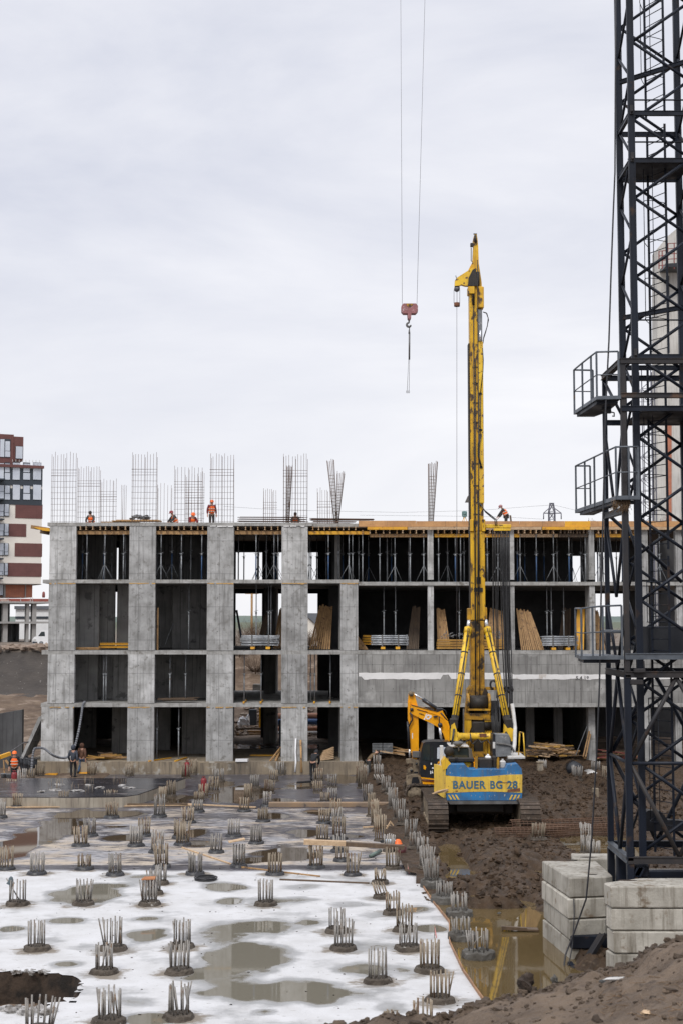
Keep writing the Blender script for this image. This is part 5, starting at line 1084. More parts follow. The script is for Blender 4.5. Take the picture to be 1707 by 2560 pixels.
for a_, b_ in (((150, 380), (730, 530)), ((280, 480), (520, 545)), ((330, 570), (440, 610))): bm_.tube([P(*E(*a_), YE - .27), P(*E(*b_), YE - .27)], .018, 6)
bm_.lathe([(.085, -.3), (.085, .3)], (P(*E(160, 480), YE).x, YE, P(*E(160, 480), YE).z), 14, 'y'); bm_.build('boom_hose', 'rubber', boom)
lettering('JCB', *E(447, 672), YE, 11, 'white', boom, .02, 17.5, roll=-math.radians(19), y_off=-.25)
stick = eprism('stick', [(95, 140), (130, 95), (215, 110), (255, 250), (300, 410), (318, 900), (318, 1420), (290, 1560), (235, 1700), (180, 1600), (150, 1400), (120, 1000), (100, 850), (78, 700), (75, 320)], 'jcb', YE - .12, YE + .22)
eprism('stick_side', [(75, 320), (128, 300), (118, 640), (128, 720), (100, 840), (78, 700)], 'jcb', YE - .2, YE - .122, stick)
eprism('white_label', [(165, 1015), (188, 1015), (188, 1140), (165, 1140)], 'white', YE - .128, YE - .1, stick)
mb = MB(); mb.tube([P(*E(150, 120), YE - .05), P(*E(175, 160), YE - .05)], .1, 10); mb.tube([P(*E(200, 90), YE), P(*E(230, 260), YE)], .06, 8); mb.lathe([(.12, -.25), (.12, .25)], (P(*E(150, 130), YE).x, YE, P(*E(150, 130), YE).z), 14, 'y'); mb.build('stick_pin', 'jcbd', stick)
c1 = MB(); c1.tube([P(*E(180, 115), YE), P(*E(430, 265), YE)], .05, 10); c1.build('dipper_rod', 'chrome', ex)
c1 = MB(); c1.tube([P(*E(420, 260), YE), P(*E(770, 500), YE)], .1, 12); c1.bbox(P(*E(790, 500), YE).x - .16, P(*E(790, 500), YE).x + .16, YE - .2, YE + .2, P(*E(790, 540), YE).z, P(*E(790, 455), YE).z, .03); c1.build('dipper_cylinder', 'black', ex)
c1 = MB(); c1.tube([P(*E(790, 860), YE - .32), P(*E(840, 1230), YE - .32)], .06, 10); c1.build('boom_rod', 'chrome', ex)
c1 = MB(); c1.lathe([(.11, -.4), (.11, -.24)], (P(*E(795, 825), YE).x, YE, P(*E(795, 825), YE).z), 14, 'y'); c1.tube([P(*E(780, 640), YE - .27), P(*E(785, 800), YE - .3)], .025, 6); c1.bbox(P(*E(690, 640), YE).x - .1, P(*E(690, 640), YE).x + .1, YE - .36, YE - .24, P(*E(690, 655), YE).z, P(*E(690, 618), YE).z, .02); c1.build('boom_lamp', 'black', ex)
c1 = MB(); c1.tube([P(*E(70, 760), YE - .22), P(*E(90, 1000), YE - .22), P(*E(110, 1370), YE - .2)], [.05, .065, .065], 10); c1.build('bucket_cylinder', 'black', ex)
c1 = MB(); c1.tube([P(*E(115, 1370), YE - .2), P(*E(118, 1570), YE - .2)], .045, 10); c1.build('bucket_rod', 'chrome', ex)
c1 = MB(); c1.tube([P(*E(120, 560), YE - .24), P(*E(165, 600), YE - .27), P(*E(175, 720), YE - .27), P(*E(100, 870), YE - .24)], .04, 8); c1.tube([P(*E(860, 470), YE), P(*E(930, 520), YE), P(*E(960, 620), YE)], .02, 6); c1.tube([P(*E(820, 560), YE - .25), P(*E(900, 650), YE - .25), P(*E(990, 760), YE - .2)], .035, 6); c1.build_each('excavator_hose', 'rubber', ex)
c1 = MB(); c1.bbox(P(*E(265, 1480), YE).x - .2, P(*E(265, 1480), YE).x + .18, YE - .24, YE - .13, P(*E(265, 1570), YE).z, P(*E(265, 1420), YE).z, .03); c1.build('stick_end', 'cwg', stick)
bk = eprism('bucket_link', [(35, 1610), (190, 1590), (330, 1640), (320, 1700), (300, 1960), (180, 1960), (190, 1700), (120, 1690), (45, 1700)], 'jcbd', YE - .2, YE + .2)
eprism('coupler_plate', [(60, 1830), (150, 1770), (190, 1820), (180, 1900), (140, 1960), (160, 2050), (120, 2150), (50, 2160), (30, 2090), (40, 1950)], 'jcbd', YE - .32, YE - .2)
bkt = MB(); Yb = YE - .1
pf = epoly([(40, 2120), (70, 1980), (170, 1930), (300, 1930), (360, 2000), (385, 2150), (370, 2240), (300, 2290), (150, 2300), (60, 2240)], Yb)
bkt.prism(pf, Yb - .5, Yb + .5); bucket = bkt.build('bucket', 'jcbd', ex)
mb = MB(); mb.prism(epoly([(150, 2080), (170, 1990), (290, 1985), (320, 2060), (330, 2130), (150, 2150)], Yb), Yb - .53, Yb - .49); mb.prism(epoly([(60, 2170), (370, 2170), (365, 2235), (70, 2235)], Yb), Yb - .52, Yb - .49); mb.build('bucket_mouth', 'black', bucket)  # black plates stand in for the shade inside the bucket's hollows
mb = MB()
for q_ in ((150, 1850), (75, 2060), (130, 2010), (265, 1700)): c_ = P(*E(*q_), YE); mb.lathe([(.06, -.36), (.06, -.31)], (c_.x, YE, c_.z), 12, 'y')
mb.build_each('pivot_pin', 'black', bk)
mb = MB(); mb.bbox(P(*E(210, 1800), YE).x, P(*E(300, 1800), YE).x, YE - .23, YE - .19, P(*E(210, 1930), YE).z, P(*E(210, 1880), YE).z, .01); mb.build('quick_coupler', 'black', bk)
bkt = MB()
for k in range(4): q_ = P(*E(70 + 85 * k, 2290), Yb); bkt.bbox(q_.x - .05, q_.x + .05, Yb - .55, Yb - .3, q_.z - .14, q_.z + .05, .02)
bkt.build_each('bucket_tooth', 'jcbd', bucket)
# cab, body and tracks
Yq = YE - 1.35
cabp = [(360, 1990), (352, 1700), (378, 1420), (415, 1260), (480, 1222), (640, 1212), (1010, 1215), (1060, 1260), (1060, 2060), (715, 2050), (372, 2010)]
cab2 = eprism('cab', cabp, 'black', Yq, Yq + 1.25, Y=Yq)
eprism('cab_window', [(402, 1630), (425, 1340), (470, 1275), (575, 1270), (570, 1640)], 'glassd', Yq - .02, Yq + .03, cab2, Yq)
eprism('cab_window', [(605, 1640), (610, 1340), (648, 1330), (645, 1650)], 'glassd', Yq - .02, Yq + .03, cab2, Yq)
eprism('cab_window', [(735, 1600), (740, 1350), (830, 1335), (925, 1335), (925, 1600)], 'wglass', Yq - .02, Yq + .03, cab2, Yq)
eprism('cab_sticker', [(428, 1745), (470, 1755), (492, 1800), (470, 1850), (430, 1830)], 'jcb', Yq - .03, Yq + .02, cab2, Yq)
for pp in ([(590, 1690), (617, 1690), (617, 1735), (590, 1735)], [(582, 1870), (604, 1880), (604, 1945), (578, 1940)], [(630, 1860), (650, 1930), (612, 1925)], [(625, 1790), (660, 1800), (655, 1830), (620, 1825)]): eprism('cab_sticker', pp, 'white', Yq - .03, Yq + .02, cab2, Yq)
eprism('logo_patch', [(742, 1720), (755, 1670), (790, 1650), (830, 1650), (830, 1712), (770, 1705)], 'jcb', Yq - .03, Yq + .02, cab2, Yq)
lettering('JCB', *E(730, 1815), Yq, 9, 'white', cab2, .03, 18, y_off=-.03)
eprism('side_skirt', [(372, 2015), (715, 2055), (830, 1930), (1060, 1930), (1060, 2105), (800, 2100), (372, 2035)], 'jcb', Yq - .04, Yq + 1.2, Y=Yq)
mb = MB(); mb.bbox(xat(1102, 1930, YE), xat(1140, 1930, YE) + 1.6, Yq + 1.3, YE + 1.4, 1.1, 2.3, .06); mb.bbox(xat(1052, 1950, YE), xat(1140, 1950, YE) + 1.6, Yq + .1, YE + 1.4, 1.0, 1.12, .03); mb.build('engine_body', 'jcb', ex)
class XT: pass
def crawler_x(y0, y1, x0, x1, z0, z1, parent):
    r = (z1 - z0) / 2; zc2 = (z0 + z1) / 2; mb = MB(); L1 = (x1 - r) - (x0 + r); per = 2 * L1 + 2 * PI * r; n = int(per / .19)
    for k in range(n):
        s = per * k / n
        if s < L1: p, a = (x0 + r + s, z1), 0
        elif s < L1 + PI * r: a = (s - L1) / r; p = (x1 - r + r * math.sin(a), zc2 + r * math.cos(a))
        elif s < 2 * L1 + PI * r: p, a = (x1 - r - (s - L1 - PI * r), z0), PI
        else: a = PI + (s - 2 * L1 - PI * r) / r; p = (x0 + r + r * math.sin(a), zc2 + r * math.cos(a))
        d = (math.cos(a), -math.sin(a)); nn = (math.sin(a), math.cos(a))
        mb.prism([(p[0] + d[0] * u + nn[0] * w, p[1] + d[1] * u + nn[1] * w) for u, w in ((0, -.05), (.175, -.05), (.175, 0), (.05, .0), (.04, .04), (.01, .04), (0, 0))], y0, y1)
    mb.build('track', 'track', parent)
    f = MB()
    for xx in (x0 + r, x1 - r): f.lathe([(r * .8, y0 + .08), (r * .8, y1 - .08)], (xx, 0, zc2), 18, 'y')
    f.bbox(x0 + r, x1 - r, y0 + .12, y1 - .12, z0 + .14, z1 - .12, .04); f.build('track_frame', 'jcbd', parent)
crawler_x(Yq + .05, Yq + .65, xat(1013, 1990, Yq), xat(1013, 1990, Yq) + 3.7, .12, 1.0, ex)
crawler_x(YE + .75, YE + 1.35, xat(1013, 1990, Yq), xat(1013, 1990, Yq) + 3.7, .12, 1.0, ex)

# ================================================================ CRANE HOOK BLOCK
YH = 52.0
hk = thing('crane_hook_block', 'faded pinkish red crane hook block hanging on two thin ropes in the sky', 'crane hook', tuple(P(1022, 985, YH)))
mb = MB(); mb.prism(poly([(1002, 767), (1007, 761), (1038, 761), (1043, 767), (1043, 780), (1038, 785.5), (1007, 785.5), (1002, 780)], YH), YH - .17, YH + .17); mb.build('pulley_housing', 'hookp', hk)
mb = MB(); mb.prism(poly([(1014, 762), (1031, 762), (1027, 768), (1022, 770), (1017, 768)], YH), YH - .19, YH - .171); mb.build('housing_plate', 'rigyd', hk)
mb = MB(); mb.prism(poly([(1017, 785), (1018, 780), (1026, 780), (1027, 785), (1026, 797), (1022, 801), (1018, 797)], YH), YH - .2, YH + .2); mb.build('swivel', 'hookp', hk)
mb = MB(); c0 = P(1021, 812, YH); mb.tube([P(1021.5, 800, YH), P(1021.5, 804, YH)] + [(c0.x + .075 * math.cos(a), YH, c0.z + .075 * math.sin(a)) for a in [PI / 2 + k * PI / 8 for k in range(0, 13)]], [.03, .03] + [.032 + .012 * math.sin(PI * k / 12) for k in range(12)] + [.012], 8); mb.build('hook', 'cwg', hk)
mb = MB(); mb.tube([P(1022.5, 818, YH), P(1022, 826, YH)], .022, 6); mb.tube([P(1022, 825, YH), P(1022, 834, YH)], [.025, .04], 8); mb.tube([P(1022.5, 834, YH), P(1022, 899, YH)], .032, 8); mb.build('sling_sleeve', 'cwg', hk)
mb = MB()
for (a_, b_) in ((1020.3, 1016.8), (1022.6, 1021.5)):
    mb.tube([P(a_, 899, YH), P(b_, 976, YH)], .008, 6); c0 = P(b_ - .5, 979.5, YH); mb.tube([(c0.x + .024 * math.cos(t * PI / 6), YH, c0.z + .045 * math.sin(t * PI / 6)) for t in range(13)], .009, 6)
mb.build('sling_rope', 'wire', hk)
mb = MB(); mb.tube([P(1004.5, 764, YH), P(1000.5, -60, YH)], .007, 5); mb.tube([P(1041, 764, YH), P(1062.5, -60, YH)], .007, 5); mb.build('hoist_rope', 'wire', hk)
# ================================================================ TOWER CRANE MAST
YA, YB_ = 36.8, 38.4; XA, XB = 7.66, 9.28
tc_ = thing('tower_crane', 'dark blue grey lattice tower crane mast with side platforms and inner ladder', 'tower crane', ((XA + XB) / 2, 37.6, 2.3))
def zf(py): return zat(py, YA)
ZB, ZT = zat(2150, 36.3), 27.5
LEG = .155
for nm, x, y in (('a', XA, YA), ('b', XB, YA), ('c', XA, YB_), ('d', XB, YB_)):
    mb = MB(); h = LEG / 2
    mb.bbox(x - h, x + h, y - h, y + h, ZB, ZT, .012)
    # the two angles of a leg leave a shallow groove: edge strips stand proud
    mb.box(x - h - .008, x - h + .03, y - h - .008, y - h - .001, ZB + .01, ZT - .01); mb.box(x + h - .03, x + h + .008, y - h - .008, y - h - .001, ZB + .01, ZT - .01)
    mb.build('leg', 'steel', tc_)
z892 = zf(892); S = 2.12; R = .043
FN = [z892 + S * k for k in range(-6, 7)]
def brace(pts, r=R, nm='diagonal_brace', m='steel'):
    mb = MB()
    for a, b in pts: mb.tube([a, b], r, 8, smooth=True)
    return mb.build(nm, m, tc_)
def ok(z): return ZB + .05 <= z <= ZT
for k, z in enumerate(FN):
    for (x0, x1, y, off) in ((XA, XB, YA, 0), (XA, XB, YB_, S / 2)):
        zz = z + off
        for d in (S / 2, -S / 2):
            if ok(zz) and ok(zz + d): brace([((x0 + .06, y, zz), (x1 - .06, y, zz + d))])
    for x, off in ((XA, S * .57), (XB, S * .57)):
        zz = z + off
        for d in (S / 2, -S / 2):
            if ok(zz) and ok(zz + d): brace([((x, YA + .06, zz), (x, YB_ - .06, zz + d))], .036)
# section joints: channel frames
def beam(a, b, w, h, nm='cross_beam', m='steel', parent=tc_):
    mb = MB(); mb.bar(a, b, w, h)
    d = (Vector(b) - Vector(a)).normalized(); u = Vector((0, 0, 1))
    mb.bar(Vector(a) + u * (h / 2), Vector(b) + u * (h / 2), w * 1.5, .018); mb.bar(Vector(a) - u * (h / 2), Vector(b) - u * (h / 2), w * 1.5, .018)
    return mb.build(nm, m, parent)
for z in (zf(284), zf(892), zf(402)):
    e = .02
    beam((XA, YA - e, z), (XB, YA - e, z), .06, .11); beam((XA, YB_ + e, z), (XB, YB_ + e, z), .06, .11); beam((XA - e, YA, z), (XA - e, YB_, z), .06, .11)
    mb = MB(); mb.bbox(XA - .05, XA + .05, YA - LEG / 2 - .04, YA - LEG / 2 - .012, z - .06, z + .2, .01); mb.lathe([(.035, -.06), (.035, 0)], (XA, YA - LEG / 2 - .04, z + .02), 8, 'y'); mb.build_each('joint_bolt', 'steelw', tc_)
for (za, zb_) in ((zat(207, YB_), 0), (zat(795, YB_), 0)): beam((XA, YB_, za), (XB, YA, za), .07, .1)
for py in (250, 355, 398, 800): mb = MB(); mb.tube([(XA, YA + .5, zat(py, YA + .5)), (XB, YA + .5, zat(py, YA + .5))], .022, 6); mb.build('tie_rod', 'steel', tc_)
mb = MB(); mb.bbox(XA + .1, XB, YA + .1, YB_ - .1, zf(405) - .01, zf(405) + .03, .005); mb.build('inner_platform', 'steel', tc_)
# ladder with hoops
def lad(px0, px1, py0, py1, Yl=38.0, Yr=37.35):
    mb = MB(); a0, a1 = V(px0, py0, Yl), V(px0 + (py1 - py0) * .012, py1, Yl); xL = a0.x; xR = V(px1, py0, Yr).x
    zt_, zb_ = a0.z, a1.z
    mb.bar((xL, Yl, zt_), (xL, Yl, zb_), .06, .03); mb.bar((xR, Yr, zt_), (xR, Yr, zb_), .06, .03)
    z = zb_ + .15
    while z < zt_: mb.tube([(xL, Yl, z), (xR, Yr, z)], .012, 6); z += .30
    l = mb.build('ladder', 'steel', tc_); l2 = MB(); z = zb_ + .9; k = 0
    while z < zt_ - .2:
        pts = []
        for q in range(13):
            t = q / 12; w = Vector((lerp(xL, xR, t), lerp(Yl, Yr, t), z)); pts.append(w + Vector((-.30, -.36, 0)) * math.sin(PI * t) * 1.5)
        l2.tube(pts, .011, 5); z += 1.05; k += 1
    for t in (.25, .75):
        w = Vector((lerp(xL, xR, t), lerp(Yl, Yr, t), 0)) + Vector((-.30, -.36, 0)) * math.sin(PI * t) * 1.5
        l2.tube([(w.x, w.y, zb_ + .9), (w.x, w.y, z - 1.05)], .011, 5)
    if l2.v: l2.build('safety_hoop', 'steel', l)
lad(1608, 1654, -40, 297); lad(1616, 1660, 330, 893); lad(1617, 1661, 905, 1376); lad(1626, 1669, 1392, 1640); lad(1629, 1676, 1646, 2130)
# climbing cage around the lower half
X0, X1, Y0c, Y1c = 7.24, 9.72, 36.3, 38.86; ZC1 = zat(903, 36.3); zr1, zr2 = zat(1686, 36.3), zat(1908, 36.3); zbt = zat(2152, 36.3)
for x, y, w, m_ in ((X0, Y0c, .13, 'steelw'), (X1, Y0c, .13, 'steel'), (X0, Y1c, .12, 'steel'), (X1, Y1c, .12, 'steel')):
    mb = MB(); mb.bbox(x - w / 2, x + w / 2, y - w / 2, y + w / 2, zr1, ZC1, .01); mb.build('cage_post', m_, tc_)
    mb = MB(); w2 = w + .03; mb.bbox(x - w2 / 2, x + w2 / 2, y - w2 / 2, y + w2 / 2, zbt, zr1 - .002, .01); mb.box(x - w2 / 2 - .012, x - w2 / 2 + .02, y - w2 / 2 - .012, y - w2 / 2 + .02, zbt + .05, zr1 - .05); mb.build('cage_post', 'steel', tc_)
def ring(z, h, m_='steelw', w=.1, sides='flb'):
    if 'f' in sides: beam((X0 - .06, Y0c - .03, z), (X1, Y0c - .03, z), w, h, 'cage_beam', m_)
    if 'l' in sides: beam((X0 - .03, Y0c, z), (X0 - .03, Y1c, z), w, h, 'cage_beam', 'galv' if z < zbt + .1 else m_)
    if 'b' in sides: beam((X0, Y1c + .03, z), (X1, Y1c + .03, z), w, h, 'cage_beam', 'steel')
ring(ZC1, .12); ring(zat(989, 36.3), .11, 'steelw', .1, 'f'); ring(zat(1022, 36.3), .12, 'steel', .1, 'fb'); ring(zr1, .14, 'steelw'); ring(zbt + .02, .15, 'steelw'); ring(zat(1640, 36.6), .14, 'galv', .1, 'f')
mb = MB(); mb.bbox(XA + .1, X1, Y0c + .1, Y1c - .1, zat(1028, 36.3), zat(1022, 36.3), .005); mb.build('cage_floor', 'steel', tc_)
mb = MB(); mb.bbox(XA + .1, X1, Y0c + .1, Y1c - .1, zat(1644, 36.3), zat(1641, 36.3), .005); mb.build('cage_floor', 'steel', tc_)
# cage bracing, left face: long crossing diagonals
zz = [ZC1, zat(1050, 37), zat(1290, 37), zat(1500, 37), zr1]
for k, (za, zb_) in enumerate(zip(zz, zz[1:])):
    brace([((X0, Y1c, za - .05), (X0, (Y0c + Y1c) / 2, zb_ + .1)), ((X0, Y0c, za - .05), (X0, (Y0c + Y1c) / 2, zb_ + .1))] if k else [((X0, Y1c, za - .1), (X0, Y0c + .1, zb_))], .042, 'cage_brace')
beam((X0, Y1c, zat(1290, 38.86)), (X0, Y0c, zat(1275, 36.3)), .1, .14, 'cage_beam', 'galv')
mid = (Y0c + Y1c) / 2; xm = (X0 + X1) / 2
for za, zb_, zn in ((zr1 - .07, zr2, 0), (zbt + .1, zr2, 0)):
    for y in (Y0c, Y1c): brace([((xm, y, za), (X0 + .08, y, zb_ + (.07 if za > zb_ else -.07))), ((xm, y, za), (X1 - .08, y, zb_ + (.07 if za > zb_ else -.07)))], .056, 'cage_brace', 'steelw' if y == Y0c else 'steel')
    brace([((X0, mid, za), (X0, Y0c + .06, zb_)), ((X0, mid, za), (X0, Y1c - .06, zb_))], .05, 'cage_brace')
    brace([((X1, mid, za), (X1, Y0c + .06, zb_)), ((X1, mid, za), (X1, Y1c - .06, zb_))], .05, 'cage_brace')
brace([((X0, Y0c - .02, zr2), (X1, Y0c - .02, zr2))], .045, 'cage_brace'); brace([((X0, Y0c, zr2), (X0, Y1c, zr2))], .045, 'cage_brace')
brace([((X0 + .1, Y1c, zat(1290, 38.8)), (XB, Y1c, zat(1455, 38.8)))], .05, 'cage_brace')
mb = MB(); mb.bbox(XA + .2, XB - .1, YB_ - .2, YB_ - .05, zat(1640, 38), zat(1566, 38), .02); mb.build('shield_plate', 'black', tc_); mb = MB(); mb.prism([(xat(1600, 2040, 38), zat(2078, 38)), (xat(1600, 2040, 38), zat(2040, 38)), (xat(1620, 2030, 38), zat(2026, 38)), (xat(1650, 2030, 38), zat(2028, 38)), (xat(1668, 2030, 38), zat(2050, 38)), (xat(1707, 2030, 38), zat(2052, 38)), (xat(1707, 2030, 38), zat(2078, 38))], 38.0, 38.3); mb.build('hydraulic_unit', 'black', tc_)
mb = MB(); mb.bbox(xat(1582, 1680, 36.2), xat(1610, 1680, 36.2), 36.05, 36.2, zat(1682, 36.2), zat(1671, 36.2), .02); mb.tube([V(1585, 1676, 36.1), V(1600, 1676, 36.1)], .05, 8); mb.bar(V(1610, 1680, 36.1), V(1608, 1652, 36.1), .03); mb.bbox(xat(1574, 1706, 36.2), xat(1606, 1706, 36.2), 36.15, 36.3, zat(1712, 36.2), zat(1699, 36.2), .02); mb.build_each('guide_roller', 'steelw', tc_)
# platforms with railings
def platform(poly_, z, th, rails, hts, names=None):
    mb = MB(); mb.prism_z(poly_, z - th, z); pl = mb.build('platform', 'galv', tc_)
    mb = MB(); c = sum((Vector((*p, 0)) for p in poly_), Vector()) / len(poly_)
    mb.prism_z([(lerp(c.x, p[0], .86), lerp(c.y, p[1], .86)) for p in poly_], z - th - .09, z - th - .004); mb.build('platform_bearer', 'steel', pl)
    mb = MB(); pts = [Vector((x, y, z)) for x, y in rails]
    for k, p in enumerate(pts):
        mb.bar(p - Vector((0, 0, th)), p + Vector((0, 0, hts[k])), .05, .03)
    top = [p + Vector((0, 0, hts[k])) for k, p in enumerate(pts)]
    mb.tube(top, .024, 8); mb.tube([p + Vector((0, 0, hts[k] * .48)) for k, p in enumerate(pts)], .016, 6)
    mb.build('railing', 'galv', pl)
    return pl
h1 = 1.2
platform([(6.40, 39.0), (6.55, 36.3), (7.17, 36.2), (7.17, 38.0), (6.95, 39.0)], zat(990, 36.3), .09, [(6.95, 39.0), (6.42, 38.95), (6.47, 37.9), (6.53, 36.9), (6.57, 36.32), (7.12, 36.24)], [1.15] * 6)
platform([(6.67, 40.6), (6.98, 36.0), (7.55, 35.98), (7.55, 36.22), (7.12, 36.22), (7.12, 40.6)], zat(1239, 36), .10, [(7.1, 40.5), (6.69, 40.5), (6.76, 39.4), (6.83, 38.3), (6.90, 37.2), (6.98, 36.05), (7.3, 36.0), (7.54, 36.0), (7.54, 36.2)], [1.25] * 9)
platform([(6.06, 36.2), (7.15, 36.2), (7.15, 38.6), (6.3, 38.6)], zat(1640, 36.2), .09, [(6.3, 38.5), (6.08, 36.25), (6.36, 36.22), (6.62, 36.22), (7.1, 36.22)], [1.22, 1.2, 1.24, 1.26, 1.28])
mb = MB(); mb.bbox(6.9, 7.16, 36.3, 38.0, zat(1575, 36.4) - .08, zat(1575, 36.4), .01); mb.build('step_plate', 'galv', tc_)
mb = MB(); c0 = V(1488, 1040, 37.4)
for q in (V(1508, 1015, 37.2), V(1520, 1022, 37.2)): mb.box(q.x - .06, q.x + .06, q.y - .06, q.y + .06, q.z - .12, q.z + .12)
mb.tube([V(1526, 1030, 37.2), V(1534, 1032, 37.2), V(1534, 1041, 37.2), V(1529, 1040, 37.2)], .02, 6); mb.build('shackle', 'black', tc_)
mb = MB(); rs = random.Random(3)
for k in range(90):
    a = V(rs.uniform(1530, 1574), rs.uniform(1247, 1256), 36.15); mb.tube([a, a + Vector((rs.uniform(-.08, .06), rs.uniform(-.05, .02), -rs.uniform(.05, .16))), a + Vector((rs.uniform(-.22, .1), rs.uniform(-.05, .02), -rs.uniform(.12, .36)))], .005, 4)
tag(mb.build('straw_nest', 'straw'), 'ragged brown straw nest hanging under the middle crane platform', 'nest')
# feet and base
mb = MB()
for x in (X0, X1):
    for y in (Y0c, Y1c):
        mb.bbox(x - .09, x + .09, y - .09, y + .09, .4, zbt - .06, .015); mb.prism_z([(x - .3, y - .2), (x + .3, y - .2), (x + .3, y + .2), (x - .3, y + .2)], .3, .4)
for x in (XA, XB):
    for y in (YA, YB_): mb.bbox(x - .11, x + .11, y - .11, y + .11, .4, ZB, .02)
mb.build_each('foot', 'steel', tc_)
mb = MB(); mb.bbox(xat(1578, 2180, 36.4), xat(1622, 2180, 36.4), 36.4, 36.75, zat(2195, 36.4), zat(2162, 36.4), .04); mb.bbox(xat(1622, 2180, 36.9), xat(1760, 2180, 36.9), 36.9, 37.2, zat(2200, 36.9), zat(2178, 36.9), .02); mb.bbox(xat(1540, 2150, 37.8), xat(1572, 2150, 37.8), 37.7, 38.0, .5, zat(2137, 37.8), .03)
for k in range(3): q = V(1585 + 5 * k, 2190, 36.3); mb.bar(q, q + Vector((.12, 0, .22)), .04, .1)
mb.bbox(5.9, 9.9, 37.45, 37.75, .25, .6, .03); mb.bbox(8.1, 8.4, 35, 40.5, .25, .58, .03); mb.build('base_frame', 'steel', tc_)
# power cable hanging down the mast
mb = MB(); pts = [(1538, -40), (1537, 200), (1536, 430), (1532, 526), (1526, 690), (1521, 850), (1513, 1013), (1507, 1250), (1501, 1505), (1497, 1720), (1490, 1887), (1478, 2098), (1464, 2247), (1438, 2320), (1413, 2385), (1407, 2425), (1414, 2447)]
Yc_ = [36.3] * 11 + [36.6, 36.9, 37.1, 37.0, 36.8, 36.6]
mb.tube([V(*p, Y) for p, Y in zip(pts, Yc_)], .022, 7); mb.tube([V(1433, 2247, 37.4), V(1434, 2290, 37.3), V(1430, 2360, 37.1), V(1421, 2410, 36.9), V(1400, 2446, 36.5)], .016, 6)
tag(mb.build('power_cable', 'cable'), 'black power cable drooping down the crane mast and over the concrete blocks', 'cable')

# ---------------------------------------------------------------- ballast blocks
def block(poly_, z0, z1, lb, grp, holes=()):
    c = sum((Vector((*p, 0)) for p in poly_), Vector()) / len(poly_); n = len(poly_)
    ar = sum(poly_[i][0] * poly_[(i + 1) % n][1] - poly_[(i + 1) % n][0] * poly_[i][1] for i in range(n))
    if ar < 0: poly_ = poly_[::-1]
    def rg(z, ins): return [(p[0] + (c.x - p[0]) * ins, p[1] + (c.y - p[1]) * ins, z) for p in poly_]
    def sub(r):
        o = []
        for i in range(n):
            a, b = Vector(r[i]), Vector(r[(i + 1) % n]); m_ = max(2, int((Vector(poly_[i]) - Vector(poly_[(i + 1) % n])).length / .12))
            for k in range(m_): o.append(a.lerp(b, k / m_))
        return o
    b = .03; rings = [sub(rg(z0, .03)), sub(rg(z0 + b, 0)), sub(rg(lerp(z0, z1, .5), 0)), sub(rg(z1 - b, 0)), sub(rg(z1, .03))]
    m_ = len(rings[0]); vs = []
    for q, r in enumerate(rings):
        for p in r:
            d = (p - c); d.z = 0; d.normalize(); k = .006 * mnoise.noise(p * 2.1) + (.045 * min(0, mnoise.noise(p * 4.3 + Vector((9, 2, 1))) + .42) if q in (1, 3) else 0)
            vs.append(p + d * k)
    fs = [tuple(range(m_ - 1, -1, -1)), tuple(range(4 * m_, 5 * m_))]
    for q in range(4):
        for k in range(m_): fs.append((q * m_ + k, q * m_ + (k + 1) % m_, (q + 1) * m_ + (k + 1) % m_, (q + 1) * m_ + k))
    mb = MB(); mb.add(vs, fs); o = mb.build('ballast_block', 'block'); tag(o, lb, 'concrete block', grp)
    for (px, py, r, e) in holes:
        p = G(px, py, z1); mb = MB(); mb.prism_z([(p.x + r * math.cos(t * PI / 8), p.y + r * e * math.sin(t * PI / 8)) for t in range(16)], z1 - .008, z1 + .003); mb.build('lifting_recess', 'soil', o)
    return o
LS = [(5.57, 40.2), (5.88, 37.5), (6.86, 37.70), (7.08, 37.9), (7.08, 40.2)]
nm = ('bottom', 'third from top', 'second from top', 'topmost')
for k in range(4):
    j = [(x + .03 * math.sin(k * 2.1 + i), y + .03 * math.cos(k * 1.7 + i)) for i, (x, y) in enumerate(LS)]
    block(j, -.06 + .532 * k, -.06 + .532 * k + .508, ('%s block of the left ballast stack beside the pond' % nm[k]) + (', its top stained and holed' if k == 3 else ''), 'left stack of ballast blocks', [(1427, 2150, .16, .5), (1480, 2186, .13, .6)] if k == 3 else ())
RS = [(6.41, 35.27), (6.49, 34.8), (9.9, 34.76), (9.9, 35.9), (7.34, 35.86)]
for k in range(4):
    j = [(x + .035 * math.sin(k * 1.3 + i), y + .02 * math.cos(k * 2.7 + i)) for i, (x, y) in enumerate(RS)]
    block(j, .22 + .535 * k, .22 + .535 * k + .51, ('%s block of the right ballast stack in front of the crane' % nm[k]), 'right stack of ballast blocks', [(1567, 2201, .24, .35)] if k == 3 else ())
block([(6.46, 40.5), (6.5, 40.33), (7.8, 40.33), (7.8, 41.3), (6.55, 41.3)], 1.55, 2.07, 'pale concrete block behind the left ballast stack', 'ballast blocks behind', [(1470, 2143, .25, .35)])
block([(6.46, 40.5), (6.5, 40.33), (7.8, 40.33), (7.8, 41.3), (6.55, 41.3)], -.1, 1.53, 'lower concrete block hidden under the pale block behind the left stack', 'ballast blocks behind')
block([(8.05, 39.3), (8.05, 38.1), (10, 38.1), (10, 39.3)], -.1, 1.98, 'pale grey block under the crane mast right edge', 'ballast blocks behind')
mb = MB(); a, b = V(1503, 2336, 37.2), V(1452, 2418, 36.7); mb.bar(a, b, .15, .04, up=(0, -1, .4)); mb.bar(a + Vector((.1, .02, 0)), b + Vector((.1, .02, 0)), .04, .12); mb.bar(b - Vector((.25, .05, .01)), b + Vector((.2, .1, -.01)), .2, .06); tag(mb.build('steel_strut', 'steelw'), 'dark steel strut leaning between the two ballast stacks', 'steel strut')
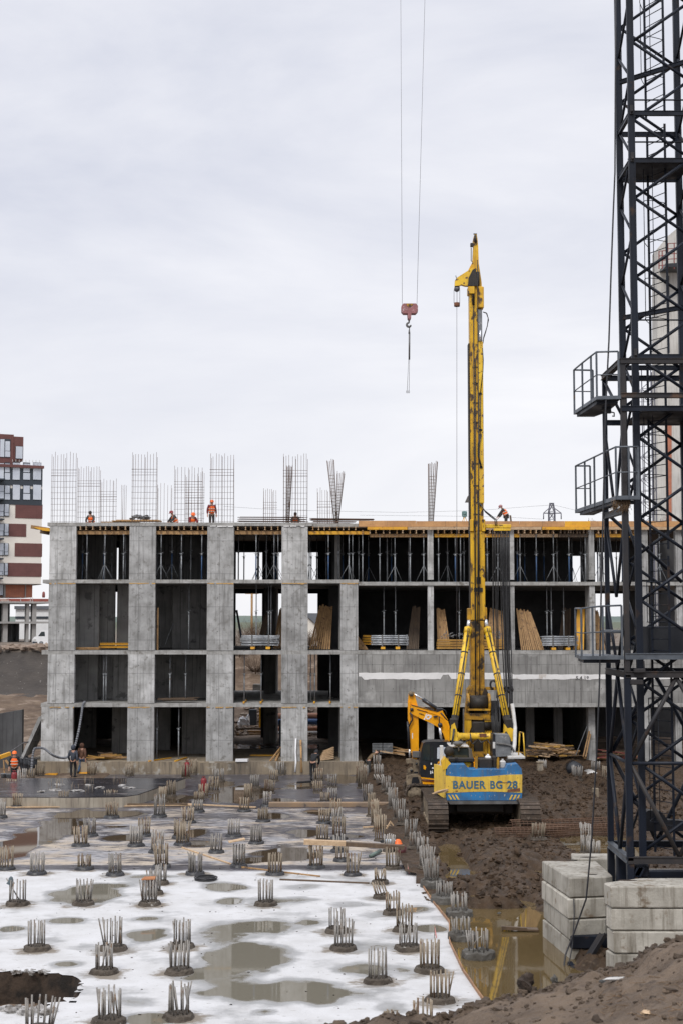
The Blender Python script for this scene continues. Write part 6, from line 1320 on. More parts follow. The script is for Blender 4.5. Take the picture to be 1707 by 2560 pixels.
mb = MB(); mb.bar(V(1422, 2408, 37.0), V(1450, 2440, 36.4), .12, .1); tag(mb.build('steel_channel', 'steel'), 'short dark steel channel at the foot of the left ballast stack', 'steel channel')
# ================================================================ PILE HEADS (rebar stubs standing out of the slab and the mud)
ROWS = {'w': [(2140, 2225, 'far-edge row of white slab'), (2225, 2290, 'far row on white slab'), (2290, 2400, 'middle row on white slab'), (2400, 2480, 'second-nearest row on white slab'), (2480, 2700, 'nearest row at picture bottom')],
        'm': [(1900, 1945, 'farthest row by footing wall'), (1945, 1975, 'second row from footing wall'), (1975, 2012, 'row beside black pad'), (2012, 2050, 'row level with long planks'), (2050, 2082, 'row just before long planks'), (2082, 2112, 'puddle row on membrane'), (2112, 2140, 'middle row on tan membrane'), (2140, 2300, 'row at membrane front strip')]}
SPEC = {(371, 2267): 'rusty orange board lying on top', (597, 2169): 'tan board lying on top', (91, 2592): 'bars splayed, at the dark pit', (39, 2267): 'blue grey rag on one bar', (487, 2189): 'one bar leaning across', (228, 1941): 'pale sticks leaning in it', (464, 1947): 'red gas cylinder in front', (205, 2266): 'bars leaning left', (955, 2250): 'bars bent over to the right', (1197, 2404): 'bent bars on a big concrete collar in the pond', (951, 1957): 'bars fanned out low to the right', (28, 1978): 'thin rusty bars', (981, 2174): 'thick bundle under the plank end', (790, 2172): 'bundle under the left plank end'}
unit_bar = {}
for k in ('rebar', 'rebarr'):
    b_ = MB(); b_.tube([(0, 0, 0), (0, 0, 1)], .020, 6); unit_bar[k] = b_.build('rebar', k, mesh_only=True)
rp_ = random.Random(11)
allp = []
for zn, lst in PILES.items():
    for (px, w, pt, pb) in lst: allp.append((zn, px, w, pt, pb))
rowcount = {}
def rowof(zn, pb):
    if zn in ROWS:
        for a, b, nme in ROWS[zn]:
            if a <= pb < b: return nme
    return {'r': 'ragged line inside timber edge', 'e': 'outermost line along mud edge', 'd': 'inner line beside mud edge', 'h': 'in mud right of rig'}[zn]
rows = {}
for p in allp: rows.setdefault((p[0] if p[0] != 'x' else 'm', rowof(p[0], p[4])), []).append(p)
for key, lst in rows.items(): lst.sort(key=(lambda p: p[1]) if key[0] in 'wmh' else (lambda p: -p[4]))
for (zn, row), lst in rows.items():
    for i, (z_, px, w, pt, pb) in enumerate(lst):
        near = pb > 2180 and zn in 'wr'
        zg = 0.0
        g = G(px, pb, 0.0); d = g.y; rad = w * d / FPX / 2
        if zn in 'eh': zg = max(-.1, mud_h(g.x, g.y) if g.x > edge(g.y) else 0) * .8; g = G(px, pb, zg)
        if px in (276, 156, 40, 28) and pb < 2025: pass
        cx, cy = g.x, g.y + (.30 if near else .22)
        htop = zat(pt, cy - rad * .5); H = max(.35, htop - zg)
        rusty = (zn in 'dm' and rp_.random() < .62) or (zn in 'r' and rp_.random() < .6) or rp_.random() < .12
        mk = 'rebarr' if rusty else 'rebar'
        colr = 'tar' if zn == 'm' and pb > 2005 else ('capg' if zn == 'e' and pb > 2180 else 'cap')
        place = ordl(i, len(lst)) if zn in 'wmh' else ('nearest' if i == 0 else ORD[i] + ' nearest' if i < 20 else 'far')
        sp_ = SPEC.get((px, pb))
        tone = 'rusty tan' if rusty else 'grey'
        lb = '%s pile head, %s, %s, %s' % (tone, {'tar': 'tar collar', 'capg': 'concrete collar', 'cap': 'muddy collar'}[colr], place, row)
        if sp_: lb = '%s rebar pile head, %s' % (tone, sp_)
        t = thing('pile_head', lb, 'pile head', (cx, cy, zg), 0, 'rebar pile heads')
        # collar
        rc = rad * (1.36 if near else 1.15) + .03; hc = .12 if zn in 'wr' else .09
        if colr == 'tar': rc = rad * 1.16 + .06; hc = .11
        if colr == 'capg': rc = rad * 1.55 + .03; hc = .24
        mb = MB(); n = 22 if near or colr == 'capg' else 14; vs = []; fs = []; prof = [(1.05, -.08), (1.0, .25), (.93, .8), (.80, 1.0), (.4, .96), (0.02, .93)]
        if colr == 'capg': prof = [(1.0, -.6), (1.0, .4), (.98, .9), (.92, 1.0), (.4, .98), (.02, .95)]
        sd_ = rp_.uniform(0, 99)
        for (rr, hh) in prof:
            for k in range(n):
                a = 2 * PI * k / n; q = 1 + (.20 if colr == 'cap' else .07) * mnoise.noise(Vector((math.cos(a) * 1.6, math.sin(a) * 1.6, sd_))) + .10 * mnoise.noise(Vector((math.cos(a) * 4, math.sin(a) * 4, sd_ + hh)))
                vs.append((rc * rr * q * math.cos(a), rc * rr * q * math.sin(a), hc * hh * (1 + .35 * mnoise.noise(Vector((math.cos(a) * 3, math.sin(a) * 3, sd_ + 4))))))
        for r_ in range(len(prof) - 1):
            for k in range(n): fs.append((r_ * n + k, r_ * n + (k + 1) % n, (r_ + 1) * n + (k + 1) % n, (r_ + 1) * n + k))
        mb.add(vs, fs, colr == 'tar'); mb.build('collar', colr, t, local=True)
        # bars
        nb = rp_.choice((12, 13, 14)) if near else rp_.choice((11, 12, 13))
        cl_ = MB()
        for k in range(nb):
            a = 2 * PI * (k + rp_.uniform(-.13, .13)) / nb; bx_, by_ = rad * .94 * math.cos(a), rad * .94 * math.sin(a)
            lean = Vector((rp_.gauss(0, .015), rp_.gauss(0, .015), 1)); hb = (H - .03) * rp_.uniform(.94, 1.03)
            if rp_.random() < .08: lean.x += rp_.choice((-1, 1)) * rp_.uniform(.08, .22)
            if sp_ and 'leaning left' in sp_: lean.x += -.10 * (bx_ < 0) + .10 * rp_.random()
            if sp_ and 'splayed' in sp_: lean.x += .10 * (bx_ / rad) + .05
            if sp_ and 'bent over' in sp_: lean.x += -.35 + .1 * rp_.random()
            if sp_ and 'fanned' in sp_: lean.x += -.5 * rp_.random(); hb *= .8
            if sp_ and 'one bar' in sp_ and k == 3: lean.x += -.5
            base = Vector((bx_, by_, hc * .6)); L_ = hb - hc * .6
            if near or pb > 2400:
                q = Vector((0, 0, 1)).rotation_difference(lean.normalized())
                o = inst('rebar', unit_bar[mk], t, base, q.to_euler(), (1, 1, L_ / abs(lean.normalized().z)))
            else:
                cl_.tube([base, base + lean * L_], .0225, 5)
        if cl_.v: cl_.build('rebar_cluster', mk, t, local=True)
        if sp_ and 'bent bars' in sp_:
            cl_ = MB(); cl_.tube([(-.2, -.1, .3), (-.05, -.15, .55), (.05, -.15, .62), (.2, -.1, .5), (.22, -.1, .3)], .014, 6); cl_.build('bent_rebar', 'rebar', t, local=True)
        if sp_ and 'blue grey rag' in sp_:
            c2 = MB(); c2.blob((-rad * .8, -.05, H - .08), .11, .09, .13, .6, seed=4); c2.build('rag', M.setdefault('rag', mat('blue_grey_rag', (.07, .11, .13), (.12, .14, .15), 6, .9, bump=1)), t, local=True)
# boards lying on pile heads
def plank(a, b, w, h, mm, lb, cat='plank', name='plank', up=(0, 0, 1)):
    mb = MB(); a = Vector(a); b = Vector(b); n = max(1, int((b - a).length / .8)); prev = a
    for k in range(1, n + 1):
        q = a.lerp(b, k / n) + Vector((0, 0, random.uniform(-.006, .006))) * (k < n); mb.bar(prev, q, w, h, up); prev = q
    return tag(mb.build(name, mm), lb, cat)
p = G(371, 2267); Y = p.y + .3; a = V(357, 2198, Y); b = V(389, 2196, Y); mb = MB(); mb.prism_z([(a.x, Y - .28), (b.x + .02, Y - .2), (b.x - .02, Y + .25), (a.x + .04, Y + .2)], a.z + .02, a.z + .05); tag(mb.build('board', M.setdefault('oboard', mat('rusty_orange_board', (.42, .17, .06), (.30, .12, .05), 3, .8))), 'small rusty orange board lying on top of a pile head on the white slab', 'board')
p = G(597, 2169); Y = p.y + .2; a = V(572, 2107, Y); b = V(612, 2100, Y); plank(a + Vector((0, 0, .03)), b + Vector((0, .1, .03)), .34, .035, 'timberp', 'short tan board lying on top of a pile head on the membrane', 'board', 'board')
Y = G(790, 2172).y + .22; a = V(760, 2106, Y); b = V(864, 2110, Y); c_ = V(1010, 2118, Y - .1)
plank(a + Vector((0, 0, .02)), b + Vector((0, 0, .02)), .28, .16, 'timberp', 'pale cement stained plank lying across pile heads, left of the helmet'); plank(b + Vector((-.2, .1, .0)), c_, .24, .14, 'timberd', 'dark wet plank lying across pile heads, under the orange helmet')
a = V(906, 2068, 60.5); b = V(1072, 2059, 60.5); plank(a, b, .12, .05, 'timberp', 'thin pale batten lying across pile heads toward the rig track')
mb = MB(); mb.bar(V(957, 2086, 59.6), V(976, 2053, 59.8), .05); mb.bar(V(974, 2053, 59.8), V(983, 2064, 59.8), .05); tag(mb.build('hammer', 'timberp'), 'long pale handled hammer leaning on pile heads by the batten', 'hammer')
for (pa, pb_, w, h, mm, lb, zz) in (((10, 2019), (500, 2013), .22, .05, 'timberp', 'long pale plank lying across the membrane in front of the black pad', .02), ((195, 2015), (470, 2014), .10, .06, 'timberd', 'dark board lying behind the long pale plank', .08), ((455, 2011), (640, 2020), .16, .05, 'timberp', 'second long plank lying on the membrane, right end in the dark wet area', .04),
    ((456, 2118), (595, 2165), .07, .04, 'timberp', 'upper pale batten lying diagonally on the membrane', 0), ((595, 2166), (800, 2190), .07, .04, 'timber', 'middle batten lying diagonally onto the white slab', 0), ((700, 2198), (922, 2207), .08, .04, 'timberd', 'dark batten lying on the back of the white slab', 0),
    ((745, 1962), (785, 1959), .2, .1, 'tar', 'black wrapped bundle lying on the wet membrane beside the man in black', .1), ((1020, 2172), (1020, 2178), .05, .05, 'timberd', 'small stub of timber at slab edge', 0)):
    a, b = G(*pa, .03), G(*pb_, .03); a.z = b.z = zz + h / 2 if zz else h / 2 + .005; plank(a, b, w, h, mm, lb)
mb = MB(); a, b = G(672, 2018), G(975, 2017); mb.bbox(a.x, b.x, a.y, a.y + .3, -.02, .22, .03); tag(mb.build('low_kerb', M.setdefault('kerb', mat('stained_kerb', (.30, .20, .12), (.20, .15, .11), 1.2, .85, c3=(.10, .08, .07), s3=1.5, t3=.6, bump=.4))), 'low brown stained concrete kerb crossing the wet membrane', 'kerb')
# timber edge board along the slab
mb = MB(); ys = [28.6 + .35 * k for k in range(62)]
for y0, y1 in zip(ys, ys[1:]):
    a, b = Vector((edge(y0) + .015, y0, 0)), Vector((edge(y1) + .015, y1, 0)); mb.bar(a + Vector((0, 0, -.02 + .02 * fbm(y0, 1))), b + Vector((0, 0, -.02 + .02 * fbm(y1, 1))), .03, .2)
tag(mb.build('edge_board', M.setdefault('edgeb', mat('wet_orange_timber', (.36, .19, .09), (.22, .115, .06), 2, .6, c3=(.12, .08, .05), s3=4, t3=.6))), 'long thin bent timber board edging the white slab at the pond', 'edge board')
# low raised pad of black membrane with a pale concrete side
zp = .46; a = G(12, 2019); b = G(338, 2019); yb = 75.2
PAD = thing('foundation_pad', 'low raised concrete pad with black bitumen top at the left of the membrane', 'foundation pad', ((a.x + b.x) / 2, a.y, 0))
pts = [(a.x - 6, a.y - .1), (a.x + 1, a.y), (lerp(a.x, b.x, .5), a.y - .12), (b.x - .6, a.y + .1), (b.x, a.y + .9), (b.x + 1.5, yb), (a.x - 6, yb)]
mb = MB(); mb.prism_z(pts, -.05, zp); mb.build('pad_side', M.setdefault('padc', mat('stained_pad_concrete', (.40, .36, .29), (.27, .23, .18), 1.1, .85, stretch=(1, 1, .5), streak=((.13, .11, .09), .8), bump=.3)), PAD)
mb = MB(); mb.prism_z(pts, zp + .003, zp + .04); mb.build('pad_membrane', M.setdefault('padm', mat('wet_bitumen_sheet', (.022, .022, .027), (.05, .05, .058), 1.2, .22, stretch=(.4, 1.2, 1), bump=.4, bscale=6, c3=(.16, .14, .13), s3=1.2, t3=.6, st3=(.4, 1.4, 1), rough3=.6)), PAD)
mb = MB()
for (x, y) in ((150, 1964), (225, 1966), (305, 1966), (320, 1972), (250, 1972), (195, 1980), (140, 1978), (105, 1982)):
    q = G(x, y, zp); mb.blob((q.x, q.y, zp + .05), random.uniform(.2, .4), .2, .06, .5, seed=x)
mb.build('cement_patch', 'chunk', PAD)['kind'] = 'stuff'
mb = MB()
for (x, y, n_) in ((140, 1966, 6), (150, 1964, 4), (222, 1963, 7), (300, 1964, 8), (135, 1976, 5), (222, 1985, 3), (195, 1978, 4)):
    q = G(x, y, zp)
    for k in range(n_): o_ = Vector((random.uniform(-.3, .3), random.uniform(-.1, .1), 0)); mb.tube([q + o_, q + o_ + Vector((random.uniform(-.05, .05), 0, random.uniform(.2, .5)))], .009, 4)
mb.build('starter_bar', 'rebarr', PAD)['kind'] = 'stuff'
# ================================================================ REBAR ON THE ROOF
def cage(px0, px1, ptop, pmesh, n, Y, lb, depth=.22, spread=(0, 0), pbot=1306, mm='rebard', dense=7, hn=None):
    """a column starter cage: two faces of n verticals with horizontal links up to pmesh"""
    zb = Z_R - .12; zt = zat(ptop, Y); zm_ = zat(pmesh, Y); x0, x1 = xat(px0, (ptop + pbot) / 2, Y), xat(px1, (ptop + pbot) / 2, Y); rr = random.Random(int(px0))
    t = thing('rebar_cage', lb, 'rebar cage', ((x0 + x1) / 2, Y, zb), 0, 'rebar cages on the roof'); v = MB(); h = MB()
    for f, y in enumerate((Y, Y + depth)):
        for k in range(0, n, 1 + 3 * f):
            q = k / (n - 1); xb = lerp(x0, x1, q) + f * .03; xt = xb + lerp(spread[0], spread[1], q) + rr.uniform(-.025, .025)
            v.tube([(xb, y, zb), (lerp(xb, xt, .5), y, lerp(zb, zt, .5)), (xt, y + rr.uniform(-.03, .03), zt - rr.uniform(0, .22) - f * .15)], .011, 5)
    nh = hn or max(2, int((zm_ - zb) / .34)); z = zb + .2
    levels = [lerp(zb + .2, zm_, (k / nh) ** 1.0) for k in range(nh + 1)]
    for k in range(dense): levels.append(zm_ - .17 * k)
    for z in levels:
        q = (z - zb) / (zt - zb); a, b = x0 + spread[0] * q, x1 + spread[1] * q
        for y in (Y - .012,): h.tube([(a - .03, y, z + rr.uniform(-.01, .01)), (b + .05, y, z + rr.uniform(-.01, .01))], .008, 4)
    v.build('vertical_bar', mm, t)['kind'] = 'stuff'; h.build('link', mm, t)['kind'] = 'stuff'
    return t
CG = [(130, 190, 1129, 1175, 9, 82.3, 'tall rebar mesh cage, leftmost at the roof corner', 0), (196, 249, 1163, 1202, 9, 88, 'medium rebar cage beside the leftmost tall cage', 0), (252, 291, 1194, 1229, 6, 91, 'short pale rebar cage between first and second tall cages', 4), (305, 316, 1207, 1300, 4, 92, 'few thin bare rebars just left of the second tall cage', 0), (331, 391, 1129, 1173, 9, 82.3, 'tall rebar cage, second from left on the roof', 0), (394, 428, 1206, 1300, 5, 92, 'few thin bare rebars right of the second tall cage', 0),
      (437, 505, 1164, 1204, 9, 86, 'wide tangled rebar cage left of the standing roof worker', 4), (465, 510, 1180, 1218, 7, 89, 'dense dark rebar cage behind the wide tangled one', 8), (526, 584, 1133, 1174, 9, 82.3, 'tall rebar cage right beside the standing roof worker', 0), (659, 691, 1219, 1256, 7, 90, 'short narrow rebar cage left of the fourth tall cage', 0), (709, 767, 1132, 1176, 9, 82.3, 'tall rebar cage with a dark twisted bundle in it, fourth from left', 0), (794, 831, 1218, 1254, 7, 90, 'short rebar cage behind the splayed V shaped bundles', 0), (1471, 1486, 1293, 1303, 5, 88, 'short rebar ends poking above the roof beside the crane platform', 0), (1650, 1664, 1288, 1303, 5, 88, 'short rebar ends poking above the roof behind the crane ladder', 0)]
for (a, b, pt, pm_, n, Y, lb, dn) in CG: cage(a, b, pt, pm_, n, Y, lb, dense=dn or 3)
def bundle(px, pxt, ptop, w0, w1, Y, lb):
    zb = Z_R - .1; a = xat(px, 1300, Y); b = xat(pxt, ptop, Y); zt = zat(ptop, Y); rr = random.Random(px); s_ = Y / FPX
    t = thing('rebar_cage', lb, 'rebar cage', (a, Y, zb), 0, 'rebar cages on the roof'); v = MB(); h = MB()
    for k in range(14):
        an = 2 * PI * k / 14; v.tube([(a + w0 * s_ * .5 * math.cos(an), Y + .1 * math.sin(an), zb), (b + w1 * s_ * .5 * math.cos(an), Y + .25 * math.sin(an), zt - rr.uniform(0, .2))], .013, 5)
    for k in range(16):
        q = k / 16 * .8; z = lerp(zb, zt, q); x = lerp(a, b, q); w = lerp(w0, w1, q) * s_ * .5
        h.tube([(x - w, Y - .12, z), (x + w, Y - .12, z + .04)], .008, 4); h.tube([(x - w, Y + .12, z + .03), (x + w, Y + .12, z)], .008, 4)
    v.build('vertical_bar', 'rebard', t)['kind'] = 'stuff'; h.build('link', 'rebarr', t)['kind'] = 'stuff'
bundle(719, 724, 1160, 8, 16, 82.8, 'dark twisted rebar bundle standing inside the fourth tall cage')
bundle(840, 826, 1148, 8, 18, 83, 'left leaning rebar bundle of the V shaped pair'); bundle(842, 852, 1177, 7, 19, 83, 'right leaning rebar bundle of the V shaped pair')
bundle(1076, 1081, 1152, 12, 24, 82.7, 'single flaring rebar bundle above the wing left of the rig mast')
def rods(px0, px1, pys, lb, Y):
    mb = MB(); rr = random.Random(px0)
    for py in pys:
        for k in range(5): y = Y + rr.uniform(-.3, .3); mb.tube([(xat(px0 + rr.uniform(-5, 5), py, Y), y, zat(py, Y) + rr.uniform(-.02, .02)), (xat(px1 + rr.uniform(-20, 6), py, Y), y, zat(py + rr.uniform(-.5, 1), Y))], .02, 5)
    tag(mb.build('rebar_stack', 'rebard'), lb, 'rebar stack', 'stacked rebar on the roof')
rods(598, 765, (1293, 1298.5, 1303.5), 'stack of dark rebar rods lying on the roof left of the fourth cage', 83); rods(778, 932, (1297.5, 1300), 'long thin dark rebar rods lying on the roof before the wing board', 83.3); rods(780, 885, (1304.5, 1309), 'lower stack of dark rebar lying behind the left end of the plywood edge board', 82.6)
Y = 83.2; mb = MB()
for k, (a, b, z) in enumerate(((280, 402, 1301), (290, 395, 1298.5), (250, 345, 1303))): mb.box(xat(a, 1300, Y), xat(b, 1300, Y), Y + .2 * k, Y + .2 * k + .8, zat(z + 2, Y), zat(z, Y))
tag(mb.build('board_stack', 'timber'), 'flat stack of brown boards on the roof around the second tall cage', 'boards')
mb = MB()
for k in range(12): mb.blob((xat(331 + 3.4 * k, 1290, Y), Y + .3, zat(1297, Y) + random.uniform(0, .18)), .16, .14, .08, .6, seed=k)
tag(mb.build('tie_wire_heap', 'panelg'), 'dark heap of coiled wire on the boards in the second tall cage', 'wire heap')

# ================================================================ PEOPLE
def skin_obj(name, verts, edges, radii, m, parent, root=0, sub=1):
    me = bpy.data.meshes.new(name); me.from_pydata(verts, edges, []); me.materials.append(M[m]); o = bpy.data.objects.new(name, me); COL.objects.link(o); o.parent = parent
    sk = o.modifiers.new('skin', 'SKIN'); sk.use_smooth_shade = True
    for i, d in enumerate(me.skin_vertices[0].data):
        r = radii[i]; d.radius = r if isinstance(r, tuple) else (r, r); d.use_root = (i == root)
    sb = o.modifiers.new('sub', 'SUBSURF'); sb.levels = sub; sb.render_levels = sub
    return o
STAND = dict(pelvis=(0, 0, .95), waist=(0, 0, 1.10), chest=(0, 0, 1.32), neck=(0, 0, 1.48), head=(0, .02, 1.60), top=(0, .01, 1.71),
             shl=(-.18, 0, 1.42), ell=(-.25, -.03, 1.14), wrl=(-.26, .05, .90), shr=(.18, 0, 1.42), elr=(.25, -.03, 1.14), wrr=(.26, .05, .90),
             hil=(-.09, 0, .92), knl=(-.10, .02, .50), anl=(-.10, -.02, .10), tol=(-.11, .15, .04), hir=(.09, 0, .92), knr=(.10, .02, .50), anr=(.10, -.02, .10), tor=(.11, .15, .04))
def person(label, loc, face, jacket, trousers, vest=None, helmet=None, hood=None, pose=None, group=None, carry=None, scale=1.0):
    """face: heading in degrees, 0 looks away from the camera (+Y)"""
    J = dict(STAND); J.update(pose or {}); J = {k: Vector(v) for k, v in J.items()}
    t = thing('person', label, 'person', loc, math.radians(-face), group); t.scale = (scale,) * 3
    V_ = []; E_ = []; R_ = []
    def add(p, r, par=None):
        V_.append(tuple(p)); R_.append(r)
        if par is not None: E_.append((par, len(V_) - 1))
        return len(V_) - 1
    pv = add(J['pelvis'], (.13, .10)); wa = add(J['waist'], (.12, .09), pv); ch = add(J['chest'], (.15, .105), wa); nk = add(J['neck'], .055, ch); hd = add(J['head'], (.082, .092), nk); tp = add(J['top'], (.07, .08), hd)
    fd = (J['head'] - J['neck']).cross(Vector((1, 0, 0))).normalized() * -1
    ns = add(J['head'] + fd * .105 - Vector((0, 0, .005)), .014, hd)
    for s_ in (-1, 1): add(J['head'] + Vector((s_ * .088, -.005, 0)), (.012, .022), hd)
    for s_, q in ((-1, 'l'), (1, 'r')):
        a = add(J['sh' + q], .062, ch); b = add(J['el' + q], .045, a); c = add(J['wr' + q], .032, b); d = (J['wr' + q] - J['el' + q]).normalized()
        pm = add(J['wr' + q] + d * .07, (.036, .018), c); sx = d.cross(Vector((0, 1, .2))).normalized()
        for k, l in enumerate((.07, .085, .08, .062)):
            o_ = sx * (k - 1.5) * .02; m_ = add(J['wr' + q] + d * .11 + o_, .0095, pm); add(J['wr' + q] + d * (.11 + l) + o_ + Vector((0, .018, 0)), .008, m_)
        th_ = add(J['wr' + q] + d * .045 + sx * -.04, .011, c); add(J['wr' + q] + d * .09 + sx * -.055, .009, th_)
    for q in 'lr':
        a = add(J['hi' + q], .085, pv); b = add(J['kn' + q], .058, a); c = add(J['an' + q], .042, b); add(J['to' + q], (.042, .03), c)
    skin_obj('body', V_, E_, R_, 'skin', t)
    j = J; up = [(j['pelvis'].lerp(j['waist'], -.55), (.17, .135)), (j['waist'], (.155, .12)), (j['chest'], (.185, .135)), (j['chest'].lerp(j['neck'], .6), (.10, .085))]
    v = [tuple(p) for p, r in up]; r = [x for p, x in up]; e = [(0, 1), (1, 2), (2, 3)]
    for q in 'lr':
        n = len(v); v += [tuple(j['sh' + q]), tuple(j['el' + q]), tuple(j['el' + q].lerp(j['wr' + q], .92))]; r += [.085, .066, .055]; e += [(2, n), (n, n + 1), (n + 1, n + 2)]
    skin_obj('jacket', v, e, r, jacket, t)
    v = [tuple(j['pelvis'].lerp(j['waist'], .15))]; r = [(.15, .115)]; e = []
    for q in 'lr':
        n = len(v); v += [tuple(j['hi' + q] - Vector((0, 0, .06))), tuple(j['kn' + q]), tuple(j['an' + q] + Vector((0, 0, .03)))]; r += [.10, .075, .062]; e += [(0, n), (n, n + 1), (n + 1, n + 2)]
    skin_obj('trousers', v, e, r, trousers, t)
    for q in 'lr':
        a_, b_ = j['an' + q], j['to' + q]; mb = MB(); mb.tube([a_ + Vector((0, 0, .08)), a_ - (b_ - a_) * .3 + Vector((0, 0, -.03)), a_.lerp(b_, .4) + Vector((0, 0, -.02)), b_ + Vector((0, 0, -.005))], [.06, .058, .055, .035], 10); mb.build('boot', 'blackc', t, local=True)
    if vest:
        v = [tuple(j['pelvis'].lerp(j['waist'], -.35)), tuple(j['waist']), tuple(j['chest']), tuple(j['chest'].lerp(j['neck'], .45))]
        skin_obj('safety_vest', v, [(0, 1), (1, 2), (2, 3)], [(.20, .165), (.198, .16), (.232, .175), (.17, .125)], 'vest', t)
        ax = (j['chest'] - j['waist']).normalized(); yax = ax.cross(Vector((1, 0, 0))).normalized()
        mb = MB()
        for q in (-.03, .12):
            c = j['waist'] + ax * q; pts = [c + Vector((1, 0, 0)) * .20 * math.cos(a * PI / 10) + yax * .163 * math.sin(a * PI / 10) for a in range(21)]
            mb.tube(pts, .02, 6, cap=False)
        mb.build('reflective_band', 'reflect', t, local=True)
    ax = (j['top'] - j['neck']).normalized(); hc_ = j['head']
    rot = Vector((0, 0, 1)).rotation_difference(ax).to_euler()
    if helmet:
        mb = MB(); mb.lathe([(.14, .02), (.142, .035), (.118, .045), (.116, .09), (.09, .135), (.045, .158), (.01, .162)], (0, 0, 0), 18); mb.box(-.075, .075, .10, .175, .018, .032); o = mb.build('helmet', helmet, t, local=True); o.location = hc_; o.rotation_euler = rot
    elif hood:
        mb = MB(); mb.blob((0, 0, 0), .125, .135, .155, .08, 14, 10, flat=False); o = mb.build('hood', hood, t, local=True); o.location = hc_ + ax * .03 - Vector((0, .03, 0)); o.rotation_euler = rot
    else:
        mb = MB(); mb.blob((0, 0, 0), .098, .105, .10, .1, 14, 8, flat=False); o = mb.build('hair', 'hair', t, local=True); o.location = hc_ + ax * .055 - Vector((0, .02, 0)); o.rotation_euler = rot
    return t
WALK = dict(anl=(-.10, -.26, .12), knl=(-.10, -.02, .50), tol=(-.10, -.12, .04), anr=(.10, .14, .10), knr=(.10, .14, .51), tor=(.10, .30, .05), wrl=(-.25, .18, .92), elr=(.25, -.10, 1.14), wrr=(.26, -.08, .89))
BEND = dict(waist=(0, .10, 1.08), chest=(0, .30, 1.22), neck=(0, .43, 1.30), head=(0, .54, 1.36), top=(0, .63, 1.42), shl=(-.17, .36, 1.24), shr=(.17, .36, 1.24), ell=(-.2, .46, .98), elr=(.2, .42, .98), wrl=(-.06, .60, .82), wrr=(.08, .52, .72))
CROUCH = dict(pelvis=(0, -.05, .42), waist=(0, 0, .56), chest=(0, .12, .76), neck=(0, .2, .9), head=(0, .26, 1.01), top=(0, .28, 1.12), shl=(-.18, .14, .84), shr=(.18, .14, .84), ell=(-.24, .3, .62), elr=(.24, .3, .62), wrl=(-.14, .46, .45), wrr=(.14, .46, .45),
              hil=(-.1, -.04, .40), hir=(.1, -.04, .40), knl=(-.16, .34, .48), knr=(.16, .34, .48), anl=(-.13, .06, .10), anr=(.13, .06, .10), tol=(-.15, .22, .04), tor=(.15, .22, .04))
g = G(183, 1945); person('person in dark navy hooded padded jacket walking away by the left footing', (g.x, g.y, 0), 8, 'navy', 'blackc', hood='navy', pose=dict(WALK, anl=(-.08, -.05, .10), anr=(.10, .05, .1)), group='people on the site', scale=1.03)
g = G(203, 1936); person('person in brown padded jacket and jeans walking beside the navy jacket', (g.x + .05, g.y, 0), 15, 'brownc', 'jean', hood='brownc', pose=WALK, group='people on the site', scale=1.0)
g = G(36, 1962); person('person in orange vest and helmet standing at the far left among black barrels', (g.x, g.y, .0), 175, 'blackc', 'blackc', vest=True, helmet='orange', group='people on the site', scale=1.02)
g = G(-4, 1958); person('person cut off by the left picture edge, dark coat with orange vest', (g.x - .12, g.y, 0), 90, 'maroon', 'blackc', vest=True, helmet='orange', group='people on the site')
g = G(782, 1951); person('person all in black bending forward over pile heads before the footing', (g.x, g.y, 0), 20, 'blackc', 'blackc', hood='blackc', pose=dict(BEND, anl=(-.06, -.05, .1), anr=(.1, .1, .1)), group='people on the site', scale=1.08)
g = G(921, 1942); sh_ = person('person in tan work jacket and dark trousers stooping with a shovel', (g.x, g.y, 0), 70, 'olive', 'greyc', pose=dict(BEND, hil=(-.09, 0, .92)), group='people on the site', scale=1.0)
a = Vector((g.x + .45, g.y - .05, .95)); mb = MB(); mb.tube([a, (g.x + .85, g.y - .15, .18)], .02, 8); s = thing('shovel', 'long handled shovel held by the stooping person in tan', 'shovel', (g.x + .6, g.y, 0)); mb.build('handle', 'timber', s)
mb = MB(); mb.prism_z([(g.x + .80, g.y - .24), (g.x + .98, g.y - .22), (g.x + 1.05, g.y - .1), (g.x + .84, g.y - .06)], .10, .13); mb.build('blade', 'cwg', s)
person('person standing on the roof in maroon jacket and orange vest', (xat(530, 1300, 83.4), 83.4, Z_R - .32), 165, 'maroon', 'greyc', vest=True, helmet='orange', group='people on the roof')
person('person in dark jacket and orange vest crouching at the roof edge by the second cage', (xat(230, 1300, 83), 83, Z_R - .42), 190, 'greyc', 'greyc', vest=True, pose=CROUCH, group='people on the roof')
person('person in orange vest and red helmet crouching left of the tangled roof cage', (xat(440, 1300, 83), 83, Z_R - .40), 240, 'greyc', 'greyc', vest=True, helmet='red', pose=CROUCH, group='people on the roof')
person('person in orange vest crouching inside the tangled roof cage', (xat(481, 1300, 84.5), 84.5, Z_R - .40), 160, 'maroon', 'greyc', vest=True, helmet='orange', pose=CROUCH, group='people on the roof')
person('person in orange vest crouching behind the rebar stack at the fourth tall cage', (xat(739, 1300, 84), 84, Z_R - .42), 180, 'greyc', 'greyc', vest=True, pose=CROUCH, group='people on the roof')
person('person with pink helmet and orange vest bending above the wing edge right of the mast', (xat(1264, 1300, 83), 83, Z_R - .42), 285, 'greyc', 'greyc', vest=True, helmet='hookp', pose=dict(pelvis=(0, 0, .85), waist=(0, .03, .98), chest=(0, .12, 1.18), neck=(0, .22, 1.3), head=(0, .3, 1.39), top=(0, .34, 1.5), shl=(-.18, .16, 1.26), shr=(.18, .16, 1.26), ell=(-.2, .34, 1.02), elr=(.2, .3, 1.0), wrl=(-.12, .5, .82), wrr=(.14, .45, .8)), group='people on the roof')

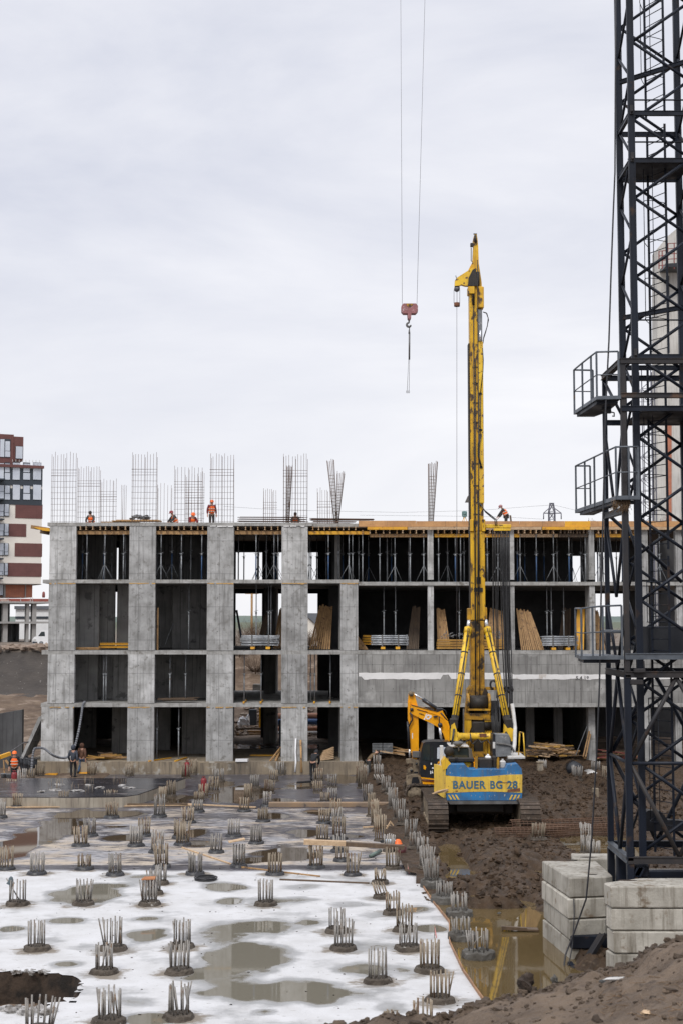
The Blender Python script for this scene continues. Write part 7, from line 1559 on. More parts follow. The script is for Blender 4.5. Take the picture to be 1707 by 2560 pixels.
# ================================================================ STACKS AND LOOSE THINGS IN THE BUILDING
def lean_boards(px0, px1, py_t0, py_t1, shift, n, mm, Y, z0, lb, grp, py_b=None):
    """a row of long boards standing on the floor and leaning back; shift: how far their tops stand to the side, in pixels"""
    mb = MB(); rr = random.Random(int(px0 * 3))
    for k in range(n):
        q = (k + .5) / n; xb = xat(lerp(px0, px1, q), 1600, Y); xt = xat(lerp(px0, px1, q) * .6 + .4 * lerp(px0, px1, .5) + shift, 1540, Y); zt = zat(lerp(py_t0, py_t1, q) + rr.uniform(-3, 3), Y + .9)
        w = abs(px1 - px0) / n * Y / FPX
        mb.bar((xb, Y + rr.uniform(-.05, .09), z0 + .01), (xt, Y + .9 + rr.uniform(-.04, .04), zt), w * rr.uniform(.62, .9), .07, up=(0, -1, 0))
    return tag(mb.build('leaning_boards', mm), lb, 'board stack', grp)
Yl = YF + .9; GB = 'boards leaning inside the second floor'
lean_boards(772, 826, 1512, 1518, 16, 9, 'timber', YF + 2.4, Z_2, 'brown boards leaning right, between the fourth and fifth piers', GB)
lean_boards(893, 921, 1560, 1600, -18, 5, 'timber', Yl + .3, Z_2, 'narrow fan of boards behind the fifth pier right side', GB)
lean_boards(1014, 1046, 1516, 1520, 12, 7, 'timberd', YF + 2.5, Z_2, 'dark boards leaning left of the thin wing column', GB)
lean_boards(1092, 1126, 1522, 1526, -6, 7, 'timber', Yl, Z_2, 'tan boards leaning right of the thin column, above the yellow beam stack', GB)
lean_boards(1212, 1262, 1522, 1528, 6, 8, 'timber', Yl, Z_2, 'pale boards leaning behind the rig mast and hoses', GB)
lean_boards(1300, 1360, 1524, 1528, -18, 12, 'timber', YF + .35, Z_2, 'wide tan fan of boards leaning left, right of the hoses', GB)
lean_boards(1392, 1424, 1520, 1524, 14, 7, 'timberd', YF + 3, Z_2, 'dark boards leaning behind the prop pallet near the crane', GB)
lean_boards(1430, 1458, 1518, 1520, 14, 5, 'formy', Yl, Z_2, 'bright yellow and tan boards leaning left of the crane platform', GB)
lean_boards(1490, 1512, 1526, 1528, -6, 7, 'timber', Yl, Z_2, 'tan boards leaning behind the lowest crane platform', GB)
lean_boards(640, 662, 1540, 1530, 14, 6, 'timberd', YF + 4, Z_2, 'dark boards leaning in the third bay of the second floor', GB)
lean_boards(683, 706, 1525, 1510, 10, 5, 'timber', YF + 4.4, Z_2, 'dim boards leaning beside the fourth pier, second floor', GB)
for (a_, b_, lb, Y) in (((592, 1525), (605, 1600), 'black steel strut leaning in the third bay of the second floor', YF + 2), ((700, 1800), (702, 1890), 'black steel strut leaning left of the fourth pier on the ground floor', YF + 3)):
    mb = MB(); mb.bar(V(*a_, Y), V(*b_, Y), .12); tag(mb.build('leaning_strut', 'steel'), lb, 'steel strut')
def prop_pallet(px0, px1, py0, py1, Y, lb):
    z0, z1 = zat(py1, Y), zat(py0, Y); x0, x1 = xat(px0, 1600, Y), xat(px1, 1600, Y); t = thing('prop_pallet', lb, 'prop pallet', ((x0 + x1) / 2, Y, z0 - .2), 0, 'pallets of steel props'); rr = random.Random(int(px0)); mb = MB()
    n = 6
    for r_ in range(n):
        for c in range(6):
            z = lerp(z0 + .05, z1 - .05, r_ / (n - 1)) + rr.uniform(-.02, .02); y = Y + c * .16 + rr.uniform(-.03, .03); e = rr.uniform(-.1, .06)
            mb.tube([(x0 + e, y, z), (lerp(x0, x1, .6), y, z)], .035, 7); mb.tube([(lerp(x0, x1, .6), y, z), (x1 + rr.uniform(-.12, .06), y, z + rr.uniform(-.02, .02))], .026, 7)
            mb.box(x1 - .02 + e, x1 + e, y - .06, y + .06, z - .06, z + .06)
    mb.build('steel_props', 'propl', t)['kind'] = 'stuff'
    mb = MB()
    for q in (.28, .74): xx = lerp(x0, x1, q); mb.box(xx - .04, xx + .04, Y - .06, Y - .03, z0 - .05, z1 + .03); mb.box(xx - .05, xx + .05, Y - .08, Y + 1.0, z0 - .06, z0 - .01)
    mb.build_each('pallet_frame', 'cwg', t)
    mb = MB()
    for q in (.3, .72): xx = lerp(x0, x1, q); mb.box(xx - .12, xx + .12, Y - .1, Y + 1, z0 - .2, z0 - .065)
    mb.build_each('pallet_foot', 'formy', t)
prop_pallet(605, 696, 1588, 1614, YF + .2, 'pallet of galvanised steel props in the third bay of the second floor'); prop_pallet(930, 1018, 1588, 1614, YF + .2, 'pallet of steel props in the wing bay left of the thin column'); prop_pallet(1357, 1442, 1590, 1616, YF + .2, 'pallet of steel props in the wing bay left of the crane')
def beam_stack(px0, px1, py0, py1, rows_, Y, lb, mm='formy', cols=6):
    mb = MB(); z0, z1 = zat(py1, Y), zat(py0, Y); x0, x1 = xat(px0, 1600, Y), xat(px1, 1600, Y); h = (z1 - z0) / rows_
    for r_ in range(rows_):
        for c in range(cols):
            e0, e1 = random.uniform(-.06, .06), random.uniform(-.06, .06); z = z0 + h * r_
            mb.box(x0 + e0, x1 + e1, Y + c * .1, Y + c * .1 + .08, z + .004, z + h * .2); mb.box(x0 + e0 + .004, x1 + e1 - .004, Y + c * .1 + .03, Y + c * .1 + .05, z + h * .2, z + h * .5); mb.box(x0 + e0, x1 + e1, Y + c * .1, Y + c * .1 + .08, z + h * .5, z + h * .70)
    return tag(mb.build('beam_stack', mm), lb, 'beam stack', 'stacks of yellow formwork beams')
beam_stack(1093, 1260, 1597, 1622, 4, YF + .1, 'stack of tan yellow formwork beams at the slab edge behind the rig mast', 'ftan'); beam_stack(908, 936, 1586, 1612, 4, YF + 2.2, 'dim stack of yellow beams beside the fifth pier'); beam_stack(1640, 1700, 1598, 1622, 5, YF + .4, 'stack of bright yellow beams behind the crane ladder')
beam_stack(249, 322, 1605, 1620, 2, YF + 2.6, 'low stack of yellow beams at the second floor edge of the first bay'); beam_stack(189, 250, 1616, 1624, 1, YF + .5, 'thin row of yellow timbers left on the second floor of the first bay', 'timber'); beam_stack(628, 700, 1884, 1896, 1, YF + 3, 'yellow beam lying on the ground floor left of the fourth pier')
mb = MB(); rr = random.Random(8)
for k in range(70): Y = YF + .1 + rr.uniform(0, .5); q = V(rr.uniform(1102, 1250), rr.uniform(1580, 1595), Y); mb.bar(q, q + Vector((rr.uniform(-.2, .2), rr.uniform(-.1, .1), rr.uniform(-.1, .12))), .05, .04)
tag(mb.build('clamp_heap', 'panelg'), 'heap of grey steel clamps on the yellow beam stack behind the mast', 'clamp heap')
mb = MB()
for k in range(14): Y = YF + .15 + rr.uniform(0, .6); z = Z_1 + .14 + .035 * (k % 4); a_, b_ = sorted((rr.uniform(388, 420), rr.uniform(470, 502))); mb.bar((xat(a_, 1750, Y), Y, z), (xat(b_, 1750, Y), Y + rr.uniform(-.1, .1), z + rr.uniform(-.03, .05)), .1, .03)
tag(mb.build('plank_stack', 'timberd'), 'untidy stack of dark planks on the first floor edge of the second bay', 'planks')
mb = MB(); mb.box(bx(391), bx(395), YF + .4, YF + .46, Z_2 + .01, zat(1519, YF)); tag(mb.build('upright_board', 'timber'), 'single upright orange brown board at the right side of the second pier', 'board')
for (pa, pb_, lb, Y, z) in (((413, 1612), (434, 1558), 'pale metal tube leaning in the second bay of the second floor', YF + 2, .03), ((1438, 1888), (1466, 1815), 'grey steel tube leaning by the wing column near the crane', YF + .5, .03), ((1457, 1892), (1472, 1828), 'timber leaning against the wing column near the crane', YF + .4, .07), ((1463, 1892), (1475, 1835), 'second timber leaning against the wing column near the crane', YF + .3, .06), ((675, 1903), (703, 1868), 'short timber leaning against the fourth pier at the footing', YF + .1, .07), ((690, 1903), (701, 1876), 'dark board leaning against the fourth pier at the footing', YF + .2, .12)):
    mb = MB(); mb.bar(V(*pa, Y), V(*pb_, Y + .5), z); tag(mb.build('leaning_pole', 'prop' if 'metal' in lb or 'steel' in lb else 'timber'), lb, 'pole')
def heap(px0, px1, py0, py1, n, Y, mats, lb, l=(1, 2.4), dy=1.2):
    t = thing('timber_heap', lb, 'timber heap', (xat((px0 + px1) / 2, 1880, Y), Y, zat(py1, Y))); by = {}
    for k in range(n):
        q = k / n; px = rr.uniform(px0, px1); env = math.sin(PI * min(1, max(0, (px - px0) / (px1 - px0)))) ; z = lerp(zat(py1, Y), zat(py0, Y), rr.random() * env); c = Vector((xat(px, 1880, Y), Y + rr.uniform(0, dy), z + .05)); d = Vector((rr.uniform(.5, 1) * rr.choice((-1, 1, 1)), rr.uniform(-.6, .6), rr.uniform(-.15, .1))).normalized() * rr.uniform(*l) / 2
        mm = rr.choice(mats); by.setdefault(mm, MB()).bar(c - d, c + d, rr.uniform(.06, .11), rr.uniform(.04, .09))
    for mm, m_ in by.items(): m_.build('timbers', mm, t)['kind'] = 'stuff'
heap(1330, 1430, 1862, 1893, 110, YF + .9, ('ftan', 'timber', 'timberd', 'timberd', 'timberp'), 'heap of yellow and brown timbers in the wing ground floor beside the rig', (.5, 1.9)); heap(1492, 1590, 1880, 1900, 22, YF + 1.2, ('timber', 'timberd', 'redst'), 'low heap of brown timbers on the wing ground floor behind the crane'); heap(220, 295, 1888, 1900, 26, YF + .5, ('ftan', 'ftan', 'timberd', 'timber'), 'low heap of yellow beams on the footing of the first bay', (.6, 1.6)); heap(975, 1020, 1876, 1886, 8, YF + 1, ('timberp', 'timber'), 'few crossed pale timbers beside the stooping shoveller', (1, 2))
mb = MB()
for k in range(7): Y = YF + .2 + .16 * k; mb.bar((bx(796 + 2 * k), Y, Z_0 + .03 + .07 * k), (bx(834), Y + .3, Z_0 + .12 + .09 * k), .15, .05)
tag(mb.build('plank_pile', 'timberp'), 'sloping pile of pale planks on the footing behind the person in black', 'planks')
mb = MB(); Y = YF - .25; mb.prism_z([(bx(593), Y - .2), (bx(622), Y - .15), (bx(624), Y + .35), (bx(592), Y + .3)], Z_0 + .01, Z_0 + .14); tag(mb.build('foam_slab', 'white'), 'white foam slab lying on the footing in the third bay', 'foam slab')
mb = MB(); mb.tube([V(740, 1846, YF - .1), V(739, 1880, YF - .12), V(740, 1905, YF - .42), V(738, 1930, YF - .46)], .05, 8); tag(mb.build('white_pipe', 'white'), 'thin white pipe standing against the fourth pier', 'pipe')
mb = MB(); mb.tube([V(752, 1850, YF - .15), V(754, 1931, YF - .5)], .06, 8); tag(mb.build('brown_pole', 'timber'), 'brown pole standing beside the white pipe at the fourth pier', 'pole')
mb = MB(); Y = YF + 1.5
for (a_, b_) in ((930, 955), (957, 981)):
    mb.box(xat(a_, 1870, Y), xat(b_, 1870, Y), Y, Y + .06, zat(1884, Y), zat(1858, Y))
    for q in range(4): mb.box(xat(a_, 1870, Y), xat(b_, 1870, Y), Y - .04, Y - .003, zat(1860 + 7 * q, Y), zat(1858.5 + 7 * q, Y))
tag(mb.build('formwork_panel', 'panelg'), 'pair of grey formwork panels standing in the dark wing ground floor', 'formwork panel')
# corrugated hose and its barrels at the left
mb = MB(); Yh = 79.5; ctl = [V(214, 1754, YF), V(208, 1762, 81.8), V(204, 1790, 81.5), V(197, 1830, 81.2), V(187, 1868, 81.2), V(170, 1892, 80.9), V(150, 1894, 80.4), V(130, 1886, Yh), V(112, 1872, Yh), V(95, 1870, Yh), V(85, 1877, Yh), V(80, 1920, Yh), V(80, 1942, Yh)]
pts = []
for i in range(len(ctl) - 1):
    for k in range(14):
        q = k / 14; p0 = ctl[max(0, i - 1)]; p1 = ctl[i]; p2 = ctl[i + 1]; p3 = ctl[min(len(ctl) - 1, i + 2)]
        pts.append(0.5 * ((2 * p1) + (p2 - p0) * q + (2 * p0 - 5 * p1 + 4 * p2 - p3) * q * q + (3 * p1 - p0 - 3 * p2 + p3) * q ** 3))
mb.tube(pts, [.05 if k % 2 else .075 for k in range(len(pts))], 9, smooth=False); tag(mb.build('corrugated_hose', 'corr'), 'long grey corrugated hose curving from the first floor down to the barrels', 'hose')
def barrel(px, py, r, h, mm, lb, cat, nm, grp=None, z=0):
    p = G(px, py, z); t = thing(nm, lb, cat, tuple(p), 0, grp); mb = MB(); mb.lathe([(r * .97, 0), (r, .02), (r, h * .3), (r * 1.03, h * .33), (r, h * .36), (r, h * .64), (r * 1.03, h * .67), (r, h * .7), (r, h - .02), (r * .95, h)], (0, 0, 0), 18); mb.build('shell', mm, t, local=True)
    mb = MB(); mb.lathe([(r * 1.05, h - .03), (r * 1.05, h + .02), (r * .4, h + .03)], (0, 0, 0), 18); mb.build('lid', mm, t, local=True); return t
barrel(59, 1934, .26, .95, 'black', 'black barrel left of the corrugated hose end', 'barrel', 'barrel', 'black barrels'); barrel(70, 1938, .26, .95, 'black', 'black barrel under the corrugated hose end', 'barrel', 'barrel', 'black barrels'); barrel(82, 1941, .26, .95, 'black', 'black barrel right of the corrugated hose end', 'barrel', 'barrel', 'black barrels')
for (px, py, mm, lb) in ((10, 1952, 'panelg', 'grey bucket at the left edge beside the vested person'), (23, 1953, 'panelg', 'second grey bucket, nearer the red gas cylinder'), (22, 1991, 'bluep', 'pale blue paint bucket standing on the membrane at the left edge')):
    p = G(px, py); t = thing('bucket', lb, 'bucket', tuple(p), 0, 'buckets'); mb = MB(); mb.lathe([(.13, 0), (.165, .36), (.175, .37), (.175, .40), (.12, .405)], (0, 0, 0), 16); mb.build('pail', mm, t, local=True); mb = MB(); mb.tube([(-.17, 0, .36)] + [(.18 * math.cos(PI - a * PI / 8), -.1, .36 - .12 * math.sin(a * PI / 8)) for a in range(1, 8)] + [(.17, 0, .36)], .006, 5); mb.build('handle', 'wire', t, local=True)
def cylinder(px, py, h, lb):
    p = G(px, py); t = thing('gas_cylinder', lb, 'gas cylinder', tuple(p), 0, 'red gas cylinders'); mb = MB(); mb.lathe([(.13, 0), (.15, .03), (.15, h * .78), (.12, h * .88), (.05, h * .92)], (0, 0, 0), 18); mb.build('shell', 'red', t, local=True)
    mb = MB(); mb.lathe([(.03, h * .9), (.03, h), (.045, h)], (0, 0, 0), 10); mb.tube([(.09 * math.cos(a * PI / 8), .09 * math.sin(a * PI / 8), h * .98) for a in range(17)], .012, 5); mb.build('valve', 'red', t, local=True)
cylinder(36, 1972, .95, 'red gas cylinder by the person in vest at the far left'); cylinder(468, 1944, .95, 'tall red gas cylinder standing in front of pile heads'); cylinder(510, 1981, .8, 'red gas cylinder with a thick valve near the centre left')
mb = MB(); p = G(515, 2200)
for k, r in enumerate((.36, .33, .38, .30)): mb.tube([(p.x + r * math.cos(a * PI / 14), p.y + r * math.sin(a * PI / 14) + .02 * k, .03 + .025 * k) for a in range(29)], .022, 6, cap=False)
tag(mb.build('hose_coil', 'rubber'), 'coil of black hose lying on the back of the white slab', 'hose coil')
Y = 60.0
t = thing('helmet', 'orange safety helmet lying on the dark plank end', 'helmet', tuple(V(994, 2110, 55.4)), .6); mb = MB(); mb.lathe([(.17, 0), (.17, .02), (.145, .03), (.135, .09), (.10, .15), (.04, .185), (.01, .19)], (0, 0, 0), 18); mb.build('shell', 'orange', t, local=True); mb = MB(); mb.box(-.09, .09, .13, .24, .0, .015); mb.build('peak', 'orange', t, local=True)
p = V(975, 2107, 55.4); mb = MB(); mb.tube([(p.x - .2, p.y, p.z + .06), (p.x + .16, p.y, p.z + .06), (p.x + .2, p.y, p.z + .06), (p.x + .24, p.y, p.z + .06)], [.085, .09, .05, .03], 12); tag(mb.build('bottle', 'bluep'), 'clear pale blue water bottle lying beside the orange helmet', 'bottle')
p = V(957, 2107, 55.4); mb = MB(); mb.blob((p.x, p.y, p.z + .05), .12, .08, .06, .5, seed=2); tag(mb.build('glove', 'blackc'), 'dark work gloves beside the bottle on the plank', 'gloves')
mb = MB(); mb.tube([G(925, 2140, .06), G(950, 2127, .1)], .07, 10); tag(mb.build('pipe_offcut', M.setdefault('gpipe', mat('green_grey_pipe', (.13, .18, .15), (.09, .12, .11), 3, .5))), 'short green grey pipe lying on the membrane by the plank', 'pipe')
mb = MB(); p = G(1004, 2142); mb.lathe([(.12, 0), (.16, .36), (.15, .36), (.11, .03)], tuple(p), 14); tag(mb.build('bucket', M.setdefault('dred', mat('dark_red_plastic', (.10, .012, .014), (.06, .01, .012), 3, .5))), 'dark red bucket under the plank end with the helmet', 'bucket')
for (px, py0, py1, lb) in ((1085, 2311, 2345, 'thin stake with red tape standing on the white slab by the puddle'), (1018, 2159, 2185, 'thin stake with red tape standing at the membrane right edge')):
    p = G(px, py1); q = V(px, py0, p.y); t = thing('marker_stake', lb, 'stake', tuple(p), 0, 'marker stakes'); mb = MB(); mb.tube([p, q], .009, 5); mb.build('rod', 'rebarr', t); mb = MB(); mb.add([(q.x, q.y, q.z), (q.x + .03, q.y, q.z - .15), (q.x + .08, q.y, q.z - .45), (q.x + .05, q.y + .01, q.z - .46), (q.x + .01, q.y + .01, q.z - .2)], [(0, 1, 2, 3, 4), (4, 3, 2, 1, 0)]); mb.build('tape', M.setdefault('tape', mat('red_white_tape', (.7, .12, .10), (.75, .6, .58), 12, .5)), t)
p = G(1288, 2325, .0); mb = MB(); d = Vector((.62, -.05, 0)); mb.bar(p + Vector((-.4, .0, .06)), p + d + Vector((0, 0, .02)), .3, .05); mb.bar(p + Vector((-.42, -.1, .1)), p + Vector((.3, -.15, .06)), .08, .06); tag(mb.build('floating_board', 'timberd'), 'dark broken board half sunk in the brown pond', 'board')
# rusty pile cages lying on the mud
def lying_cage(pa, pb_, r, lb):
    a, b = G(*pa, .3), G(*pb_, .3); t = thing('lying_cage', lb, 'rebar cage', (a.x, a.y, a.z), 0, 'rusty pile cages on the mud'); d = (b - a); n = d.length; d.normalize(); s_ = d.cross(Vector((0, 0, 1))).normalized(); u = Vector((0, 0, 1)); v = MB(); h = MB()
    for k in range(14): an = 2 * PI * k / 14; o_ = s_ * r * math.cos(an) + u * (r * math.sin(an) + r); v.tube([a + o_, a.lerp(b, .5) + o_ + Vector((0, 0, -.03)), b + o_], .014, 5)
    m_ = int(n / .16)
    for q in range(m_):
        c = a + d * n * q / m_; h.tube([c + s_ * r * 1.03 * math.cos(2 * PI * k / 10) + u * (r * 1.03 * math.sin(2 * PI * k / 10) + r) for k in range(11)], .008, 4, cap=False)
    v.build('long_bar', 'rebarx', t)['kind'] = 'stuff'; h.build('hoop', 'rebarx', t)['kind'] = 'stuff'
lying_cage((1275, 2080), (1540, 2072), .24, 'long rusty rebar cage lying on the mud, rear one, reaching behind the crane'); lying_cage((1235, 2096), (1420, 2092), .2, 'rusty rebar cage lying on the mud, nearest one behind the pond'); lying_cage((1330, 2090), (1560, 2086), .22, 'middle rusty rebar cage lying on the mud beside the crane foot')
# pipes and footing posts in the mud
p = G(1482, 1944, .25); mb = MB(); n = 20; vs = []; fs = []
for i, (yy, r) in enumerate(((-.8, .42), (1.4, .42), (1.4, .36), (-.8, .36))):
    for k in range(n + 1): an = PI * k / n; vs.append((p.x + r * math.cos(an), p.y + yy, p.z - .1 + r * math.sin(an)))
for i in range(4):
    for k in range(n): a0 = i * (n + 1) + k; b0 = ((i + 1) % 4) * (n + 1) + k; fs.append((a0, a0 + 1, b0 + 1, b0))
mb.add(vs, fs, True); tag(mb.build('half_pipe', 'offw'), 'cream coloured half pipe lying on the mud behind the crane', 'pipe')
mb = MB(); p = G(1436, 1940, .3); mb.lathe([(.42, -.5), (.42, .5), (.36, .5), (.36, -.48)], (p.x, p.y + .4, p.z + .35), 20, 'y'); tag(mb.build('black_pipe', 'black'), 'black pipe section standing behind pile bars left of the half pipe', 'pipe')
p = G(1349, 1940, .25); t = thing('timber_post', 'short stained square footing post with a base on the mud', 'post', tuple(p)); mb = MB(); mb.bbox(-.16, .16, -.16, .16, .1, .72, .02); mb.bbox(-.2, .2, -.2, .2, .72, .78, .01); mb.build('shaft', 'podium', t, local=True); mb = MB(); mb.bbox(-.28, .28, -.22, .22, -.1, .12, .02); mb.build('base', 'podium', t, local=True)
mb = MB(); p = G(1488, 2010, .0); mb.bbox(p.x - .16, p.x + .14, p.y - .1, p.y + .1, -.1, .75, .02); tag(mb.build('muddy_post', 'podium'), 'muddy concrete post standing in the puddle left of the crane legs', 'post')
mb = MB(); p = G(1650, 1930, .2); mb.bbox(p.x - .3, p.x + .6, p.y, p.y + .4, 0, .75, .03); tag(mb.build('concrete_stub', 'podium'), 'ochre stained concrete stub seen through the crane legs', 'concrete stub')
for k, (px, py, w, mm, lb) in enumerate(((1316, 1949, .2, 'offw', 'pale broken stone on the mud beside the counterweight'), (1372, 1934, .14, 'offw', 'small white rubble at the foot of the leftmost mud pile head'), (1247, 2283, .06, 'capg', 'small grey stone on the mud ridge in the pond'), (1415, 2125, .1, 'capg', 'pale pebble on the mud before the ballast blocks'))):
    p = G(px, py, .2 if py < 2200 else .05); mb = MB(); mb.blob(tuple(p), w, w * .8, w * .6, .5, seed=k + 3); tag(mb.build('stone', mm), lb, 'stone')
mb = MB(); p = V(1507, 1932, 76); [mb.blob((p.x + random.uniform(-.4, .5), p.y + random.uniform(-.3, .3), .3), .12, .12, .09, .5, seed=k) for k in range(8)]; tag(mb.build('rubble_heap', 'chunk'), 'small heap of pale rubble by the pile heads behind the crane', 'rubble', kind='stuff')
# retaining panels and leaning slab at the far left
Y = 84; mb = MB(); mb.prism([(xat(-60, 1850, Y), -.2), (xat(-60, 1850, Y), zat(1795, Y)), (xat(0, 1780, Y), zat(1784, Y)), (xat(57, 1775, Y), zat(1774, Y)), (xat(56, 1900, Y), -.2)], Y, Y + .4); tag(mb.build('retaining_wall', 'wetwall'), 'dark wet concrete retaining wall at the far left', 'retaining wall')
Y = 82.5; mb = MB(); A_ = [V(52, 1895, Y - .8), V(58, 1897, Y - .8), V(105, 1797, Y + .6), V(97, 1793, Y + .6)]; B_ = [p + Vector((.1, 2.6, .15)) for p in A_]; mb.add(A_ + B_, [(0, 1, 2, 3), (7, 6, 5, 4), (0, 4, 5, 1), (1, 5, 6, 2), (2, 6, 7, 3), (3, 7, 4, 0)]); tag(mb.build('leaning_slab', 'concd'), 'tilted precast concrete slab leaning toward the first pier at the left', 'concrete slab')
mb = MB(); a = V(0, 1893, 79); b = V(26, 1884, 79.5); mb.bar(a, b, .18, .2); mb.bar(V(-30, 1900, 78.7), a, .18, .2); tag(mb.build('yellow_beam', 'formy'), 'yellow timber beam at the left edge behind the vested person', 'timber beam')
mb = MB(); mb.tube([V(20, 1884, 80), V(60, 1857, 82), V(103, 1850, 83)], .03, 6); tag(mb.build('grey_rod', 'wire'), 'thin grey rod rising from the yellow beam to the leaning slab', 'rod')
mb = MB(); mb.bar(V(10, 1900, 79), V(12, 1935, 79), .06); mb.bar(V(15, 1900, 79), V(24, 1912, 79), .1); tag(mb.build('post_scrap', 'timber'), 'thin timber post beside the vested person', 'post')
for (px, py, lb) in ((128, 1940, 'small bundle of yellow timber offcuts on the silt by the first pier'), (208, 1937, 'second bundle of yellow timber offcuts near the walking couple')):
    p = G(px, py); mb = MB()
    for k in range(4): mb.bar(p + Vector((-.35 + .05 * k, .1 * k, .05 + .04 * (k % 2))), p + Vector((.35, .1 * k - .15, .06 + .05 * (k % 2))), .09, .07)
    tag(mb.build('timber_offcuts', 'formy'), lb, 'timber offcuts')
# total station on the roof
Y = 83; p = V(1160, 1304, Y); t = thing('total_station', 'small teal survey instrument on a tripod at the wing roof edge', 'survey instrument', tuple(p)); mb = MB(); mb.bbox(-.12, .12, -.1, .1, .25, .62, .04); mb.bbox(-.15, -.11, -.08, .08, .3, .6, .01); mb.bbox(.11, .15, -.08, .08, .3, .6, .01); mb.tube([(0, -.14, .45), (0, .14, .45)], .06, 10); mb.build('instrument', M.setdefault('teal', mat('teal_plastic', (.16, .26, .25), (.10, .17, .17), 4, .5)), t, local=True)
for k in range(3): an = 2 * PI * k / 3 + .3; mb = MB(); mb.tube([(.05 * math.cos(an), .05 * math.sin(an), .25), (.3 * math.cos(an), .3 * math.sin(an), -.3)], .02, 6); mb.build('leg', 'formy', t, local=True)
mb = MB(); p = V(1277, 1303, 83); mb.bar(p + Vector((0, 0, -.2)), p + Vector((-.05, .1, .35)), .1, .05); tag(mb.build('upright_plank', 'timberd'), 'short dark plank standing behind the bending roof worker', 'plank')
# ================================================================ FAR BUILDINGS AND THINGS BEYOND THE SITE
class Facade:
    """a plane through a far point, turned; rectangles read off in pixels become panels standing proud of it"""
    def __init__(s, px, Y, deg):
        s.o = V(px, 1552, Y); s.u = Vector((math.cos(math.radians(deg)), math.sin(math.radians(deg)), 0)); s.n = Vector((s.u.y, -s.u.x, 0))
    def uz(s, px, py):
        d = ray(px, py); c = Vector((0, 0, CAMZ)); t = (s.o - c).dot(s.n) / d.dot(s.n); p = c + d * t; return (p - s.o).dot(s.u), p.z
    def box(s, mb, px0, px1, py0, py1, d0, d1, pyc=None):
        """d measured outward from the wall"""
        u0, z1 = s.uz(px0, py0); u1, _ = s.uz(px1, py0); _, z0 = s.uz(px0, py1)
        return s.ubox(mb, u0, u1, z0, z1, d0, d1)
    def ubox(s, mb, u0, u1, z0, z1, d0, d1):
        vs = [s.o + s.u * u + s.n * d + Vector((0, 0, z - s.o.z)) for z in (z0, z1) for (u, d) in ((u0, d1), (u1, d1), (u1, d0), (u0, d0))]
        mb.add(vs, [(3, 2, 1, 0), (4, 5, 6, 7), (0, 1, 5, 4), (1, 2, 6, 5), (2, 3, 7, 6), (3, 0, 4, 7)]); return mb
F = Facade(0, 150, 24)
apt = thing('apartment_building', 'cream apartment block with brown panels and dark framed windows above unfinished lower floors', 'building', tuple(F.o))
def fp(name, rects, m, d0, d1, parent=apt):
    for r in rects: mb = MB(); F.box(mb, *r, d0, d1); o = mb.build(name, m, parent)
    return o
fp('wall', [(-260, 36, 1152, 1156), (-260, 108, 1156, 1456)], 'cream', -9, 0)
fp('upper_wall', [(-260, 36, 1071, 1151.5)], 'bpanel', -6, 0); fp('upper_wall', [(36.2, 60, 1091, 1151.5)], 'bpanel', -7, -.05)
fp('cornice', [(-260, 110, 1149, 1156)], 'bpanel', -.2, .35)
mb = MB()
for k in range(9): F.box(mb, 30 + 8.4 * k, 31 + 8.4 * k, 1149 + .3 * k, 1155 + .3 * k, .35, .40)
mb.build('cornice_bracket', 'offw', apt)['kind'] = 'stuff'
for (a, b, c, d) in ((39.5, 107.5, 1259.5, 1295), (22, 66.5, 1309, 1341), (38, 106.5, 1357.5, 1391), (20, 105.5, 1407, 1441)): fp('brown_panel', [(a, b, c, d)], 'bpanel', 0, .05)
fp('bay_recess', [(-260, 107.5, 1158, 1202), (-260, 107, 1210, 1252)], 'wframe', .01, .06)
def win(rect, panes, d=.06):
    fr = fp('window', [rect], 'wframe', d, d + .05)
    for p in panes:
        mb = MB(); F.box(mb, *p, d + .052, d + .075); mb.build('pane', 'wglass', fr)
for (t0, b0) in ((1156, 1200), (1211, 1250)):
    for (a, b, kind) in ((-30, 11, 0), (12, 26, 1), (32, 51, 0), (58, 76, 1), (83, 104, 0)):
        if kind: win((a, b, t0, b0), [(a + 1.2, b - 1.2, t0 + 3, t0 + (b0 - t0) * .55), (a + .5, b - .5, t0 + (b0 - t0) * .60, b0 - 1)])
        else: win((a, b, t0, b0), [(a + .6, b - .6, t0 + 1, b0 - 1)])
win((1, 27, 1097, 1143), [(1.5, 12, 1098, 1142), (14, 25.5, 1103, 1127), (13.5, 26, 1128, 1142)], .01); win((40, 58, 1115, 1147), [(40.6, 57.4, 1116, 1146)], .01)
for (t0, b0) in ((1259, 1290), (1308, 1339), (1357, 1388), (1407, 1438)): win((-30, 24 - (t0 - 1259) * .018, t0, b0), [(-29, 10, t0 + 1, b0 - 1), (12.5, 22.5 - (t0 - 1259) * .018, t0 + 1.5, b0 - 9), (12.5, 22.5 - (t0 - 1259) * .018, b0 - 8, b0 - 1)])
for (y, h) in ((1198, 0), (1248, 20), (1298, 20), (1347, 20), (1397, 20), (1446, 18)):
    bl = fp('balcony', [(-60, 9 - (y - 1198) * .02, y - 2, y + 1.5)], 'wframe', 0, 1.2)
    if h: mb = MB(); F.box(mb, -60, 7.5 - (y - 1198) * .02, y - h, y - h + 1, 1.12, 1.18); F.box(mb, 6.7 - (y - 1198) * .02, 7.5 - (y - 1198) * .02, y - h, y - 2, 1.12, 1.18); mb.build('balcony_rail', 'wframe', bl)
fp('brick_wall', [(21, 69.5, 1457, 1493), (72.5, 88.5, 1457, 1493)], 'brick', -6, -1.3); fp('lower_frame', [(17, 20.8, 1457, 1494), (69.7, 72.3, 1457, 1494)], 'farc', -2, -1.2); fp('soffit', [(-260, 105, 1456.2, 1458)], 'farc', -8, -.1)
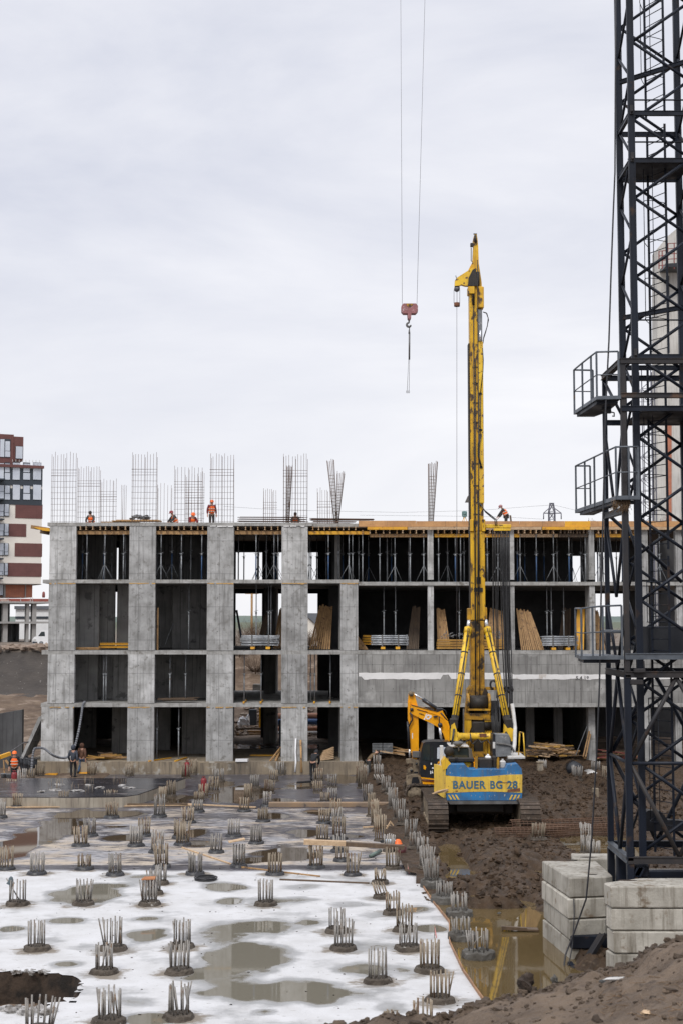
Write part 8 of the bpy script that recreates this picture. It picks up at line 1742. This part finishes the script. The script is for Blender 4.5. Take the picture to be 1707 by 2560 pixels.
win((-30, 16, 1458, 1488), [(-29, 5, 1459, 1487), (6.5, 15, 1459, 1487)], -1.4)
fp('brick_parapet', [(-260, 126, 1495, 1502)], 'brickd', .4, .6); fp('slab', [(-260, 128, 1502.2, 1507), (-260, 128, 1554, 1559)], 'farc', -9, .7)
mb = MB()
for px in (18, 49, 74, 79, 119): F.box(mb, px, px + 1.2, 1494, 1504, .6, .66)
mb.build('parapet_bracket', 'offw', apt)['kind'] = 'stuff'
fp('column', [(8, 20, 1507.2, 1553.8), (66, 73, 1507.2, 1553.8), (81, 91, 1507.2, 1553.8), (8, 19, 1559.2, 1618), (65, 71.5, 1559.2, 1618), (80, 90, 1559.2, 1618)], 'farc', -.6, .3)
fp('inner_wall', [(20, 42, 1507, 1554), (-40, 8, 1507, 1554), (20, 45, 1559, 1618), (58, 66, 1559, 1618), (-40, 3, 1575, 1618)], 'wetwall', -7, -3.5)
mb = MB(); p = V(110, 1490, 147); mb.lathe([(.12, 0), (.16, .1), (.14, .5), (.06, .62)], (p.x, p.y, zat(1494, 147)), 10); tag(mb.build('chimney_pot', 'redst'), 'small dark red pot standing on the far brick parapet', 'pot')
# white warehouse seen through the unfinished floors
Y = 175; mb = MB(); mb.box(xat(40, 1530, Y), xat(135, 1530, Y), Y, Y + 12, 6.3, zat(1523, Y)); wh = tag(mb.build('warehouse', 'vanw'), 'low white warehouse with grey roof seen through the unfinished floors', 'building')
mb = MB(); mb.prism([(xat(38, 1530, Y), zat(1523, Y)), (xat(137, 1530, Y), zat(1523, Y)), (xat(137, 1530, Y), zat(1515, Y)), (xat(38, 1530, Y), zat(1515, Y))], Y - .3, Y + 12.4); mb.build('roof', 'roofg', wh)
mb = MB(); mb.box(xat(40, 1530, Y), xat(135, 1530, Y), Y - .1, Y - .02, zat(1547, Y), zat(1541, Y)); mb.build('window_band', 'wframe', wh)
# van on the upper terrace
Y = 132; zg = 6.42; vx0 = xat(88, 1590, Y); k_ = Y / FPX
van = thing('parked_van', 'white delivery van parked on the upper terrace behind the first pier', 'van', (vx0, Y, zg))
def vpt(px, py): return (xat(px, 1590, Y), zat(py, Y))
body = [vpt(88, 1607), vpt(88, 1598), vpt(92, 1592), vpt(100, 1590), vpt(109, 1577), vpt(116, 1575), vpt(190, 1575), vpt(190, 1609), vpt(90, 1610)]
mb = MB(); mb.prism(body, Y - 1.0, Y + 1.0); mb.build('body', 'vanw', van)
mb = MB(); mb.prism([vpt(102, 1590), vpt(110, 1579), vpt(118, 1579), vpt(119, 1590)], Y - 1.02, Y - 1.002); mb.build('side_window', 'glassd', van)
mb = MB(); mb.prism([vpt(88, 1607), vpt(89, 1603), vpt(100, 1604), vpt(100, 1610)], Y - 1.03, Y + 1.03); mb.build('bumper', 'wframe', van)
mb = MB(); mb.prism([vpt(89, 1600), vpt(92, 1597), vpt(97, 1598), vpt(96, 1601)], Y - 1.03, Y - 1.003); mb.build('headlight', 'offw', van)
for px in (110, 170):
    for yy in (Y - 1.0, Y + .75): c = vpt(px, 1609); mb = MB(); mb.lathe([(.2, 0), (.33, .02), (.36, .06), (.36, .2), (.33, .25)], (c[0], yy, c[1] + .05), 18, 'y'); wl = mb.build('wheel', 'black', van); mb = MB(); mb.lathe([(.2, -.012), (.2, .0)], (c[0], yy, c[1] + .05), 14, 'y'); mb.build('hub_cap', 'panelg', wl)
# rubble along the terrace edge
mb = MB(); rr = random.Random(5)
for k in range(90): x = rr.uniform(-36, -22); mb.blob((x, 117.5 + rr.uniform(-1, 3), 6.45), rr.uniform(.2, .7), rr.uniform(.2, .5), rr.uniform(.1, .35), .5, seed=k)
tag(mb.build('terrace_rubble', M.setdefault('trub', mat('pale_rubble', (.30, .24, .19), (.17, .12, .09), 1.5, .9, bump=1))), 'pale broken rubble along the edge of the upper terrace', 'rubble', kind='stuff')
# house, poles and bare bushes seen through the rear openings
Y = 190; hs = thing('house', 'house with white gable and grey roof seen through the fourth bay', 'house', (xat(785, 1560, Y), Y, 6.4))
mb = MB(); mb.prism([(xat(767, 1560, Y), 6.3), (xat(767, 1560, Y), zat(1541, Y)), (xat(778, 1560, Y), zat(1552, Y)), (xat(790, 1560, Y), zat(1562, Y)), (xat(792, 1560, Y), 6.3)], Y, Y + 9); mb.build('wall', 'cream', hs)
mb = MB(); mb.prism([(xat(764, 1560, Y), zat(1533, Y)), (xat(812, 1560, Y), zat(1533, Y)), (xat(812, 1560, Y), zat(1568, Y)), (xat(797, 1560, Y), zat(1568, Y)), (xat(764, 1560, Y), zat(1537, Y))], Y - .4, Y + 9.4); mb.build('roof', 'roofg', hs)
mb = MB(); p = V(630, 1560, 170); mb.tube([(p.x, p.y, 6.3), (p.x, p.y, zat(1478, 170))], .13, 8); mb.bar((p.x - .8, p.y, zat(1484, 170)), (p.x + .8, p.y, zat(1484, 170)), .1); tag(mb.build('utility_pole', 'timber'), 'slim wooden utility pole seen through the third bay', 'pole')
def bush(x, y, z, r, h, n, seed, lb):
    rr = random.Random(seed); t = thing('bare_bush', lb, 'bush', (x, y, z), 0, 'bare brown bushes behind the building'); mb = MB(); s_ = MB(); s_.tube([(0, 0, -.2), (0, 0, h * .3)], .05, 6); s_.build('stem', 'bush', t, local=True)
    for k in range(n):
        a = rr.uniform(0, 2 * PI); e = rr.uniform(.2, 1.0); d = Vector((math.cos(a) * r * rr.uniform(.3, 1), math.sin(a) * r * rr.uniform(.3, 1), h * e)); b = Vector((d.x * .2, d.y * .2, h * .1))
        m_ = b.lerp(d, .5) + Vector((rr.uniform(-.1, .1), 0, rr.uniform(0, .2))); mb.tube([b, m_, d], [.012, .008, .004], 3)
        for q in range(4): w = m_.lerp(d, rr.random()); mb.tube([w, w + Vector((rr.uniform(-.3, .3), rr.uniform(-.3, .3), rr.uniform(.05, .4)))], .005, 3)
    mb.build('twigs', 'bush', t, local=True)
for k, (px, py, Y, r, h) in enumerate(((612, 1575, 122, 1.2, 1.8), (632, 1572, 125, 1.4, 2.4), (650, 1572, 122, 1.2, 2.2), (774, 1575, 124, 1.0, 1.4), (1512, 1580, 124, 1.2, 1.6), (640, 1690, 114, 1.6, 1.4), (600, 1660, 116, 1.5, 1.6))):
    bush(xat(px, 1560, Y), Y, terr(xat(px, 1560, Y), Y) , r, h, 90, k, ('bare brown bush seen through the third bay of the second floor, left one', 'tallest bare brown bush seen through the third bay, in the middle', 'bare brown bush seen through the third bay of the second floor, right one', 'bare bush before the white gable in the fourth bay', 'bare bush seen behind the lowest crane platform', 'dry brown shrub on the bank in the third bay of the first floor', 'higher dry brown shrub on the bank at the left of the third bay')[k])
# yard behind: things seen through the ground floor
Y = 106; mb = MB(); z = terr(xat(622, 1730, Y), Y)
mb.bbox(xat(632, 1730, Y), xat(655, 1730, Y), Y, Y + 1.2, z - .3, zat(1711, Y), .04); tag(mb.build('concrete_cube', 'capg'), 'grey concrete box on the bank seen through the first floor', 'concrete box')
mb = MB(); Y = 101; p = V(607, 1812, Y); mb.blob((p.x, p.y, p.z), .34, .3, .5, .4, 12, 8, 3); mb.blob((p.x + .35, p.y, p.z + .2), .2, .2, .4, .4, 10, 8, 8); mb.blob((p.x - .1, p.y, p.z - .45), .12, .1, .15, .4, 10, 8, 9); tag(mb.build('white_sack', 'white'), 'crumpled white sack hanging on debris behind the ground floor', 'sack')
mb = MB(); mb.box(xat(648, 1800, Y), xat(656, 1800, Y), Y, Y + .5, .8, zat(1770, Y)); tag(mb.build('yellow_post', 'formy'), 'yellow steel post seen behind the ground floor of the third bay', 'post')
mb = MB(); mb.bbox(xat(620, 1800, Y), xat(640, 1800, Y), Y + 1, Y + 1.5, .6, zat(1776, Y), .03); tag(mb.build('dark_container', 'wframe'), 'dark box standing behind the white sack', 'container')
for k, (py, mm, r, lb) in enumerate(((1793, 'pipeo', .28, 'thick orange drain pipe lying behind the fourth bay'), (1805, M.setdefault('bpipe', mat('blue_pipe', (.05, .13, .32), (.04, .1, .24), 3, .5)), .2, 'blue pipe lying under the orange drain pipe'), (1822, 'pipeo', .14, 'thin reddish pipe lying below the blue pipe'), (1833, 'offw', .1, 'thin pale pipe lying lowest in the rear yard'))):
    mb = MB(); Y = 100 - k * .5; mb.tube([V(686, py, Y), V(800, py - 1, Y)], r, 12); tag(mb.build('drain_pipe', mm), lb, 'pipe', 'pipes in the rear yard')
for k in range(6):
    Y = 99 - k * .3; mb = MB(); py = 1822 + 7 * k; mb.bar(V(596 + rr.uniform(-8, 8), py, Y), V(665 + rr.uniform(-8, 8), py + rr.uniform(-2, 2), Y), .2, .12); tag(mb.build('yard_timber', rr.choice(('timber', 'timberd', 'timberd'))), '%s timber from the top, rear yard behind the third bay' % ORD[k], 'timber', 'timbers in the rear yard')
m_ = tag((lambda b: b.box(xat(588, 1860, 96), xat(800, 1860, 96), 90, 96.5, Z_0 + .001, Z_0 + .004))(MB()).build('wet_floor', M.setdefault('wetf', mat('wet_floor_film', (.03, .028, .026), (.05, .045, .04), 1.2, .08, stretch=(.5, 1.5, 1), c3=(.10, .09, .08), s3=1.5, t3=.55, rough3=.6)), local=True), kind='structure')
# pale concrete tower behind the crane
Y = 150; tw = thing('stair_tower', 'tall pale concrete tower with brick strip and red balcony behind the crane', 'building', (xat(1690, 1300, Y), Y, 6.4))
def tp(nm, pts, mm, y0, y1, parent=tw): mb = MB(); mb.prism([(xat(a, b, Y), zat(b, Y)) for a, b in pts], y0, y1); return mb.build(nm, mm, parent)
tp('wall', [(1642, 1330), (1642, 622), (1668, 590), (1705, 560), (1900, 400), (1900, 1330)], 'farw', Y, Y + 2.6); tp('lower_wall', [(1642, 1600), (1642, 1331), (1900, 1331), (1900, 1600)], 'farc', Y, Y + 2.6)
tp('brick_strip', [(1664, 1340), (1664, 1040), (1677, 1040), (1677, 1340)], 'brick', Y - .1, Y - .01); tp('joint', [(1667, 890), (1667, 690), (1671, 690), (1671, 890)], 'wetwall', Y - .1, Y - .01)
bl = tp('balcony', [(1648, 682), (1648, 674), (1760, 668), (1760, 682)], 'black', Y - 2.6, Y - .02)
mb = MB()
for px in (1646, 1654, 1668, 1684, 1700, 1716, 1732): mb.bar(V(px, 672, Y - 2.5), V(px, 628 if px < 1666 else 609, Y - 2.5), .1)
for py in (628, 640, 652, 664): mb.bar(V(1646, py, Y - 2.5), V(1666, py - 2, Y - 2.5), .07)
for py in (609, 622, 635, 648, 660): mb.bar(V(1668, py, Y - 2.5), V(1740, py - 4, Y - 2.5), .07)
mb.build('railing', 'redst', bl)
# slender lattice hoist mast behind the crane
Y = 112; x0, x1 = xat(1605, 1100, Y), xat(1637, 1100, Y); lm = thing('hoist_mast', 'slender far lattice hoist mast seen through the dark crane mast', 'lattice mast', ((x0 + x1) / 2, Y, 6.4)); mb = MB(); z0, z1 = 6.4, zat(925, Y)
for x in (x0, lerp(x0, x1, .72), x1):
    for y in (Y, Y + 1.0): mb.bar((x, y, z0), (x, y, z1), .07)
mb.build('mast_leg', 'pylon', lm); mb = MB(); z = z0; k = 0
while z < z1 - .9:
    for y in (Y, Y + 1): mb.bar((x0, y, z), (x1, y, z), .04); mb.bar((x0 if k % 2 else x1, y, z), (x1 if k % 2 else x0, y, z + .9), .04)
    z += .9; k += 1
mb.build('lattice', 'pylon', lm)['kind'] = 'stuff'
# electricity pylon
Y = 300; p = V(1381, 1552, Y); pl = thing('electricity_pylon', 'grey lattice electricity pylon beyond the roof', 'pylon', (p.x, Y, 6.4)); mb = MB(); zt = zat(1259, Y)
lv = [6.4 + (zt - 6.4) * q for q in [k / 16 for k in range(17)]]
def hw(z): q = (zt - z) / (zt - 6.4); return .35 if q < .02 else .62 + 2.6 * max(0, q - .12) ** 1.2
for za, zb_ in zip(lv, lv[1:]):
    a, b = hw(za), hw(zb_)
    for sx in (-1, 1):
        for sy in (-1, 1): mb.bar((p.x + sx * a, Y + sy * a, za), (p.x + sx * b, Y + sy * b, zb_), .17)
        mb.bar((p.x + sx * a, Y - a, za), (p.x - sx * b, Y - b, zb_), .10); mb.bar((p.x + sx * a, Y + a, za), (p.x - sx * b, Y + b, zb_), .10)
    mb.bar((p.x - b, Y - b, zb_), (p.x + b, Y - b, zb_), .12)
mb.build('tower_body', 'pylon', pl)
mb = MB(); za = zat(1283, Y); mb.bar((xat(1357, 1283, Y), Y, za), (xat(1402, 1283, Y), Y, za), .2)
for px in (1357, 1402): mb.bar((xat(px, 1283, Y), Y, za), (p.x + (-.5 if px < 1380 else .5), Y, zat(1270, Y)), .16)
mb.bar((p.x - .5, Y, zt), (p.x + .5, Y, zt), .3); mb.build('cross_arm', 'pylon', pl)
mb = MB()
for px in (1357.5, 1401.5): mb.tube([V(px, 1284, Y), V(px, 1298, Y)], .12, 6)
mb.build('insulator', 'pylon', pl)
for (pts, lb) in (([(1381, 1262), (1300, 1268), (1200, 1276), (1000, 1281), (700, 1275), (560, 1266)], 'upper faint power line crossing the sky to the left of the pylon'), ([(1357, 1298), (1250, 1292), (1100, 1290), (900, 1288)], 'lower faint power line sagging left of the pylon'), ([(1381, 1262), (1440, 1276), (1560, 1290)], 'faint power line running right from the pylon top')):
    mb = MB(); mb.tube([V(a, b, Y) for a, b in pts], .022, 4); tag(mb.build('power_line', 'wire'), lb, 'power line', 'power lines')
# second tangle behind: a low wall piece between building and bank so that the yard reads cluttered
mb = MB(); rr = random.Random(9)
for k in range(160): x = rr.uniform(-9, 2); y = rr.uniform(98, 108); mb.blob((x, y, terr(x, y) + .05), rr.uniform(.1, .5), rr.uniform(.1, .4), rr.uniform(.06, .25), .6, seed=k)
tag(mb.build('yard_rubble', M['trub']), 'mixed pale and brown rubble on the bank behind the building', 'rubble', kind='stuff')
